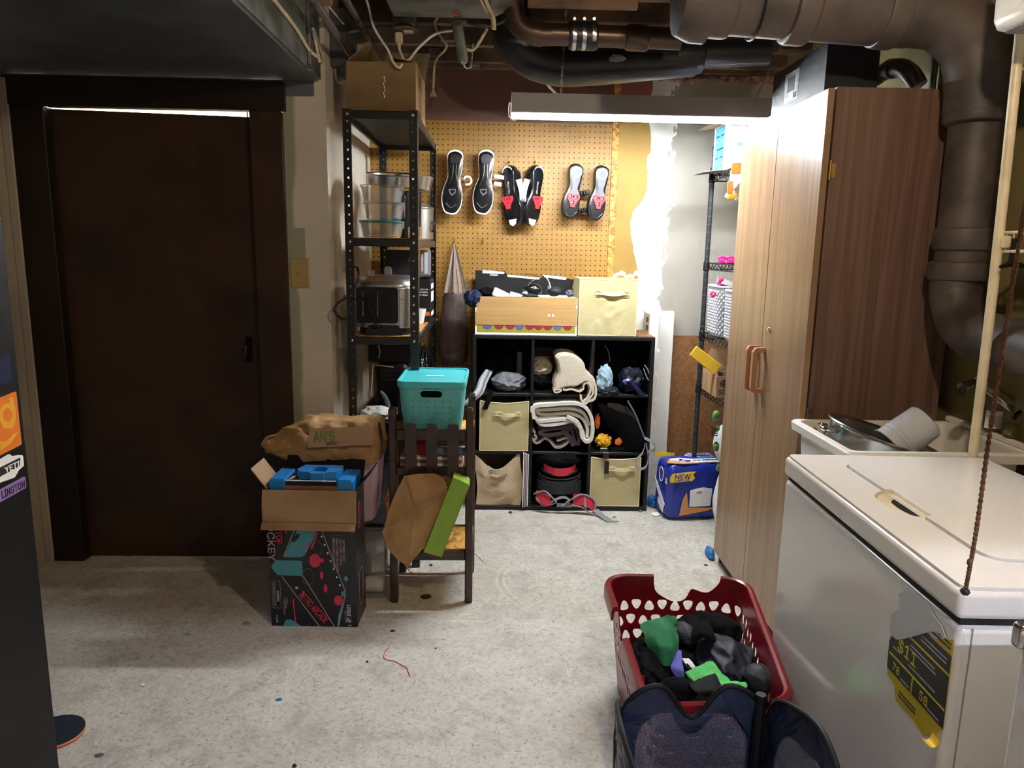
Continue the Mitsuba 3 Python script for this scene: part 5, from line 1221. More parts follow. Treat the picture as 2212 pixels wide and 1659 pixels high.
# ================================================================== wire rack in the corner
k = thing('wire_rack', 'black wire shelf rack in the corner behind the wooden cabinet', 'shelf rack')
WX0, WX1, WY0, WY1 = 1.092, 1.50, 3.24, 3.82
WS = [1.785, 1.345, 0.985, 0.705]
for x in (WX0, WX1):
    for y in (WY0, WY1):
        part(k, 'post', cyl((x, y, 0.001), (x, y, 1.82), 0.0125, 14), 'charcoal')
        part(k, 'post_groove', join([lathe([(0.0126, z), (0.0130, z + .001), (0.0126, z + .002)], 12) for z in np.arange(.06, 1.80, .026)]) if False else join([mv(lathe([(0.0126, z), (0.0131, z + .0012), (0.0126, z + .0024)], 10), x, y) for z in np.arange(.06, 1.80, .04)]), 'midgrey', kind='stuff')
for z in WS:
    fr = []
    for a, b in (((WX0, WY0), (WX1, WY0)), ((WX0, WY1), (WX1, WY1)), ((WX0, WY0), (WX0, WY1)), ((WX1, WY0), (WX1, WY1))):
        A_, B_ = np.array((*a, z)), np.array((*b, z)); n = int(np.linalg.norm(B_ - A_) / .026)
        fr += [tube([A_, B_], .0034, 6), tube([A_ - [0, 0, .030], B_ - [0, 0, .030]], .0034, 6)]
        fr.append(tube([A_ + (B_ - A_) * i / n - [0, 0, .004 + .023 * (i % 2)] for i in range(n + 1)], .0022, 5))
    part(k, 'shelf_frame', join(fr), 'black', 'zigzag truss shelf edge')
    part(k, 'shelf_wires', join([tube([(x, WY0, z - .001), (x, WY1, z - .001)], .0018, 5) for x in np.linspace(WX0 + .02, WX1 - .02, 16)]), 'black', kind='stuff')
    for y in (WY0, WY1): part(k, 'collar', mv(lathe([(.013, -.04), (.017, -.036), (.016, .006), (.013, .01)], 14), WX0, y, z), 'black')
# carton of blue boxes
k = thing('white_carton', 'open white carton of blue boxes on the top shelf of the wire rack', 'box')
z0, z1 = WS[0] + .006, WS[0] + .222
x0, x1, y0, y1 = 1.085, 1.32, 3.63, 3.80
part(k, 'side', bx(x0, x1, y0, y0 + .004, z0, z1), 'white', smooth=False); part(k, 'side', bx(x0, x1, y1 - .004, y1, z0, z1), 'white', smooth=False)
part(k, 'top', bx(x0, x1, y0 + .004, y1 - .004, z1 - .004, z1), 'white', smooth=False); part(k, 'bottom', bx(x0, x1, y0 + .004, y1 - .004, z0, z0 + .003), 'white', smooth=False)
flap(k, (x0, y0, z1), (x0, y1, z1), (-.085, 0.0, -.015), 'kraft', name='flap'); flap(k, (x0, y0, z0 + .001), (x0, y1, z0 + .001), (-.09, .0, -.012), 'midgrey', name='flap')
for a in (.03, .10): part(k, 'flap_mark', prism(rrect(.035, .03, .01), .001, mtx((x0 - .05, y0 + .03 + a, z0 - .003))), 'white', smooth=False)
part(k, 'print', bx(x0 + .06, x1 - .05, y0 - .001, y0, z0 + .11, z0 + .13), 'boxblue', smooth=False)
fr_ = sbox(x0 + .105, z0 + .045, x0 + .20, z0 + .16); part(k, 'stamp', prism(fr_.difference(fr_.buffer(-.004)), .001, XZ @ mtx((0, 0, -y0 + .0002))), 'red', 'red bordered stamp', False)
for j in range(3): part(k, 'stamp_text', lettering('FRAGILE'[:5], .016, FRONT(x0 + .115, y0 - .0002, z0 + .06 + .03 * j), .07) if False else bx(x0 + .115, x0 + .185, y0 - .001, y0, z0 + .06 + .032 * j, z0 + .075 + .032 * j), 'red', smooth=False)
for i, (yy, zz_) in enumerate(((y0 + .008, z0 + .006), (y0 + .085, z0 + .006), (y0 + .008, z0 + .108), (y0 + .085, z0 + .108))):
    b = thing('blue_box', ['lower near blue carton in the open white carton', 'lower far blue carton in the open white carton', 'upper near blue carton in the open white carton', 'upper far blue carton in the open white carton'][i], 'box', 'blue boxes in the white carton')
    part(b, 'carton', bx(x0 + .004, x0 + .12, yy, yy + .074, zz_, zz_ + .096, .001), 'boxblue', smooth=False)
    part(b, 'print', bx(x0 + .003, x0 + .004, yy + .012, yy + .062, zz_ + .055, zz_ + .062), 'navyblue', smooth=False)
    part(b, 'print', bx(x0 + .003, x0 + .004, yy + .03, yy + .062, zz_ + .03, zz_ + .036), 'white', smooth=False)
b = thing('navy_box', 'navy box with white print beside the white carton on the wire rack', 'box')
part(b, 'carton', bx(1.098, 1.14, 3.803, 3.87, z0, z0 + .14, .001), 'navyblue', smooth=False)
part(b, 'print', bx(1.104, 1.134, 3.802, 3.803, z0 + .03, z0 + .11), 'white', smooth=False)
k = thing('snack_bag', 'crinkled white bag with orange tags hanging from the top of the wire rack', 'bag')
yk = 3.36
part(k, 'bag', blob(Yp(1592, 392, yk) + [.03, 0, 0], (.065, .05, .085), 71, .18, 2.2, 4, None, .5), 'packwhite', smooth=60)
part(k, 'top_tag', bx(*[v for ab in zip(Yp(1580, 376, yk - .055), Yp(1606, 352, yk - .05)) for v in ab], .001), 'orange', 'orange label', False)
part(k, 'tag', tf(bx(-.012, .012, -.003, .003, -.035, .035, .002), mtx(Yp(1577, 408, yk - .03)) @ rot((0, 1, 0), -4)), 'orange', 'orange strip', False)
part(k, 'corner', tf(bx(-.022, .022, -.003, .003, -.008, .010, .002), mtx(Yp(1582, 425, yk - .035)) @ rot((0, 1, 0), -12)), 'mustard', smooth=False)
part(k, 'corner', tf(bx(-.010, .010, -.003, .003, -.010, .010, .002), mtx(Yp(1571, 423, yk - .03)) @ rot((0, 1, 0), 20)), 'packwhite', smooth=False)
# pink clips, baskets
for i, (px, py) in enumerate(((1559, 561), (1578, 562))):
    q = Yp(px, 567, 3.62); q[2] = WS[1] + .005
    k = thing('pink_bow', ['hot pink bow on the second wire shelf, nearer the post', 'hot pink bow on the second wire shelf, at the cabinet edge'][i], 'bow')
    with frame(mtx(q)):
        part(k, 'ribbon', rbx(-.016, .016, -.012, .012, 0, .020, .004), 'hotpink')
        for s in (-1, 1): part(k, 'loop', tf(rbx(-.013, .013, -.008, .008, -.006, .006, .004), mtx((s * .009, 0, .027)) @ rot((0, 1, 0), s * 25)), 'hotpink')
def woven(label, cx, cy, w, d, h, z, handle=True):
    k = thing('woven_basket', label, 'basket', 'grey woven baskets on the wire rack')
    with frame(mtx((cx, cy, z))):
        part(k, 'shell', lathe([(0, .003), (.90, .003), (.92, .01), (1, h), (.985, h), (.90, .012), (0, .008)], 48, w, d, 5), 'grey')
        wv, n, rows = [], 34, 15
        for r in range(rows):
            zz = .012 + (h - .03) * (r + .5) / rows; s = .92 + .08 * zz / h
            for j in range(n):
                t = (j + .5 * (r % 2)) / n * 2 * np.pi
                c_, s_ = math.cos(t), math.sin(t); kk = (abs(c_) ** 5 + abs(s_) ** 5) ** -.2
                wv.append(mv(tf(trimesh.creation.icosphere(1, 1.0), np.diag([.0052, .0052, .0078, 1])), w * s * 1.012 * c_ * kk, d * s * 1.012 * s_ * kk, zz))
        part(k, 'weave', join(wv), 'lightgrey', 'raised woven loops', kind='stuff')
        part(k, 'rim', tube([(w * 1.0 * math.cos(t) * (abs(math.cos(t)) ** 5 + abs(math.sin(t)) ** 5) ** -.2, d * math.sin(t) * (abs(math.cos(t)) ** 5 + abs(math.sin(t)) ** 5) ** -.2, h) for t in np.linspace(0, 2 * np.pi, 48, endpoint=False)], .006, 8, closed=True), 'lightgrey')
    return k
bz = WS[2] + .006
woven('grey woven plastic basket with a pink tag on the third wire shelf by the post', 1.185, 3.66, .095, .13, .245, bz)
woven('grey woven plastic basket mostly hidden behind the cabinet door edge', 1.185, 3.385, .095, .12, .235, bz)
def flower(label, px, py, y, r=.02):
    q = Yp(px, py, y); k = thing('pink_flower', label, 'flower')
    part(k, 'petals', join([tf(trimesh.creation.icosphere(1, 1.0), mtx(q + [r * .7 * math.cos(t), -.004 * (i % 2), r * .7 * math.sin(t)]) @ np.diag([r * .42, r * .3, r * .42, 1])) for i, t in enumerate(np.linspace(0, 2 * np.pi, 9)[:-1])]), 'hotpink')
    part(k, 'centre', tf(trimesh.creation.icosphere(1, r * .4), mtx(q + [0, -.006, 0])), 'palepink')
    part(k, 'stem', tube([q, q + [.030, .022, -.004]], .002, 6), 'hotpink')
flower('hot pink flower lying in the grey basket', 1560, 612, 3.62, .024)
flower('hot pink flower tag hooked on the front of the grey basket', 1540, 636, 3.524, .014)
k = thing('white_rod', 'thin white rod leaning in the grey basket', 'rod'); part(k, 'rod', tube([Yp(1549, 612, 3.66), Yp(1555, 580, 3.66)], .0035, 8), 'cable_white')
solo('paper_slip', 'white paper slip sticking out of the hidden grey basket', 'paper', tf(bx(-.03, .03, -.002, .002, -.012, .012), mtx(Yp(1576, 612, 3.45)) @ rot((0, 1, 0), 15)), 'white')
# envelopes carton
k = thing('envelope_carton', 'brown carton with a recycling mark full of envelopes on the fourth wire shelf', 'box')
ez = WS[3] + .006
ex0, ex1, ey0, ey1, eh = 1.075, 1.30, 3.46, 3.70, .105
open_box(k, ex0, ex1, ey0, ey1, ez, ez + eh, 'kraft')
part(k, 'tape', bx(ex0 - .0012, ex0 - .0002, 3.56, 3.60, ez + .004, ez + eh), 'card', smooth=False)
part(k, 'recycle_mark', prism(Point(ex0 + .035, ez + .07).buffer(.018).difference(Point(ex0 + .035, ez + .07).buffer(.0145)), .001, XZ @ mtx((0, 0, -ey0 + .0002))), 'charcoal', smooth=False)
for t in (90, 210, 330): part(k, 'recycle_arrow', tf(hullp((-.005, 0, -.004), (.005, 0, -.004), (0, 0, .005), (-.005, -.001, -.004), (.005, -.001, -.004), (0, -.001, .005)), mtx((ex0 + .035 + .007 * math.cos(math.radians(t)), ey0 - .0002, ez + .07 + .007 * math.sin(math.radians(t)))) @ rot((0, 1, 0), 90 - t)), 'charcoal', smooth=False)
for j in range(3): part(k, 'print', bx(ex0 + .012, ex0 + .06, ey0 - .001, ey0 - .0002, ez + .02 + .009 * j, ez + .0235 + .009 * j), 'midgrey', smooth=False)
for i in range(7):
    solo('kraft_envelope', f'brown envelope in the carton, {["frontmost", "second", "third", "fourth", "fifth", "sixth", "rearmost"][i]} of seven', 'envelope', tf(bx(0, .16, -.0015, .0015, 0, .105), mtx((ex0 + .02, ey0 + .03 + .028 * i, ez + .02)) @ rot((1, 0, 0), -14)), 'kraft', 'envelopes in the carton', False)
q = Yp(1524, 778, 3.50)
solo('yellow_envelope', 'bright yellow padded envelope leaning on the envelope carton', 'envelope', tf(bx(-.08, .08, -.004, .004, -.028, .028, .003), mtx(q) @ rot((0, 1, 0), 36)), 'envelope')
solo('address_card', 'small pale card with an orange stripe behind the yellow envelope', 'card', tf(bx(-.045, .045, -.002, .002, -.025, .025), mtx(Yp(1549, 770, 3.56)) @ rot((0, 1, 0), 28)), 'kraft')
solo('purple_packet', 'purple packet edge lying on the fourth wire shelf by the cabinet', 'packet', bx(1.20, 1.29, 3.33, 3.44, ez, ez + .014, .002), 'purple')
# bags under the rack
k = thing('paper_towel_pack', 'green and white wrapped pack standing upright behind the wooden cabinet edge', 'pack')
part(k, 'lower_bag', blob((1.19, 3.44, .20), (.095, .10, .20), 81, .10, 1.8, 4, .002, .2), 'packwhite', smooth=60)
part(k, 'upper_bag', blob((1.175, 3.44, .49), (.10, .09, .115), 82, .12, 1.8, 4, None, .25), 'clearish', smooth=60)
for (px, py, s) in ((1541, 898, .022), (1541, 965, .02), (1545, 925, .012), (1546, 1010, .014)):
    part(k, 'leaf_print', blob(Yp(px, py, 3.345) + [.012, 0, 0], (s * .8, .012, s * 1.2), int(px + py), .3, 2, 2), 'greenwrap', 'green printed leaf')
for j in range(5): part(k, 'print', bx(*[v for ab in zip(Yp(1536 + 2 * (j % 2), 926 + 4 * j, 3.335), Yp(1550, 924 + 4 * j, 3.340)) for v in ab]), 'printblack', smooth=False)
# toilet paper pack
k = thing('toilet_paper_pack', 'big blue plastic pack of toilet rolls on the floor right of the cube shelf', 'pack')
P0, P1 = Zp(1432, 1128, .012), Zp(1540, 1128, .012)
ang = 8
with frame(rotz(ang, Zp(1438, 1127, 0.0))):
    W_, D_, H_ = .30, .20, .31
    m = trimesh.creation.icosphere(4); v = np.array(m.vertices)
    kk = (np.abs(v) ** 7).sum(1) ** (-1 / 7); v = v * kk[:, None] * [W_ / 2, D_ / 2, H_ / 2] + [W_ / 2, D_ / 2, H_ / 2 + .001]
    v += (meshkit.fbm(v * 16, 3, 5) - .5)[:, None] * .010 * np.sign(v - [W_ / 2, D_ / 2, H_ / 2]); v[:, 2] = np.maximum(v[:, 2], .001)
    part(k, 'wrap', (v, m.faces), 'packblue', 'blue plastic wrap', smooth=60)
    TOP = mtx((0, 0, H_ + .004))
    def sk(poly, mt, y=-.004, label=None, d=.002): return part(k, 'print', prism(poly, d, FRONT(0, y, 0)), mt, label, False)
    def skt(poly, mt, d=.002, dz=0): return part(k, 'print', prism(poly, d, mtx((0, 0, H_ + .001 + dz))), mt, None, False)
    # front: banner, white roll
    sk(Polygon([(.010, .215), (.13, .220), (.145, .235), (.135, .258), (.15, .272), (.08, .268), (.02, .262), (.008, .240)]), 'yellow', label='yellow banner')
    part(k, 'text', lettering('NEW', .026, FRONT(.032, -.0062, .232), .085, bold=True), 'packblue', 'NEW lettering', False)
    part(k, 'text', lettering('& IMPROVED!', .010, FRONT(.032, -.0062, .219), .085, bold=True), 'packblue', smooth=False)
    sk(Polygon([(.13, .085), (.235, .085), (.24, .17), (.19, .178), (.13, .165)]).buffer(.006), 'packwhite', label='printed white roll')
    sk(Polygon(spline(np.array([(.155, .155), (.175, .165), (.19, .160), (.17, .150), (.155, .155)]), 4)), 'kraft', -.006)
    sk(Polygon([(.07, .03), (.23, .055), (.27, .07), (.12, .075), (.105, .16), (.085, .12)]), 'tan', label='tan printed shape')
    # top: white sweep, sky band, wordmark
    skt(Polygon([(.02, .04), (.10, .02), (.30, .025), (.30, .095), (.17, .09), (.10, .12), (.04, .10)]), 'packwhite')
    skt(Polygon([(.0, .03), (.08, .005), (.17, .01), (.16, .05), (.08, .06), (.03, .09)]), 'tan')
    skt(Polygon([(.15, .10), (.30, .105), (.30, .14), (.16, .13)]), 'packsky')
    el_ = affinity.scale(Point(.24, .162).buffer(1.0), .088, .036, origin=(.24, .162))
    skt(el_.intersection(sbox(0, 0, .30, .3)), 'packwhite', .002, .001); skt(el_.buffer(-.006).intersection(sbox(0, 0, .30, .3)), 'packblue', .002, .002)
    part(k, 'text', lettering('Charmin', .028, mtx((.168, .151, H_ + .0055)), .13, bold=True), 'packwhite', 'white wordmark', False)
    part(k, 'text', lettering('Ultra', .014, mtx((.225, .125, H_ + .0045)), .05, bold=True), 'packblue', smooth=False)
    part(k, 'text', lettering('our softest', .022, mtx((.155, .05, H_ + .0045)), .14, bold=True), 'packblue', smooth=False)
    part(k, 'banner', sheet(np.array([[(x, D_ + .002 + .004 * math.sin(x * 60), H_ - .012 + w + .006 * math.sin(x * 45)) for w in (0, .012, .024)] for x in np.linspace(0, .11, 10)]), .002), 'yellow')
    # left end
    with frame(SIDE(-.003, 0, 0) @ mtx(x=(-1, 0, 0), z=(0, 0, -1))):
        part(k, 'print', prism(affinity.scale(Point(-.09, .235).buffer(1), .03, .04, origin=(-.09, .235)).difference(affinity.scale(Point(-.09, .235).buffer(1), .026, .036, origin=(-.09, .235))), .002), 'packwhite', smooth=False)
        part(k, 'text', lettering('18', .03, mtx((-.035, .205, .001)), .03, bold=True), 'packwhite', smooth=False)
        part(k, 'print', prism(Polygon([(-.20, .16), (-.15, .15), (-.04, .05), (-.02, .09), (-.12, .16), (-.19, .20)]), .002), 'packwhite', smooth=False)
        part(k, 'print', prism(Polygon([(-.12, .07), (-.04, .035), (-.04, .06), (-.12, .10)]), .002), 'packwhite', smooth=False)
q = Zp(1415, 1098, 0)
solo('blue_wrap_scrap', 'crumpled light blue plastic on the floor beside the toilet roll pack', 'wrapper', blob(q + [0, .05, .025], (.035, .055, .032), 86, .3, 2.5, 3, .001, .6), 'packsky')
solo('white_paper_scrap', 'torn white paper scrap on the floor in front of the toilet roll pack', 'paper', blob(Zp(1416, 1113, 0) + [0, 0, .006], (.022, .02, .008), 87, .4, 2.5, 3, .001, .6), 'white')
# ================================================================== wooden cabinet
KX0, KX1, KY0, KY1, KH = 1.022, 1.485, 2.37, 3.165, 1.91
k = thing('wooden_cabinet', 'tall brown wood grain cabinet with two doors and wooden handles', 'cabinet')
part(k, 'side', bx(KX0 + 0.026, KX1, KY0, KY0 + 0.018, 0.001, KH, 0.001), 'cab_side', 'darker reddish side panel', False)
part(k, 'side', bx(KX0 + 0.026, KX1, KY1 - 0.018, KY1, 0.001, KH, 0.001), 'cab_side', smooth=False)
part(k, 'top', bx(KX0 + 0.026, KX1, KY0 + 0.018, KY1 - 0.018, KH - 0.018, KH), 'cab_side', smooth=False)
part(k, 'back', bx(KX1 - 0.008, KX1, KY0 + 0.018, KY1 - 0.018, 0.06, KH - 0.018), 'cab_side', smooth=False)
part(k, 'plinth', bx(KX0 + 0.045, KX0 + 0.06, KY0 + 0.018, KY1 - 0.018, 0.001, 0.06), 'cab_side', smooth=False)
ym = (KY0 + KY1) / 2
for i, (a, b) in enumerate(((KY0 + 0.002, ym - 0.0015), (ym + 0.0015, KY1 - 0.002))):
    d = part(k, 'door', bx(KX0, KX0 + 0.021, a, b, 0.055, KH - 0.004, 0.0015), 'cab_front', 'lighter wood grain door', False)
    hy = ym - 0.035 if i == 0 else ym + 0.035
    h = sbox(-.014, -.095, .014, .095)
    zc = Xp(1625, 790, KX0)[2] + (0.0 if i else -.0)
    pts = [(KX0 + .001, hy, zc + .078), (KX0 - .030, hy, zc + .078), (KX0 - .036, hy, zc + .068), (KX0 - .036, hy, zc - .068), (KX0 - .030, hy, zc - .078), (KX0 + .001, hy, zc - .078)]
    part(d, 'handle', prism(LineString([(p[0], p[2]) for p in pts]).buffer(.0085, cap_style=2), .020, XZ @ mtx((0, 0, -hy - .010))), 'handle_wood', 'wooden loop handle', False)
q = Xp(1642, 706, KX0)
part(k, 'lock', tf(lathe([(0, 0), (.009, 0), (.009, .006), (.006, .010), (0, .010)], 18), mtx((KX0 - .0005, ym - .075, q[2]), (0, 1, 0), (0, 0, 1), (-1, 0, 0))), 'chrome', 'small round lock')
for z, m in ((1.66, 'brass'), (.87, 'conduit')):
    part(k, 'hinge', join(cyl((KX0 + .024, KY0 - .004, z - .03), (KX0 + .024, KY0 - .004, z + .03), .0045, 10), bx(KX0 + .027, KX0 + .043, KY0 - .0025, KY0 - .0005, z - .022, z + .022)), m, 'small hinge')
k = thing('black_box', 'large matt black box with a white picture label on top of the wooden cabinet', 'box')
bx0, by0, by1, bz1 = 1.062, 2.50, 2.97, 2.075
part(k, 'carton', bx(bx0, 1.235, by0, by1, KH + .001, bz1, .002), 'charcoal', smooth=False)
lp = [Xp(a, b, bx0 - .001) for a, b in ((1702, 122), (1731, 108), (1727, 186), (1697, 197))]
lp = [np.array((p[0], p[1], min(p[2], bz1 - .004))) for p in lp]
def quad_print(pts, inset, off, m, **kw):
    c = sum(pts) / 4; P = [c + (p - c) * inset + np.array([-off, 0, 0]) for p in pts]
    v = np.array(P + [p + np.array([.0006, 0, 0]) for p in P]); return part(k, 'label', trimesh.convex.convex_hull(v), m, smooth=False, **kw)
lp = [np.array((bx0, y, z)) for y, z in ((2.845, KH + .135), (2.72, KH + .135), (2.72, KH + .035), (2.845, KH + .035))]
quad_print(lp, 1.0, .0010, 'lightgrey', label='pale picture label'); quad_print(lp, .9, .0018, 'printgrey'); quad_print([p + np.array([0, .0, .008]) for p in lp], .5, .0026, 'charcoal')
for j in range(5): part(k, 'barcode', bx(bx0 - .0030, bx0 - .0018, 2.73 + .006 * j, 2.733 + .006 * j, KH + .040, KH + .058), 'printblack', smooth=False)
# ------------------------------------------------------------------ utility sink
k = thing('utility_sink', 'white plastic laundry sink between the freezer and the wooden cabinet', 'sink')
SX0, SX1, SY0, SY1, SZ = 0.985, 1.52, 1.945, 2.362, 0.862
def sinkring(s, z, dx=0.0): return [(SX0 + (SX1 - SX0) / 2 + (px_ * (SX1 - SX0) / 2 - dx * np.sign(px_)) * s, (SY0 + SY1) / 2 + (py_ * (SY1 - SY0) / 2 - dx * np.sign(py_)) * s, z) for px_, py_ in np.array(rrect(2, 2, .10).exterior.coords)[:-1]]
def ringloft(rs, cap=(True, True)):
    R = np.array(rs); n = R.shape[1]; f = []
    for i in range(len(R) - 1):
        for j in range(n):
            l = (j + 1) % n; f += [[i * n + j, i * n + l, (i + 1) * n + l], [i * n + j, (i + 1) * n + l, (i + 1) * n + j]]
    v = R.reshape(-1, 3)
    for end, on_ in ((0, cap[0]), (len(R) - 1, cap[1])):
        if on_:
            v = np.vstack([v, R[end].mean(0)])
            for j in range(n): f.append([len(v) - 1, end * n + j, end * n + (j + 1) % n])
    return v, np.array(f)
part(k, 'basin', ringloft([sinkring(1, .48, .045), sinkring(1, .832, .025), sinkring(1, .833, .002), sinkring(1, .857, 0), sinkring(1, .862, .004), sinkring(1, .862, .022), sinkring(1, .852, .028), sinkring(1, .52, .055)]), 'white_plastic', smooth=40)
for x in (SX0 + .07, SX1 - .07):
    for y in (SY0 + .07, SY1 - .07): part(k, 'leg', cyl((x, y, .001), (x, y, .485), .016, 12), 'white_plastic')
part(k, 'stain', blob((SX0 + .075, SY1 - .031, .828), (.010, .0015, .013), 91, .3, 3, 2), 'tan', 'rusty stain')
part(k, 'backsplash', bx(SX1 - .012, SX1 + .012, SY0 + .01, SY1, .863, .880, .004), 'white_plastic', smooth=False)
k = thing('stainless_pot', 'shiny stainless stock pot lying tilted in the white laundry sink', 'pot')
pc = Yp(1910, 937, 2.16); pu = Yp(2022, 972, 2.14) - Yp(1797, 900, 2.18); pr_ = np.linalg.norm(pu) / 2; pu /= pr_ * 2; pn = np.cross(pu, [0, 1, .06]); pn /= np.linalg.norm(pn); pv = np.cross(pn, pu)
with frame(mtx(pc - pn * .150, pu, pv, pn)):
    part(k, 'body', lathe([(0, .002), (.138, .002), (.150, .012), (.156, .135), (.163, .145), (.168, .146), (.165, .150), (.153, .142), (.146, .015), (0, .008)], 56, 1, .95), 'steel', smooth=50)
    part(k, 'handle', tube([(-.156, -.035, .115), (-.182, -.025, .112), (-.182, .025, .112), (-.156, .035, .115)], .006, 8, 5), 'chrome')
k = thing('plastic_cup', 'frosted grey plastic cup lying slanted in the stainless pot', 'cup')
q0, q1 = Yp(1932, 958, 2.10), Yp(1994, 914, 2.10)
zd = q1 - q0; L = np.linalg.norm(zd) * 1.25; zd = -zd / np.linalg.norm(zd); xd = np.cross([0, 1, 0], zd); xd /= np.linalg.norm(xd); yd = np.cross(zd, xd)
with frame(mtx(q1 + (q1 - q0) * .12, xd, yd, zd)):
    part(k, 'body', lathe([(0, 0), (.050, 0), (.056, .006), (.060, L), (.063, L + .002), (.061, L + .004), (.057, L), (.052, .008), (0, .006)], 40), 'lightgrey', smooth=50)
    part(k, 'rib', join([lathe([(.0575 + .0007 * i, L * .5 + .012 * i), (.0588 + .0007 * i, L * .5 + .002 + .012 * i), (.0577 + .0007 * i, L * .5 + .004 + .012 * i)], 36) for i in range(4)]), 'lightgrey')
    part(k, 'mark', tf(prism(rrect(.008, .020, .004).difference(rrect(.005, .016, .0025)), .001), mtx((.044 * math.sin(.6), -.046 * math.cos(.3), .02), (math.cos(.6), 0, 0), (0, 0, 1), (0, -1, 0))), 'midgrey', smooth=False)
k = thing('sink_faucet', 'chrome kitchen faucet with a pull-out spout over the laundry sink', 'faucet')
part(k, 'spray_head', tube([Yp(2078, 842, 2.08), Yp(2098, 836, 2.085), Yp(2118, 830, 2.09)], [.020, .022, .017], 20), 'chrome')
part(k, 'spout', tube([Yp(2112, 820, 2.09), Yp(2130, 832, 2.09), Yp(2200, 890, 2.09), Yp(2240, 922, 2.09)], [.016, .017, .018, .018], 18, 3), 'chrome')
part(k, 'base', cyl(Yp(2215, 905, 2.09) + [0, 0, -.09], Yp(2215, 905, 2.09) + [0, 0, .06], .022, 18), 'chrome')
part(k, 'lever', tube([Yp(2190, 905, 2.05), Yp(2200, 892, 2.05), Yp(2220, 888, 2.05)], .006, 8, 4), 'black_gloss')
k = thing('soap_bottle', 'clear bottle with a white printed label behind the faucet', 'bottle')
q = Yp(2150, 902, 2.14)
with frame(mtx((q[0], 2.155, .881))):
    part(k, 'body', lathe([(0, 0), (.030, 0), (.034, .005), (.034, .07), (.026, .09), (.012, .10), (.012, .12), (0, .121)], 28), 'clearbin')
    part(k, 'label', sheet(np.array([[(.0352 * math.sin(t), -.0352 * math.cos(t), z) for z in (.012, .03, .05, .066)] for t in np.linspace(-1.1, 1.1, 12)]), .0008), 'white', 'white printed label')
    for j in range(5): part(k, 'print', sheet(np.array([[(.0360 * math.sin(t), -.0360 * math.cos(t), .020 + .007 * j + w) for w in (0, .0015)] for t in np.linspace(-.7, .7, 8)]), .0006), 'midgrey')
    part(k, 'print', sheet(np.array([[(.0360 * math.sin(t), -.0360 * math.cos(t), .056 + w) for w in (0, .006)] for t in np.linspace(-.75, -.5, 3)]), .0006), 'greenwrap')
k = thing('sponge', 'yellowish sponge at the foot of the faucet', 'sponge'); q = Yp(2192, 918, 2.06)
part(k, 'foam', tf(rbx(-.022, .022, -.015, .015, -.018, .018, .006), mtx((q[0], q[1], .90)) @ rot((0, 1, 0), 20)), 'olive')
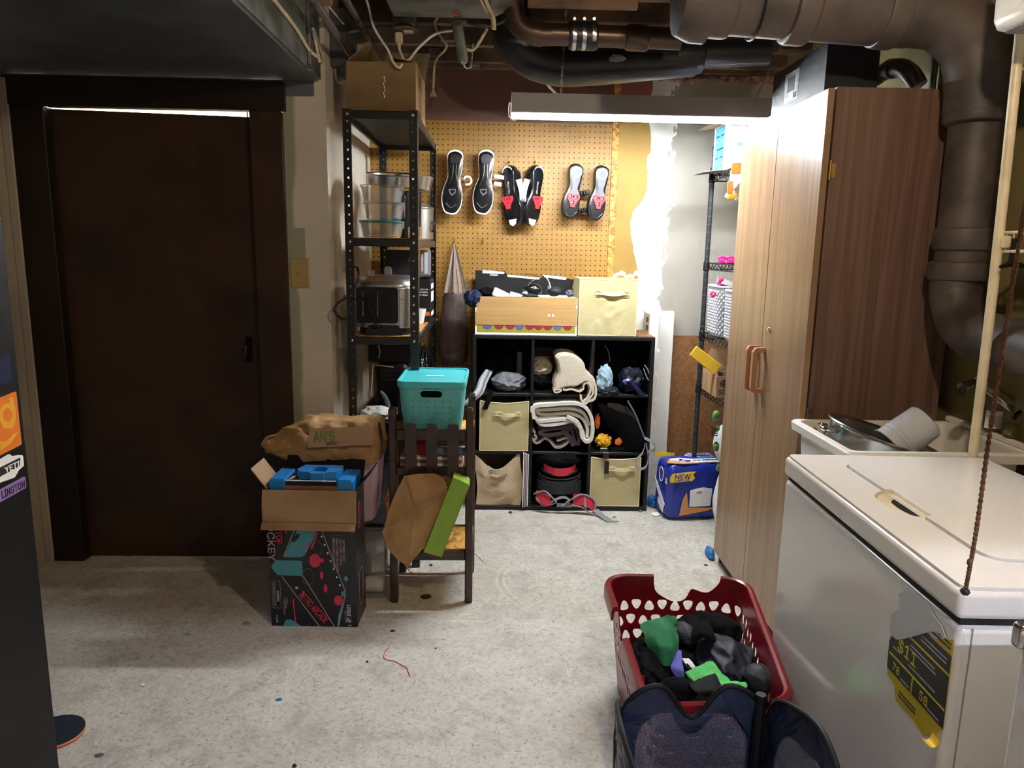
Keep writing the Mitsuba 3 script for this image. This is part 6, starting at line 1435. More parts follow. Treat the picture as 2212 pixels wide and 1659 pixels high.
# ------------------------------------------------------------------ chest freezer
FM = rotz(-1.7, (0.777, 1.115, 0.0)); FL, FW, FH = .815, .545, .86
k = thing('chest_freezer', 'white chest freezer with a torn yellow energy label at the right', 'freezer')
with frame(FM):
    part(k, 'body', rbx(.006, FW - .004, .004, FL, .03, .793, .014), 'white_gloss', smooth=45)
    part(k, 'lid_skirt', rbx(0, FW, 0, FL, .805, .8575, .012), 'white_gloss', smooth=45)
    part(k, 'gasket', bx(.012, FW - .012, .012, FL - .012, .792, .806), 'charcoal', smooth=False)
    dish = sbox(.035, .035, FW - .035, FL - .035).buffer(-.05).buffer(.05, quad_segs=6)
    # lid top: raised rim with a lowered centre panel and a notch for the grip
    inner = sbox(.115, .11, FW - .03, FL - .085).buffer(-.045).buffer(.045, quad_segs=6)
    grip = Polygon(spline(np.array([(.116, .335), (.100, .345), (.078, .375), (.072, .42), (.078, .465), (.100, .495), (.116, .505)]), 5).tolist() + [(.135, .505), (.135, .335)])
    outer = rrect(FW - .012, FL - .012, .018); outer = affinity.translate(outer, FW / 2, FL / 2)
    part(k, 'lid_rim', prism(outer.difference(inner).difference(grip), .006, mtx((0, 0, .8565))), 'white_gloss', smooth=False)
    part(k, 'lid_panel', prism(inner.buffer(-.006).difference(grip.buffer(.002)), .010, mtx((0, 0, .8562))), 'white_gloss', smooth=False)
    part(k, 'lid_groove', prism(inner.buffer(.001).difference(inner.buffer(-.007)), .0006, mtx((0, 0, .8572))), 'grey', smooth=False)
    part(k, 'grip_well', prism(grip, .0006, mtx((0, 0, .8572))), 'cream_paint', 'cream grip recess', False)
    part(k, 'grip_slot', prism(Polygon(spline(np.array([(.120, .345), (.106, .36), (.100, .40), (.104, .44), (.120, .46)]), 5).tolist()), .0004, mtx((0, 0, .8579))), 'black_matte', 'dark grip opening', False)
    part(k, 'corner_seam', tube([(.030, .003, .79), (.030, .003, .04)], .0012, 6), 'grey')
    for x in (.05, FW - .05):
        for y in (.05, FL - .05): part(k, 'foot', cyl((x, y, .001), (x, y, .031), .02, 12), 'black')
    # energy label on the long side (local y along it)
    SL = mtx((.0055, 0, 0), (0, -1, 0), (0, 0, 1), (-1, 0, 0))     # drawn in (-y, z)
    def lab(pts, m, d=.0006, off=0.0, name='label', **kw): return part(k, name, prism(Polygon([(-y, z) for y, z in pts]).buffer(0), d, SL @ mtx((0, 0, off))), m, smooth=False, **kw)
    def lq(cx, cy):
        p = on(cx / 2.44 + 1860, cy / 2.44 + 1250, 0, .783); return p[1] - 1.115, p[2]
    lab([lq(140, 300), (.010, .765), (.006, .60), lq(388, 822), lq(322, 822), lq(262, 735), lq(172, 640), lq(163, 560), lq(125, 500)], 'egold', label='torn yellow energy label')
    lab([(.203, .655), (.150, .735), (.010, .735), (.006, .600), (.200, .600)], 'eblack', off=.0006)
    for z in (.700, .634): lab([(.196, z + .0016), (.008, z + .0016), (.008, z - .0016), (.196, z - .0016)], 'egold', off=.0012, name='label_line')
    lab([(.185, .652), (.165, .652), (.165, .6505), (.185, .6505)], 'egold', off=.0012, name='label_line')
    lab([(.112, .600), (.109, .600), (.109, .633), (.112, .633)], 'egold', off=.0012, name='label_line')
    for s, yy, zz_, h in (('$11', .172, .654, .026), ('78', .182, .607, .016), ('58', .086, .607, .017)):
        part(k, 'label_text', lettering(s, h, SL @ mtx((-yy, zz_, .0013), (1, 0, 0), (0, 1, 0))), 'egold', smooth=False)
    for y0, y1, z in ((.13, .05, .686), (.13, .045, .678), (.10, .02, .722), (.10, .02, .714), (.13, .04, .646), (.15, .12, .605), (.06, .02, .605)): lab([(y0, z), (y1, z), (y1, z + .0022), (y0, z + .0022)], 'grey', off=.0012, name='label_line')
    for y0, y1, z in ((.15, .09, .578), (.15, .09, .570), (.07, .015, .752), (.07, .015, .744)): lab([(y0, z), (y1, z), (y1, z + .003), (y0, z + .003)], 'eblack', off=.0007, name='label_line')
    lab([lq(*q) for q in ((145, 290), (150, 190), (162, 175), (205, 165), (200, 130), (188, 80), (205, 72), (240, 45), (275, 70), (330, 120), (350, 130), (385, 190), (410, 225), (430, 250), (452, 312), (438, 318), (420, 290), (380, 275), (330, 288), (280, 302), (215, 318), (180, 322))], 'lightgrey', d=.0012, off=.0014, label='torn white paper backing')
    part(k, 'label_curl', sheet(np.array([[(.004 - .010 * (1 - math.cos(t)), .022 + w, .575 - .014 * math.sin(t)) for w in (-.012, 0, .010)] for t in np.linspace(0, 2.4, 8)]), .0012), 'yellow', 'curled yellow tip')
# ------------------------------------------------------------------ washer in front of the freezer
k = thing('washing_machine', 'white washing machine at the right edge in front of the freezer', 'washing machine')
part(k, 'body', rbx(.735, 1.33, .25, .925, .02, .872, .012), 'white_gloss', smooth=45)
part(k, 'top', rbx(.728, 1.335, .245, .932, .876, .902, .010), 'white_gloss', 'white top plate', smooth=45)
part(k, 'corner_trim', rbx(.727, .752, .912, .934, .868, .905, .007), 'steel', 'metal corner clip', smooth=45)
for x in (.79, 1.27):
    for y in (.31, .87): part(k, 'foot', cyl((x, y, .001), (x, y, .024), .02, 12), 'black')
# ------------------------------------------------------------------ white wire utility rack over the sink
k = thing('white_wire_rack', 'white enamelled pole and wire shelves standing over the laundry sink', 'shelf rack')
pb, pt = Yp(2109, 985, 1.935), Yp(2196, 40, 1.935)
dv = (pt - pb) / (pt[2] - pb[2])
px_, py_ = (pb[0] + pt[0]) / 2, 1.935
def pole(x, y): return tube([(x + .012, y, .001), (x, y, 1.2), (x - .022, y, 2.02)], .0125, 16, 6)
part(k, 'pole', pole(px_ + .01, py_), 'cream_paint'); part(k, 'pole', pole(px_ + .185, py_), 'cream_paint')
for z in (1.465, 1.92):
    y0, y1, x0, x1 = 1.55, 1.95, px_ + .018, px_ + .19
    part(k, 'shelf_frame', join(tube([(x0, y1, z), (x1, y1, z)], .004, 8), tube([(x0, y1, z - .048), (x1, y1, z - .048)], .004, 8), tube([(x0, y1, z), (x0, y0, z)], .004, 8), tube([(x0, y1, z - .048), (x0, y0, z - .048)], .004, 8)), 'cream_paint')
    part(k, 'shelf_wires', join([tube([(x, y1, z - .05), (x, y1, z), (x, y0, z)], .0026, 6) for x in np.linspace(x0 + .018, x1, 9)]), 'cream_paint', kind='stuff')
    part(k, 'clip', rbx(x0 - .016, x0 + .008, py_ - .022, py_ + .004, z - .04, z - .008, .005), 'cream_paint')
zs = 1.468
k = thing('pinkish_box', 'brownish box standing on the lower white wire shelf', 'box'); part(k, 'carton', bx(px_ + .030, px_ + .16, 1.62, 1.90, zs + .002, zs + .062, .003), 'kraft', smooth=False)
k = thing('pale_container', 'pale blue grey container on top of the brownish box', 'container'); part(k, 'body', rbx(px_ + .052, px_ + .17, 1.64, 1.88, zs + .064, zs + .26, .006), 'lightgrey'); part(k, 'lid', rbx(px_ + .048, px_ + .174, 1.636, 1.884, zs + .261, zs + .275, .004), 'white_plastic')
k = thing('white_tub', 'white plastic tub with a rounded bottom on the upper white wire shelf', 'tub')
q = Yp(2212, 60, 1.80)
with frame(mtx((q[0] + .012, 1.80, 1.926))): part(k, 'body', lathe([(0, .001), (.030, .001), (.044, .010), (.050, .03), (.053, .20), (.050, .20), (.045, .02), (0, .01)], 32, 1, 1.6, 4), 'white_plastic', smooth=50); part(k, 'base', lathe([(0, 0), (.033, 0), (.033, .001), (0, .001)], 24, 1, 1.6, 4), 'grey')
k = thing('hose_spray', 'black hose sprayer hanging below the lower white wire shelf', 'sprayer'); q = Yp(2185, 575, 1.90)
part(k, 'hose', tube([Yp(2192, 515, 1.90), Yp(2186, 545, 1.90), Yp(2183, 568, 1.90)], .006, 8, 4), 'black'); part(k, 'nozzle', tube([Yp(2160, 577, 1.90), Yp(2183, 568, 1.90), Yp(2210, 575, 1.90)], [.004, .010, .006], 10), 'black_gloss')
# ================================================================== game carton with a table game sticking out
BX, BY = -.813, 2.559
k = thing('game_carton', 'tall black printed air hockey carton standing open in front of the dark door', 'box')
BW, BD, BH = .320, .160, .530
with frame(rotz(-1.3, (BX, BY, 0))):
    open_box(k, 0, BW, 0, BD, .001, BH, 'printbox', .004)
    UV = mtx((0, 0, 0), (1, 0, 0), (0, 0, 1), (0, -1, 0))
    def c2(cx, cy): return ((cx - 150 - (1565 - cy) * .012) / 640 * BW, (1565 - cy) / 975 * BH)
    lay = [0]
    def pr(pts, m, name='print', label=None, poly=None):
        lay[0] += 1
        p = poly if poly is not None else Polygon([c2(*q) for q in pts])
        return part(k, name, prism(p.buffer(0).intersection(sbox(.001, .002, BW - .001, BH)), .0004, UV @ mtx((0, 0, .0003 + .00012 * lay[0]))), m, label, False)
    def ln(pts, w, m): return pr(None, m, 'print_line', poly=LineString([c2(*q) for q in pts]).buffer(w, cap_style=2))
    pr([(400, 1190), (470, 960), (545, 850), (712, 1305), (640, 1562), (480, 1562), (245, 1200), (215, 1190)], 'printblack', label='printed dark game table')
    pr([(265, 1060), (385, 845), (525, 845), (470, 965), (420, 1045), (390, 1060)], 'printteal', label='printed teal end of the table')
    pr([(330, 950), (345, 905), (390, 890), (385, 920), (345, 955)], 'printblack')
    pr([(168, 1135), (205, 1082), (395, 1085), (402, 1195), (215, 1192)], 'printteal', label='printed teal corner')
    pr([(640, 1558), (650, 1480), (705, 1320), (712, 1330), (668, 1500), (655, 1560)], 'printteal')
    pr([(675, 1345), (680, 1305), (705, 1295), (710, 1330)], 'printteal')
    pr([(235, 1562), (260, 1515), (300, 1515), (370, 1562)], 'printteal')
    for a in (((245, 1200), (505, 1560)), ((402, 1195), (620, 1565)), ((545, 850), (712, 1310)), ((265, 1060), (360, 850)), ((640, 1560), (705, 1330))): ln(a, .0016, 'printgrey')
    ln([(470, 1000), (520, 880)], .003, 'printpink'); ln([(320, 1360), (330, 1535)], .0022, 'printpink'); ln([(293, 842), (293, 890)], .0022, 'printpink'); ln([(430, 1020), (462, 965)], .0024, 'printpink')
    for t in np.linspace(0, 1, 7): pr(None, 'white', 'print_dot', poly=Point(c2(550 + 120 * t, 910 + 345 * t)).buffer(.0032))
    for cx, cy, r in ((520, 990, .022), (440, 1195, .028)):
        p = affinity.scale(Point(c2(cx, cy)).buffer(r), .8, 1.15); pr(None, 'midgrey', 'print_ring', poly=p.difference(affinity.scale(p, .93, .93)))
    for cx, cy in ((540, 1185), (565, 1280)): pr(None, 'printpink', 'print_puck', poly=affinity.scale(Point(c2(cx, cy)).buffer(.0085), .8, 1.9))
    for cx, cy, s in ((495, 1080, 1.0), (655, 1365, .75)):
        pr(None, 'printpink', 'print_pusher', poly=affinity.scale(Point(c2(cx, cy)).buffer(.021 * s), 1, 1.25)); pr(None, 'printpink', 'print_pusher', poly=affinity.scale(Point(c2(cx + 42 * s, cy - 2)).buffer(.010 * s), 1.2, 1))
    pr([(388, 1300), (412, 1300), (400, 1335)], 'greenwrap'); pr(None, 'palepink', poly=Point(c2(352, 1278)).buffer(.006)); pr([(718, 1180), (738, 1205), (718, 1230), (700, 1205)], 'printteal')
    def down(s, cx, cy, h, w, m, bold=False): return part(k, 'print_text', lettering(s, h, mtx((c2(cx, cy)[0], -.006, c2(cx, cy)[1]), (0, 0, -1), (1, 0, 0), (0, -1, 0)), w, .0004, bold), m, None, False)
    down('HOCKEY', 158, 760, .027, .172, 'palepink'); down('TABLETOP', 222, 740, .022, .118, 'printpink', True)
    for s, cx, cy, w in (('20" RINK SIZE', 714, 925, .082), ('LED LIGHT STRIPS', 690, 920, .100), ('HIGH-POWER FAN MOTOR', 664, 915, .132), ('BRIGHT NEON COLORS', 640, 915, .115)): down(s, cx - 10, cy, .008, w, 'palepink')
    for cx in (690, 666, 642, 618): pr([(cx - 6, 895), (cx + 6, 893), (cx, 906)], 'printpink')
    down('LIGHT UP', 718, 1395, .014, .070, 'lightgrey', True); down('EDITION', 700, 1440, .009, .046, 'printgrey'); down('5+', 726, 1540, .010, .014, 'lightgrey', True); down('1 COUNT', 190, 1478, .007, .030, 'lightgrey')
    fr_ = Polygon([c2(*q) for q in ((170, 1230), (232, 1230), (232, 1428), (170, 1428))]); pr(None, 'printgrey', 'print_frame', poly=fr_.difference(fr_.buffer(-.0012))); down('WARNING', 205, 1300, .008, .042, 'lightgrey', True)
    for j in range(3): ln([(180 + 7 * j, 1240), (180 + 7 * j, 1415)], .0006, 'printgrey')
    for j in range(3): down(('2 PUCKS', '2 STRIKERS', '1 SCORE COUNTER')[j], 272 - 12 * j, 1345, .006, (.03, .045, .07)[j], 'printgrey')
    a0, a1 = np.array(c2(360, 1330)), np.array(c2(545, 1535)); d = a1 - a0; l = np.linalg.norm(d); d /= l
    part(k, 'print_text', lettering('RETRO ARCADE', .026, mtx((a0[0], -.006, a0[1]), (d[0], 0, d[1]), (-d[1], 0, d[0]), (0, -1, 0)), l * .98, .0004, True), 'printpink', 'slanted pink lettering', False)
    # right side print
    SD = mtx((BW, 0, 0), (0, 1, 0), (0, 0, 1), (1, 0, 0))
    part(k, 'side_text', lettering('RETRO', .030, SD @ mtx((.05, .47, .0003), (0, -1, 0), (1, 0, 0)), .10, .0005, True), 'printpink', smooth=False)
    p = rrect(.07, .14, .02); part(k, 'side_print', prism(affinity.translate(p.difference(p.buffer(-.002)), .08, .13), .0006, SD), 'printgrey', smooth=False)
    # flaps
    P = np.array([[(x, -.002 - .010 * math.sin(t * 2.6) - .006 * t, BH + .002 - .118 * t) for t in np.linspace(0, 1, 8)] for x in np.linspace(-.012, BW + .006, 6)])
    part(k, 'front_flap', sheet(P, .003), 'kraft', 'plain cardboard front flap folded down')
    part(k, 'flap_lip', sheet(np.array([[(x, -.016 - .018 * t, BH - .117 - .022 * t) for t in np.linspace(0, 1, 4)] for x in np.linspace(-.014, BW + .004, 6)]), .003), 'kraft', smooth=50)
    flap(k, (0, 0.01, BH), (0, BD - .01, BH), (-.055, 0, .075), 'kraft', name='left_flap')
    flap(k, (BW, .004, BH), (BW, BD - .004, BH), (.055, .0, .055), 'printbox', name='right_flap', bend=.01)
    flap(k, (0.02, BD, BH), (BW, BD, BH), (0, .05, .07), 'printbox', name='back_flap')
# table game inside
g = thing('table_game', 'blue cornered table hockey game packed in the open black carton', 'game')
with frame(rotz(-1.3, (BX, BY, 0))):
    part(g, 'board', bx(.014, BW - .014, .014, BD - .016, .012, BH + .030, .003), 'cloth_navy', 'dark printed playing board', False)
    part(g, 'front_rail', bx(.012, BW - .012, .008, .020, .012, BH + .014, .002), 'brownboard', smooth=False)
    for x0 in (.008, BW - .068): part(g, 'corner', bx(x0, x0 + .060, .006, BD - .008, .38, BH + .038, .006), 'bluetoy', 'blue plastic corner', False)
    part(g, 'scorer', prism(Polygon([(.096, .065), (.115, .035), (.15, .028), (.155, .016), (.205, .016), (.21, .028), (.245, .035), (.262, .060), (.255, .120), (.112, .120)]).difference(affinity.scale(Point(.180, .072).buffer(.026), 1, .8).union(sbox(.154, .04, .206, .07))), .030, mtx((0, 0, BH + .0305))), 'bluetoy', 'blue scoring arch', False)
    part(g, 'scorer_base', prism(sbox(.110, .03, .25, .118), .006, mtx((0, 0, BH + .031))), 'bluetoy', smooth=False)
    part(g, 'rail_line', bx(.07, BW - .07, .0135, .016, BH + .0305, BH + .034), 'white', smooth=False)
    part(g, 'print', prism(Polygon([(.072, .03), (.092, .05), (.086, .06), (.094, .08), (.078, .07)]), .001, mtx((0, 0, BH + .0305))), 'white', smooth=False)
# clear bin with paper rolls on the floor behind the carton
k = thing('clear_bin', 'clear plastic bin holding white paper rolls on the floor behind the game carton', 'bin')
cx0, cx1, cy0, cy1 = -.80, -.425, 2.78, 3.09
open_box(k, cx0, cx1, cy0, cy1, .001, .30, 'clearbin', .003)
part(k, 'rim', tube([(x, y, .30) for x, y in ((cx0, cy0), (cx1, cy0), (cx1, cy1), (cx0, cy1))], .006, 8, closed=True), 'clearbin')
for i, (x, y, z, a) in enumerate(((-.475, 2.84, .036, 0), (-.468, 2.88, .105, 25), (-.60, 2.86, .036, 10), (-.485, 2.96, .036, 90), (-.475, 2.90, .175, 60), (-.62, 2.92, .11, 100))):
    c, s = math.cos(math.radians(a)) * .035, math.sin(math.radians(a)) * .035
    solo('paper_roll', ['white paper roll at the lower right front of the clear bin', 'slanted white paper roll above the front one in the clear bin', 'white paper roll at the bottom middle of the clear bin', 'white paper roll at the back of the clear bin', 'topmost white paper roll in the clear bin', 'white paper roll leaning in the left of the clear bin'][i], 'paper roll', tube([(x - c, y - s, z), (x - c * .9, y - s * .9, z), (x + c * .9, y + s * .9, z), (x + c, y + s, z)], [.028, .032, .032, .028], 20), 'white', 'paper rolls in the clear bin')
k = thing('pink_bin', 'pale pink translucent bin stacked on the clear bin beside the game carton', 'bin')
with frame(mtx(((cx0 + cx1) / 2 - .01, (cy0 + cy1) / 2, .309))):
    part(k, 'body', lathe([(0, 0), (.84, 0), (.88, .006), (1, .245), (1.04, .25), (1.04, .256), (.97, .256), (.85, .01), (0, .006)], 44, .170, .14, 6), 'palepink', smooth=50)
solo('orange_wrapper', 'crinkled orange and red wrapper showing at the side of the pink bin', 'wrapper', blob((cx1 + .001, 2.90, .375), (.012, .05, .055), 93, .3, 2.5, 3, .307, .7), 'tan')
# paper bag lying on top
k = thing('paper_bag', 'crumpled brown paper bag with green lettering lying above the game carton', 'bag')
yb_ = 2.90
def pbag(u, v):
    "u along the bag from its mouth (left) to its base (right), v around"
    t = 2 * math.pi * v
    a, b = Yp(572, 962, yb_), Yp(828, 975, yb_)
    c = a + (b - a) * u
    hz = (.012 + .088 * min(1, u * 3.0) ** .8) * (1 if u < .97 else .8); hy = .05 + .10 * min(1, u * 2.5)
    if u > .99: hz, hy = hz * .55, hy * .7
    q = c + np.array([0, hy * math.cos(t) * abs(math.cos(t)) ** -.25, hz * math.sin(t) * abs(math.sin(t)) ** -.15 + .038 * u + .012])
    n = meshkit.fbm(np.array((q[0] * 9, q[1] * 9 + 40, q[2] * 12)), 3, 3) - .5; n2 = abs(meshkit.fbm(np.array((q[0] * 12, q[1] * 5 + 9, q[2] * 14)), 2, 8) - .5)
    cr_ = abs(math.sin(9 * u + 4 * math.sin(2 * t) + 5 * n)) ** .6 + .6 * abs(math.sin(17 * u - 3 * t + 6 * n)) ** .6
    return q + np.array([n * .03, (cr_ - 1.1) * .010 * math.cos(t), n * .05 - n2 * .08 * (1 if u > .05 else 0) + (cr_ - 1.1) * .010])
vs = (np.arange(64) + .003) / 64
V = np.array([[pbag(u, v) for v in vs] for u in np.concatenate([np.linspace(0, .98, 40), [1.0]])])
zmin = .568; V[:, :, 2] = np.maximum(V[:, :, 2], zmin)
nn = V.shape[1]; f = []
for i in range(len(V) - 1):
    for j in range(nn):
        l = (j + 1) % nn; f += [[i * nn + j, i * nn + l, (i + 1) * nn + l], [i * nn + j, (i + 1) * nn + l, (i + 1) * nn + j]]
vv = np.vstack([V.reshape(-1, 3), V[-1].mean(0)]); f += [[(len(V) - 1) * nn + j, (len(V) - 1) * nn + (j + 1) % nn, len(vv) - 1] for j in range(nn)]
part(k, 'body', (vv, np.array(f)), 'paper', smooth=24)
part(k, 'handle', tube(np.array([Yp(a, b, yy) for a, b, yy in ((575, 968, 2.86), (569, 955, 2.85), (578, 944, 2.85), (596, 940, 2.86), (612, 942, 2.88))]), .0032, 7, 5), 'paper', 'twisted paper handle')
BV = V.reshape(-1, 3); rel = BV - EYE; zc_ = rel @ _f; BP = np.stack([1106 + F * (rel @ CR) / zc_, 829.5 - F * (rel @ CU) / zc_], 1)
def onbag(px, py, off=.006):
    "point of the bag's near surface behind a pixel"
    d2 = np.hypot(BP[:, 0] - px, BP[:, 1] - py); c = np.where(d2 < 16)[0]
    y = BV[c[np.argmin(zc_[c])], 1] if len(c) else 2.80
    return Yp(px, py, y - off)
A0, A1, A2 = onbag(664, 967, .016), onbag(806, 961, .016), onbag(668, 926, .016)
ym_ = min(A0[1], A1[1]); A0, A1 = Yp(664, 967, ym_), Yp(806, 961, ym_); A2 = Yp(668, 926, max(A2[1], ym_ + .01)); A3 = A2 + (A1 - A0) * .97
part(k, 'flat_panel', trimesh.convex.convex_hull(np.array([A0, A1, A2, A3, A0 + [0, .003, -.002], A1 + [0, .003, -.002], A2 + [0, .003, -.002], A3 + [0, .003, -.002]])), 'kraft', 'paler flat panel', False)
pe, pq = A1 - A0, A2 - A0; pz = np.cross(pe, pq); pz /= np.linalg.norm(pz)
a = A0 + pe * .08 + pq * .30 + pz * .0012; b = a + pe * .38; c = a + pq * .55
e1 = (b - a) / np.linalg.norm(b - a); e2 = c - a; e2 -= e1 * (e2 @ e1); hgt = np.linalg.norm(e2); e2 /= hgt
part(k, 'text', lettering("AN'S", hgt * .95, mtx(a, e1, e2, np.cross(e1, e2)), np.linalg.norm(b - a) * .86, .0008, True), 'greenwrap', 'dark green lettering', False)
part(k, 'text', lettering('MARKET', hgt * .36, mtx(a + e1 * np.linalg.norm(b - a) * .52 - e2 * hgt * .42, e1, e2, np.cross(e1, e2)), np.linalg.norm(b - a) * .50, .0008), 'darkwood', smooth=False)
# ------------------------------------------------------------------ slatted wooden stand
k = thing('wooden_stand', 'dark slatted wooden stand with two shelves carrying the teal bin', 'stand')
HX0, HX1, HY0, HY1, HH = -.398, -.072, 2.744, 3.055, .800
for x in (HX0, HX1 - .030):
    for y in (HY0, HY1 - .030):
        part(k, 'post', ringloft([[(x + .015 + a * .015 * s, y + .015 + b * .015 * s, z) for a, b in ((-1, -.7), (-.7, -1), (.7, -1), (1, -.7), (1, .7), (.7, 1), (-.7, 1), (-1, .7))] for z, s in ((.001, .92), (.01, 1), (HH - .012, 1), (HH, .6))]), 'darkwood', smooth=False)
for y0 in (HY0 + .004, HY1 - .026):
    for z0, z1 in ((.668, .712 if y0 < HY0 + .01 else .686), (.528, .562), (.180, .216)): part(k, 'rail', bx(HX0 + .030, HX1 - .030, y0, y0 + .020, z0, z1, .003), 'darkwood', smooth=False)
for x0 in (HX0 + .002, HX1 - .024):
    for z0, z1 in ((.655, .684), (.186, .212)): part(k, 'rail', bx(x0, x0 + .020, HY0 + .030, HY1 - .030, z0, z1, .003), 'darkwood', smooth=False)
for xc in (-.312, -.232, -.150):
    part(k, 'slat', prism(Polygon(np.array(rrect(.044, .212, .012).exterior.coords) + [xc, .632]), .012, XZ @ mtx((0, 0, -HY0 - .002))), 'darkwood', smooth=False)
    part(k, 'slat', bx(xc - .022, xc + .022, HY1 - .006, HY1 + .005, .53, .686, .003), 'darkwood', smooth=False)
for z in (.690, .219, .40):
    part(k, 'shelf', bx(HX0 + .004, HX1 - .004, HY0 + .032, HY1 - .032, z - .014, z, .002) if z != .40 else bx(HX0 + .02, HX1 - .02, HY0 + .04, HY1 - .032, z + .128, z + .140, .002), 'osb' if z != .40 else 'darkwood', 'orange brown wood shelf' if z != .40 else None, False)
for i, (z0, z1, m, lab) in enumerate(((.541, .552, 'red', 'red folder under the pale folders in the wooden stand'), (.553, .566, 'white', 'white folder in the middle of the pile in the wooden stand'), (.567, .580, 'kraft', 'tan folder near the top of the pile in the wooden stand'), (.581, .592, 'packwhite', 'white folder on top of the pile in the wooden stand'))):
    solo('paper_folder', lab, 'folder', bx(-.36, -.115, 2.79, 3.0, z0, z1, .002), m, 'folders in the wooden stand', False)
for i, (x, y, z) in enumerate(((-.125, 2.80, .613), (-.125, 2.83, .645))):
    solo('rolled_cloth', ['grey rolled cloth on the folders at the right of the wooden stand', 'second grey roll lying higher at the right of the wooden stand'][i], 'cloth roll', tube([(x - .10, y, z), (x - .095, y, z), (x + .02, y, z), (x + .025, y, z)], [.010, .0165, .0165, .010], 14), 'cloth_grey')
solo('red_package', 'red package beside the rolls in the upper part of the wooden stand', 'package', rbx(-.30, -.24, 2.82, 2.90, .593, .640, .006), 'red')
# teal bin
k = thing('teal_bin', 'teal plastic bin with a lid and oval handle hole on the wooden stand', 'bin')
tx0, tx1, ty0, ty1 = -.366, -.108, 2.780, 3.120
with frame(mtx(((tx0 + tx1) / 2, (ty0 + ty1) / 2, .6915))):
    w, d, h = (tx1 - tx0) / 2, (ty1 - ty0) / 2, .190
    def tring(s, z, r=.035): return [(px_ * s, py_ * s * (d / w if False else 1) , z) for px_, py_ in np.array(rrect(2 * w, 2 * d, r).exterior.coords)[:-1]]
    # front wall with hole, the rest lofted
    per = np.array(rrect(2 * w, 2 * d, .035).exterior.coords)
    def wrapwall(poly, path, th, taper, zh, step=.014):
        "wraps a polygon drawn in (arc length, z) round the closed path"
        seg = np.r_[0, np.cumsum(np.linalg.norm(np.diff(path, axis=0), axis=1))]
        ms = []
        n = int(seg[-1] / step)
        for i in range(n):
            g_ = poly.intersection(sbox(seg[-1] * i / n, -1, seg[-1] * (i + 1) / n, 9))
            if g_.is_empty or g_.area < 1e-9: continue
            ms.append(prism(Polygon(g_.exterior) if g_.geom_type == 'Polygon' and not g_.interiors else union_all([q for q in getattr(g_, 'geoms', [g_]) if q.geom_type == 'Polygon']), th))
        v, f = join(ms)
        c = path[:-1].mean(0)
        tn = np.diff(path, axis=0); nr = np.stack([tn[:, 1], -tn[:, 0]], 1); nr /= np.linalg.norm(nr, axis=1, keepdims=True) + 1e-12
        X = np.interp(v[:, 0], seg, path[:, 0]); Y = np.interp(v[:, 0], seg, path[:, 1])
        i = np.clip(np.searchsorted(seg, v[:, 0]) - 1, 0, len(nr) - 1)
        k_ = taper + (1 - taper) * v[:, 1] / zh
        xy = c + (np.stack([X, Y], 1) - c) * k_[:, None] - nr[i] * v[:, 2:3] * (1 if True else 0)
        return np.column_stack([xy, v[:, 1]]), f
    path = per if Polygon(per).exterior.is_ccw else per[::-1]
    seg = np.r_[0, np.cumsum(np.linalg.norm(np.diff(path, axis=0), axis=1))]
    mid = path[np.argmin(path[:, 1])]
    # arc length where the front wall's middle lies
    fi = [i for i in range(len(path) - 1) if path[i, 1] < -d + 1e-6 and path[i + 1, 1] < -d + 1e-6][0]
    sF = seg[fi] + np.linalg.norm(path[fi] - [0, -d])
    bi = [i for i in range(len(path) - 1) if path[i, 1] > d - 1e-6 and path[i + 1, 1] > d - 1e-6][0]
    sB = seg[bi] + np.linalg.norm(path[bi] - [0, d])
    hole = affinity.translate(rrect(.086, .026, .0125), sF, h - .037); hole2 = affinity.translate(rrect(.086, .026, .0125), sB, h - .037)
    dots = [Point(sF - .076 + .0305 * i, h - .066 - .0245 * j).buffer(.0021, quad_segs=2) for i in range(6) for j in range(4)]
    wall = sbox(0, .006, seg[-1], h).difference(union_all([hole, hole2] + dots))
    part(k, 'body', wrapwall(wall, path, .003, .87, h), 'teal', smooth=30)
    part(k, 'handle_rim', wrapwall(affinity.translate(rrect(.098, .038, .018), sF, h - .037).difference(hole), path, -.003, .87, h), 'teal', smooth=30)
    part(k, 'base', prism(affinity.scale(rrect(2 * w, 2 * d, .035), .87, .87), .006, mtx((0, 0, .0005))), 'teal', smooth=False)
    part(k, 'contents', blob((0, 0, .09), (w * .7, d * .7, .075), 95, .2, 2.2, 3, .008, .5), 'cloth_green', 'dark green cloth seen through the handle hole')
    R_ = lambda s, z: [(x * s, y * s, z) for x, y in np.array(rrect(2 * w, 2 * d, .035).exterior.coords)[:-1]]
    part(k, 'lid', ringloft([R_(1.02, h - .012), R_(1.035, h - .012), R_(1.045, h + .006), R_(1.03, h + .012), R_(.975, h + .012), R_(.955, h + .006), R_(.5, h + .0065)], (False, True)), 'teal_lid', smooth=40)
    part(k, 'label', bx(-.034, .036, -.012, .004, h + .0072, h + .0082), 'white', 'white paper label', False)
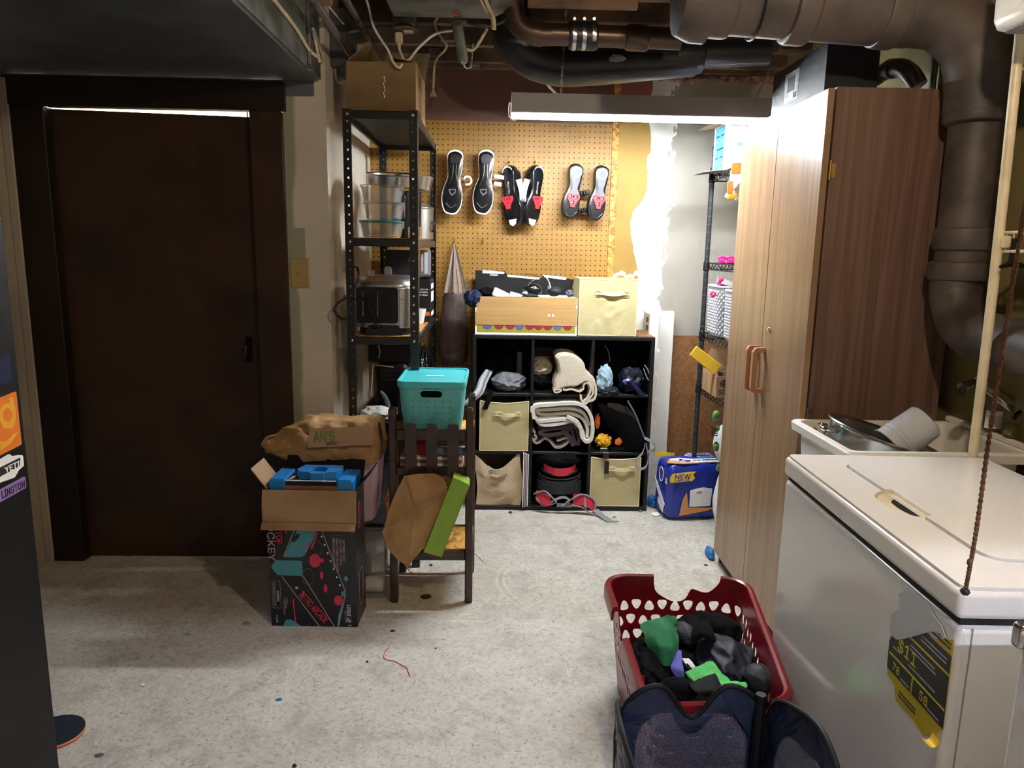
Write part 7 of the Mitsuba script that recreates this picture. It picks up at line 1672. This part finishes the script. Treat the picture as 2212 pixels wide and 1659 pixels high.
# brown paper bag and green box tied at the front of the stand
k = thing('paper_bag', 'tied brown paper bag hanging at the front of the dark wooden stand', 'bag')
yq = HY0 - .030
def pp(a, b, y): return Yp(a, b, y)
front = [pp(a, b, yq - .025) for a, b in ((873, 1028), (900, 1024), (948, 1026), (966, 1062), (938, 1130), (917, 1178), (890, 1213), (879, 1222), (845, 1195), (826, 1152), (830, 1140), (846, 1085))]
back = [pp(a, b, HY0 - .003) for a, b in ((878, 1032), (902, 1028), (950, 1030), (960, 1065), (934, 1130), (912, 1176), (890, 1208), (881, 1214), (852, 1190), (836, 1150), (840, 1138), (852, 1088))]
ctr = pp(898, 1105, yq - .055)
n = len(front); R1_ = np.array(front); R0_ = np.array(back)
sub = lambda R: spline(np.vstack([R, R[:1]]), 3)[:-1]
rings_ = [sub(R0_), sub(R1_)] + [np.array([ctr + (q - ctr) * s + [0, dy, 0] for q in sub(R1_)]) for s, dy in ((.85, .006), (.6, .0), (.3, .0))]
v, f = ringloft(rings_, (True, True)); v = v + np.stack([0 * v[:, 0], (meshkit.fbm(v * 30, 3, 4) - .5) * .016, (meshkit.fbm(v * 24, 2, 6) - .5) * .006], 1)
part(k, 'body', (v, f), 'paper', smooth=30)
part(k, 'crease', join(tube([pp(878, 1030, yq - .032), ctr + [.0, -.004, .02], pp(964, 1064, yq - .03)], .0022, 5), tube([ctr + [.01, -.004, .0], pp(960, 1072, yq - .03)], .0018, 5)), 'kraft')
part(k, 'tie', join(blob(pp(879, 1221, yq - .02), (.008, .008, .008), 5, .3, 2, 2), tube([pp(879, 1222, yq - .02), pp(884, 1234, yq - .02), pp(900, 1240, yq - .02), pp(912, 1246, yq - .015)], .0018, 6, 4)), 'paper', 'twisted tie and string')
k = thing('green_box', 'flat lime green box slanting against the paper bag at the stand', 'box')
gp = [pp(a, b, yq - .050) for a, b in ((979, 1031), (1014, 1047), (953, 1203), (915, 1193))]
part(k, 'body', prism(Polygon([(p[0], p[2]) for p in gp]), .075, XZ @ mtx((0, 0, -(yq - .050 + .075)))), 'green', smooth=False)
part(k, 'edge', tube([gp[1] + [0, -.0005, 0], gp[2] + [0, -.0005, 0]], .0022, 6), 'green', 'paler rounded edge')
solo('silver_wrap', 'crinkled silver plastic poking out above the green box', 'wrapper', blob(pp(1003, 1036, yq + .02), (.020, .02, .014), 98, .35, 2.5, 3, None, .8), 'foil')
# ================================================================== laundry basket, clothes, mesh hamper
k = thing('laundry_basket', 'dark red plastic laundry basket full of dark clothes beside the white freezer', 'basket')
quad = Polygon([(.385, 1.585), (.728, 1.600), (.842, 2.265), (.388, 2.285)])
pth = np.array(quad.buffer(-.07).buffer(.07, quad_segs=8).exterior.coords)
pth = pth if Polygon(pth).exterior.is_ccw else pth[::-1]
seg = np.r_[0, np.cumsum(np.linalg.norm(np.diff(pth, axis=0), axis=1))]
dens = np.linspace(0, seg[-1], 241); pth = np.stack([np.interp(dens, seg, pth[:, 0]), np.interp(dens, seg, pth[:, 1])], 1); seg = dens
BZ = .335
def sat(x, y): return seg[np.argmin(np.hypot(pth[:, 0] - x, pth[:, 1] - y))]
cut = []
a, b = sat(.766, 2.27), sat(.547, 2.28)
cut.append(Polygon(spline(np.array([(a, BZ + .02), (a + .004, BZ - .012), (a + .03, BZ - .040), (a + .055, BZ - .045), (a + .085, BZ - .036), (a + .098, BZ - .038), (a + .115, BZ - .068), (a + .150, BZ - .078), (a + .185, BZ - .066), (b - .004, BZ - .04), (b, BZ + .02)]), 3)))
c0, c1 = sat(.386, 2.055), sat(.386, 1.880); cut.append(Polygon([(c0, BZ + .02), (c0, BZ - .06), (c0 + .03, BZ - .085), (c1 - .03, BZ - .085), (c1, BZ - .06), (c1, BZ + .02)]))
d0, d1 = sat(.560, 1.592), sat(.700, 1.598); cut.append(Polygon([(d0, BZ + .02), (d0 + .01, BZ - .05), (d1 - .01, BZ - .05), (d1, BZ + .02)]))
tri = []
tot = seg[-1]; npitch = int(tot / .0440)
for r, z in enumerate((.245, .196, .147)):
    for i in range(npitch):
        s = tot * (i + .5 * (r % 2)) / npitch
        if s < .012 or s > tot - .012: continue
        up = (i % 2) * 2 - 1
        t = Polygon([(s - .019, z - .015 * up), (s + .019, z - .015 * up), (s, z + .019 * up)]).buffer(-.007).buffer(.010, quad_segs=2)
        tri.append(t)
wall = sbox(0.0, .012, tot, BZ).difference(union_all(cut)).difference(union_all(tri))
part(k, 'body', wrapwall(wall, pth, .003, .84, BZ, .011), 'redplastic', smooth=30)
part(k, 'base', prism(affinity.scale(Polygon(pth), .845, .845, origin=tuple(pth[:-1].mean(0))), .012, mtx((0, 0, .001))), 'redplastic', smooth=False)
def rimseg(s0, s1):
    ss = np.linspace(s0, s1, max(4, int(abs(s1 - s0) / .02)))
    P = np.stack([np.interp(ss, seg, pth[:, 0]), np.interp(ss, seg, pth[:, 1]), np.full(len(ss), BZ)], 1)
    tn = np.gradient(P, axis=0); nr = np.stack([tn[:, 1], -tn[:, 0], 0 * ss], 1); nr /= np.linalg.norm(nr, axis=1, keepdims=True)
    prof = [(-.004, -.006), (-.002, .004), (.006, .008), (.016, .004), (.020, -.008), (.020, -.038), (.016, -.038), (.014, -.008), (.006, .002), (.0, -.008)]
    R = np.array([[p + nr_ * a_ + np.array([0, 0, b_]) for a_, b_ in prof] for p, nr_ in zip(P, nr)])
    return ringloft(R)
cuts = sorted([(a, b), (c0, c1), (d0, d1)], key=lambda t: t[0])
edges = [cuts[0][1], cuts[1][0], cuts[1][1], cuts[2][0], cuts[2][1], cuts[0][0]]
segs_ = [(cuts[0][1], cuts[1][0]), (cuts[1][1], cuts[2][0])]
for s0, s1 in segs_: part(k, 'rim', rimseg(s0, s1), 'redplastic', 'rolled rim', 40)
for s0, s1 in ((cuts[2][1], tot), (0, cuts[0][0])):
    if s1 - s0 > .03: part(k, 'rim', rimseg(s0, s1), 'redplastic', 'rolled rim', 40)
for cx_ in (.44, .60): part(k, 'wall_hole', tube([(cx_ if False else .3885, 1.72 + (cx_ - .44), .285 + .012 * math.cos(t)) if False else (.415, 1.70 + (cx_ - .44) * .6 + .014 * math.cos(t), .262 + .014 * math.sin(t)) for t in np.linspace(0, 2 * np.pi, 16, endpoint=False)], .002, 5, closed=True), 'redplastic')
# clothes
def cloth(name, label, c, s, seed, m, amp=.25, freq=2.0, ridge=1.0, rz=0, cat='cloth', sub=4, tilt=0):
    v, f = blob((0, 0, 0), s, seed, amp, freq, sub, None, ridge)
    return solo(name, label, cat, tf((v, f), rotz(rz, c) @ rot((1, 0, 0), tilt)), m, None, 60)
def rag(name, label, cat, pts, m, t=.007, amp=.012, seed=0, nu=20, nv=16):
    "a cloth draped over the four-sided patch whose corner columns are given (rows of points)"
    P = np.array(pts, float)
    U = np.array([spline(r, 6) for r in P]); W = np.array([spline(U[:, j], 6) for j in range(U.shape[1])]).transpose(1, 0, 2)
    n = meshkit.fbm(W * 28 + seed * 3, 3, seed) - .5; r2 = np.abs(meshkit.fbm(W * 20 + seed * 5, 2, seed + 4) - .5)
    W[..., 2] += amp * n + amp * 2 * (.15 - r2); W[..., 0] += amp * .5 * (meshkit.fbm(W * 22, 2, seed + 7) - .5)
    return solo(name, label, cat, sheet(W, t), m, None, 60)
cloth('black_clothes', 'heap of black clothes filling the bottom of the red laundry basket', (.60, 1.94, .10), (.185, .27, .10), 201, 'cloth_black', .12, 1.6)
cloth('black_shirt', 'black shirt bunched at the back of the red laundry basket', (.690, 2.14, .205), (.105, .085, .065), 202, 'cloth_black')
cloth('black_trousers', 'black trousers at the left of the red basket under the green towel', (.475, 1.99, .19), (.060, .11, .060), 203, 'cloth_black')
cloth('navy_shorts', 'shiny dark navy shorts at the right in the red laundry basket', (.690, 1.95, .225), (.085, .115, .060), 204, 'cloth_dnavy', .2, 1.8, .8)
Zq = lambda a, b, z: Zp(a, b, z)
rag('green_towel', 'dark green terry towel lying over the left of the clothes heap', 'towel', [[Zq(1384, 1352, .27), Zq(1412, 1342, .30), Zq(1440, 1334, .30), Zq(1460, 1338, .27)], [Zq(1392, 1375, .29), Zq(1418, 1372, .315), Zq(1446, 1366, .31), Zq(1462, 1368, .28)], [Zq(1404, 1400, .28), Zq(1426, 1398, .31), Zq(1448, 1398, .305), Zq(1462, 1400, .27)], [Zq(1418, 1424, .25), Zq(1432, 1436, .27), Zq(1446, 1436, .27), Zq(1458, 1420, .25)]], 'cloth_green', .009, .02, 3)
cloth('grey_sock', 'dark grey fleece sock beside the green towel in the basket', tuple(Zq(1478, 1368, .27)), (.034, .050, .030), 206, 'charcoal', .15, 2, .3, 20)
rag('black_sweatshirt', 'faded black sleeve hanging over the middle of the clothes heap', 'cloth', [[Zq(1490, 1350, .27), Zq(1510, 1345, .29), Zq(1530, 1345, .27)], [Zq(1496, 1368, .29), Zq(1518, 1364, .31), Zq(1540, 1368, .29)], [Zq(1498, 1385, .28), Zq(1520, 1378, .30), Zq(1546, 1386, .28)]], 'cloth_black', .008, .012, 5)
rag('violet_cloth', 'violet cloth strip in the middle of the red laundry basket', 'cloth', [[Zq(1462, 1404, .27), Zq(1472, 1406, .275)], [Zq(1454, 1430, .275), Zq(1474, 1430, .28)], [Zq(1450, 1444, .27), Zq(1478, 1455, .27)], [Zq(1466, 1470, .25), Zq(1478, 1468, .25)]], 'cloth_violet', .006, .010, 6)
rag('striped_cloth', 'white cloth with black stripes beside the violet cloth', 'cloth', [[Zq(1472, 1424, .262), Zq(1488, 1425, .262)], [Zq(1484, 1440, .268), Zq(1500, 1438, .27)], [Zq(1494, 1452, .262), Zq(1504, 1448, .262)]], 'cloth_white', .006, .006, 7)
for i, (a, b) in enumerate(((1478, 1486), (1484, 1492))):
    solo('black_stripe', ['first black stripe on the white cloth', 'second black stripe on the white cloth'][i], 'stripe', tube([Zq(a, 1434, .276), Zq(a + 8, 1444, .278), Zq(a + 14, 1452, .272)], .0022, 6), 'cloth_black')
    q_ = [x for x in scene if x.startswith('black_stripe')][-1]; dct = scene.pop(q_); labels.pop(q_); scene[numbered('striped_cloth__stripe')] = dct
rag('lime_towel', 'bright lime green towel at the front right of the red basket', 'towel', [[Zq(1480, 1458, .265), Zq(1510, 1446, .28), Zq(1535, 1438, .285), Zq(1556, 1452, .27)], [Zq(1490, 1470, .275), Zq(1520, 1462, .29), Zq(1552, 1462, .295), Zq(1580, 1478, .28)], [Zq(1530, 1488, .285), Zq(1556, 1484, .30), Zq(1582, 1480, .30), Zq(1608, 1482, .27)], [Zq(1566, 1506, .28), Zq(1578, 1504, .29), Zq(1594, 1498, .29), Zq(1612, 1494, .27)]], 'cloth_lime', .009, .018, 8)
rag('black_sock', 'flat black cloth lying across the lime towel at the basket front', 'cloth', [[Zq(1488, 1482, .298), Zq(1528, 1462, .308), Zq(1545, 1458, .305)], [Zq(1500, 1496, .30), Zq(1536, 1484, .312), Zq(1556, 1480, .305)], [Zq(1528, 1500, .30), Zq(1550, 1496, .31), Zq(1566, 1494, .30)]], 'black_matte', .008, .006, 9)
cloth('dark_sock', 'charcoal knitted sock by the front rim of the red basket', tuple(Zq(1466, 1487, .275)), (.050, .034, .026), 209, 'cloth_black', .15, 2.2, .3, -20)
cloth('dark_cloth', 'dark grey cloth at the left front of the red basket', tuple(Zq(1412, 1440, .245)), (.050, .085, .035), 210, 'cloth_black')
cloth('grey_pouch', 'grey navy pouch at the right front corner between basket and hamper', tuple(Zq(1640, 1465, .265)), (.040, .050, .035), 211, 'charcoal', .12, 1.8, .4)
# mesh hamper
k = thing('mesh_hamper', 'navy mesh pop-up hamper with black wire edges at the bottom of the photo', 'hamper')
MX0, MX1, MY0, MY1, MZ = .300, .648, 1.13, 1.535, .432
def panel(o, uax, L, ztop, arch, r, sag=0.0, bow=0.0, nrm=(0, 0, 0), skip_mesh=False):
    "a fabric panel on a wire loop: origin o, along uax, height ztop (rounded top corners r), border and mesh"
    o, uax, nrm = (np.array(v, float) for v in (o, uax, nrm))
    def P2(u, z): return o + uax * u + np.array([0, 0, z]) + nrm * bow * math.sin(math.pi * u / L) * min(1, z / ztop)
    out = spline(np.array([(0, .004), (0, ztop * .5), (0.0, ztop - r), (r * .30, ztop - r * .28), (r, ztop), (L / 2, ztop + arch - sag), (L - r, ztop), (L - r * .30, ztop - r * .28), (L, ztop - r), (L, ztop * .5), (L, .004)]), 5)
    part(k, 'wire_edge', tube(np.array([P2(*q) for q in out] ), .0062, 8), 'black', 'black bound wire edge')
    poly = Polygon(out); inn = affinity.translate(affinity.scale(poly, .74, .72), 0, -.012).buffer(-.02).buffer(.02)
    v, f = prism(poly.difference(inn), .002)
    # split finely so that it can bend
    m = trimesh.Trimesh(v, f, process=False); v2, f2 = trimesh.remesh.subdivide_to_size(m.vertices, m.faces, .03)
    w = np.array([P2(a, b) + nrm * (c - .001) for a, b, c in v2]); w += (meshkit.fbm(w * 22, 3, 3) - .5)[:, None] * nrm * .020 + (meshkit.fbm(w * 18, 2, 9) - .5)[:, None] * np.array([0, 0, .008])
    part(k, 'fabric', (w, f2), 'hamper', 'crumpled navy fabric border', 50)
    if skip_mesh: return
    ls = []
    x0, y0, x1, y1 = inn.bounds
    for fam in (0, 1):
        for s in np.arange(-1, 1.6, .020):
            l = LineString([(x0 + s * (x1 - x0 + .0), y0), (x0 + s * (x1 - x0) + (y1 - y0) * (.8 if fam == 0 else -.8) + (0 if fam == 0 else (y1 - y0) * .8), y1)]) if fam == 0 else LineString([(x0 + s * (x1 - x0) + (y1 - y0) * .8, y0), (x0 + s * (x1 - x0), y1)])
            g_ = l.intersection(inn.buffer(.004))
            for q in getattr(g_, 'geoms', [g_]):
                if q.is_empty or q.length < .01: continue
                pts = [q.interpolate(t, normalized=True) for t in np.linspace(0, 1, 5)]
                ls.append(tube([P2(p.x, p.y) for p in pts], 0.0008, 3))
    part(k, 'mesh', join(ls), 'hampergrey', 'grey net mesh', kind='stuff')
Lx, Ly = MX1 - MX0, MY1 - MY0
panel((MX0, MY0, 0), (0, 1, 0), Ly, MZ, .015, .12, nrm=(-1, 0, 0), bow=.03)
panel((MX1, MY0, 0), (0, 1, 0), Ly, MZ, .015, .12, nrm=(1, 0, 0), bow=.03)
panel((MX0, MY1, 0), (1, 0, 0), Lx, MZ - .02, 0.0, .10, sag=.080, nrm=(0, 1, 0), bow=.005)
panel((MX0, MY0, 0), (1, 0, 0), Lx, MZ + .025, .06, .14, nrm=(0, -1, 0), bow=.02)
part(k, 'base', bx(MX0, MX1, MY0, MY1, .001, .004), 'hamper', smooth=False)
part(k, 'corner_binding', tube([(MX1 - .02, MY1 - .008, .40), (MX1 - .022, MY1 - .012, .2), (MX1 - .02, MY1 - .01, .01)], .012, 8), 'black', 'black corner binding')
cloth('striped_laundry', 'pinkish striped cloth lying inside the mesh hamper', (.47, 1.40, .20), (.11, .09, .05), 221, 'palepink')
cloth('white_laundry', 'white cloth lying inside the mesh hamper', (.53, 1.28, .14), (.10, .12, .10), 222, 'cloth_white')
cloth('black_laundry', 'dark cloth at the bottom of the mesh hamper', (.46, 1.24, .08), (.13, .15, .075), 223, 'cloth_black')
# ================================================================== left edge: black refrigerator, stickers, paddle
k = thing('black_refrigerator', 'black refrigerator side with stickers at the left edge of the photo', 'refrigerator')
part(k, 'body', rbx(-1.70, -1.042, 0.82, 1.618, .02, 1.75, .004), 'fridge', smooth=45)
part(k, 'door', rbx(-1.70, -1.042, 0.74, 0.815, .06, 1.75, .012), 'fridge', smooth=45)
for x in (-1.64, -1.12): part(k, 'foot', cyl((x, 1.54, .001), (x, 1.54, .024), .02, 12), 'black')
RF = mtx((-1.0415, 0.012, 0), (0, 1, 0), (0, 0, 1), (1, 0, 0))
def sticker(label, pts, m, d=.0012):
    t = thing('sticker', label, 'sticker'); part(t, 'backing', prism(Polygon(pts).buffer(-.004).buffer(.004), d, RF), m, smooth=False); return t
def stk(t, poly, m, off=.0012, name='print'): part(t, name, prism(poly, .0004, RF @ mtx((0, 0, off))), m, smooth=False)
t = sticker('orange square sticker with yellow swirl on the black refrigerator', [(1.43, .945), (1.590, .955), (1.590, 1.075), (1.43, 1.065)], 'stick_orange')
stk(t, Point(1.553, 1.030).buffer(.026).difference(Point(1.553, 1.030).buffer(.015)), 'stick_yellow')
stk(t, LineString(spline(np.array([(1.54, 1.01), (1.565, 1.005), (1.575, 1.03), (1.57, 1.06)]), 4)).buffer(.006), 'stick_yellow')
stk(t, Polygon([(1.52, .960), (1.555, .968), (1.582, .985), (1.565, .985), (1.54, .975), (1.52, .980)]), 'stick_yellow')
t = sticker('dark teal sticker edge above the orange sticker on the black refrigerator', [(1.43, 1.09), (1.580, 1.10), (1.580, 1.16), (1.43, 1.15)], 'cloth_navy')
t = sticker('white cut-out badge sticker between the orange and purple stickers on the refrigerator', [(1.49, .895), (1.555, .890), (1.572, .902), (1.590, .906), (1.590, .930), (1.575, .935), (1.555, .938), (1.545, .946), (1.49, .94)], 'white')
stk(t, Polygon([(1.49, .905), (1.575, .910), (1.580, .928), (1.49, .925)]), 'charcoal')
part(t, 'text', lettering('YETI', .013, RF @ mtx((1.524, .909, .0018)), .050, .0005, True), 'white', smooth=False)
t = sticker('purple rectangular lettered sticker, lowest on the black refrigerator', [(1.42, .850), (1.590, .855), (1.590, .882), (1.42, .877)], 'purple')
part(t, 'text', lettering('BURLINGTON'[3:], .016, RF @ mtx((1.506, .858, .0013)), .078, .0005, True), 'charcoal', smooth=False)
k = thing('table_tennis_paddle', 'black table tennis paddle lying on the floor beside the black refrigerator', 'paddle')
q = Zp(128, 1588, .0)
with frame(rotz(14, (q[0] - .012, q[1] + .0, 0))):
    e = affinity.scale(Point(0, 0).buffer(.078, quad_segs=16), 1.0, .95)
    part(k, 'blade', prism(e, .006, mtx((0, 0, .005))), 'tan', 'wooden blade edge', False); part(k, 'rubber', prism(e.buffer(-.001), .004, mtx((0, 0, .0112))), 'rubber', 'black rubber face', False); part(k, 'rubber', prism(e.buffer(-.001), .004, mtx((0, 0, .0008))), 'red', 'red rubber face underneath', False)
    part(k, 'handle', rbx(-.17, -.068, -.014, .014, .001, .024, .008), 'tan')
# ------------------------------------------------------------------ bits on the floor
def bit(name, label, cat, px, py, s, m, seed, flat_=.0008):
    q = Zp(px, py, 0); return solo(name, label, cat, blob(q + [0, 0, s[2] * .6 + .0005], s, seed, .35, 2.5, 2, flat_), m, None, 40)
bit('dead_leaf', 'dark brown dead leaf on the floor under the wooden stand', 'leaf', 920, 1290, (.022, .020, .004), 'leaf', 301)
bit('dust_tuft', 'olive dust tuft on the floor left of the game carton', 'dust', 533, 1349, (.014, .010, .006), 'olive', 302)
bit('blue_wrapper', 'tiny blue wrapper on the concrete floor', 'wrapper', 603, 1512, (.010, .006, .003), 'packsky', 303)
bit('pebble', 'small grey pebble under the right end of the cube shelf', 'pebble', 1383, 1106, (.008, .008, .008), 'midgrey', 304)
bit('pebble', 'small pebble in front of the bottom right bin', 'pebble', 1327, 1118, (.008, .007, .005), 'grey', 305)
bit('dirt_crumb', 'dark crumb below the cube shelf edge near the canvas bag', 'crumb', 1102, 1108, (.010, .008, .006), 'leaf', 306)
bit('dirt_crumb', 'dark crumb on the floor under the stand near the paper bag', 'crumb', 931, 1222, (.007, .007, .005), 'leaf', 307)
bit('dirt_crumb', 'dark crumb on the floor left of the red thread', 'crumb', 793, 1430, (.005, .004, .002), 'black', 308)
bit('dirt_crumb', 'black crumb at the bottom edge of the photo', 'crumb', 636, 1656, (.006, .006, .004), 'black', 309)
bit('dirt_crumb', 'black curled crumb on the floor in front of the stand', 'crumb', 848, 1364, (.009, .004, .003), 'black', 310)
bit('dirt_crumb', 'dark crumb on the floor right of the red thread', 'crumb', 941, 1401, (.004, .004, .002), 'black', 311)
bit('paint_chip', 'white paint chip on the floor in front of the dark door', 'chip', 308, 1480, (.008, .005, .002), 'white', 312)
bit('paint_chip', 'grey flake on the floor near the shadow edge by the door', 'chip', 405, 1371, (.012, .005, .002), 'grey', 313)
bit('coin', 'dark coin on the floor by the wooden cabinet foot', 'coin', 1525, 1221, (.009, .009, .0015), 'leaf', 314)
bit('blue_plastic_scrap', 'blue plastic piece on the floor at the corner of the wooden cabinet', 'scrap', 1533, 1203, (.018, .05, .03), 'bluetape', 315)
bit('grey_stain_chip', 'dull grey flake on the floor near the table tennis paddle', 'chip', 215, 1632, (.012, .008, .002), 'midgrey', 316)
solo('red_thread', 'thin curly red thread on the concrete floor', 'thread', tube(np.array([Zp(a, b, .0022) for a, b in ((840, 1397), (832, 1408), (829, 1420), (838, 1426), (852, 1428), (868, 1437), (879, 1444), (882, 1452), (886, 1462))]), .0013, 5, 5), 'printpink')
solo('brown_thread', 'fine brown thread curving on the floor by the stand', 'thread', tube(np.array([Zp(a, b, .0015) for a, b in ((1008, 1180), (1030, 1200), (1045, 1215))]), .0009, 5, 5), 'leaf')
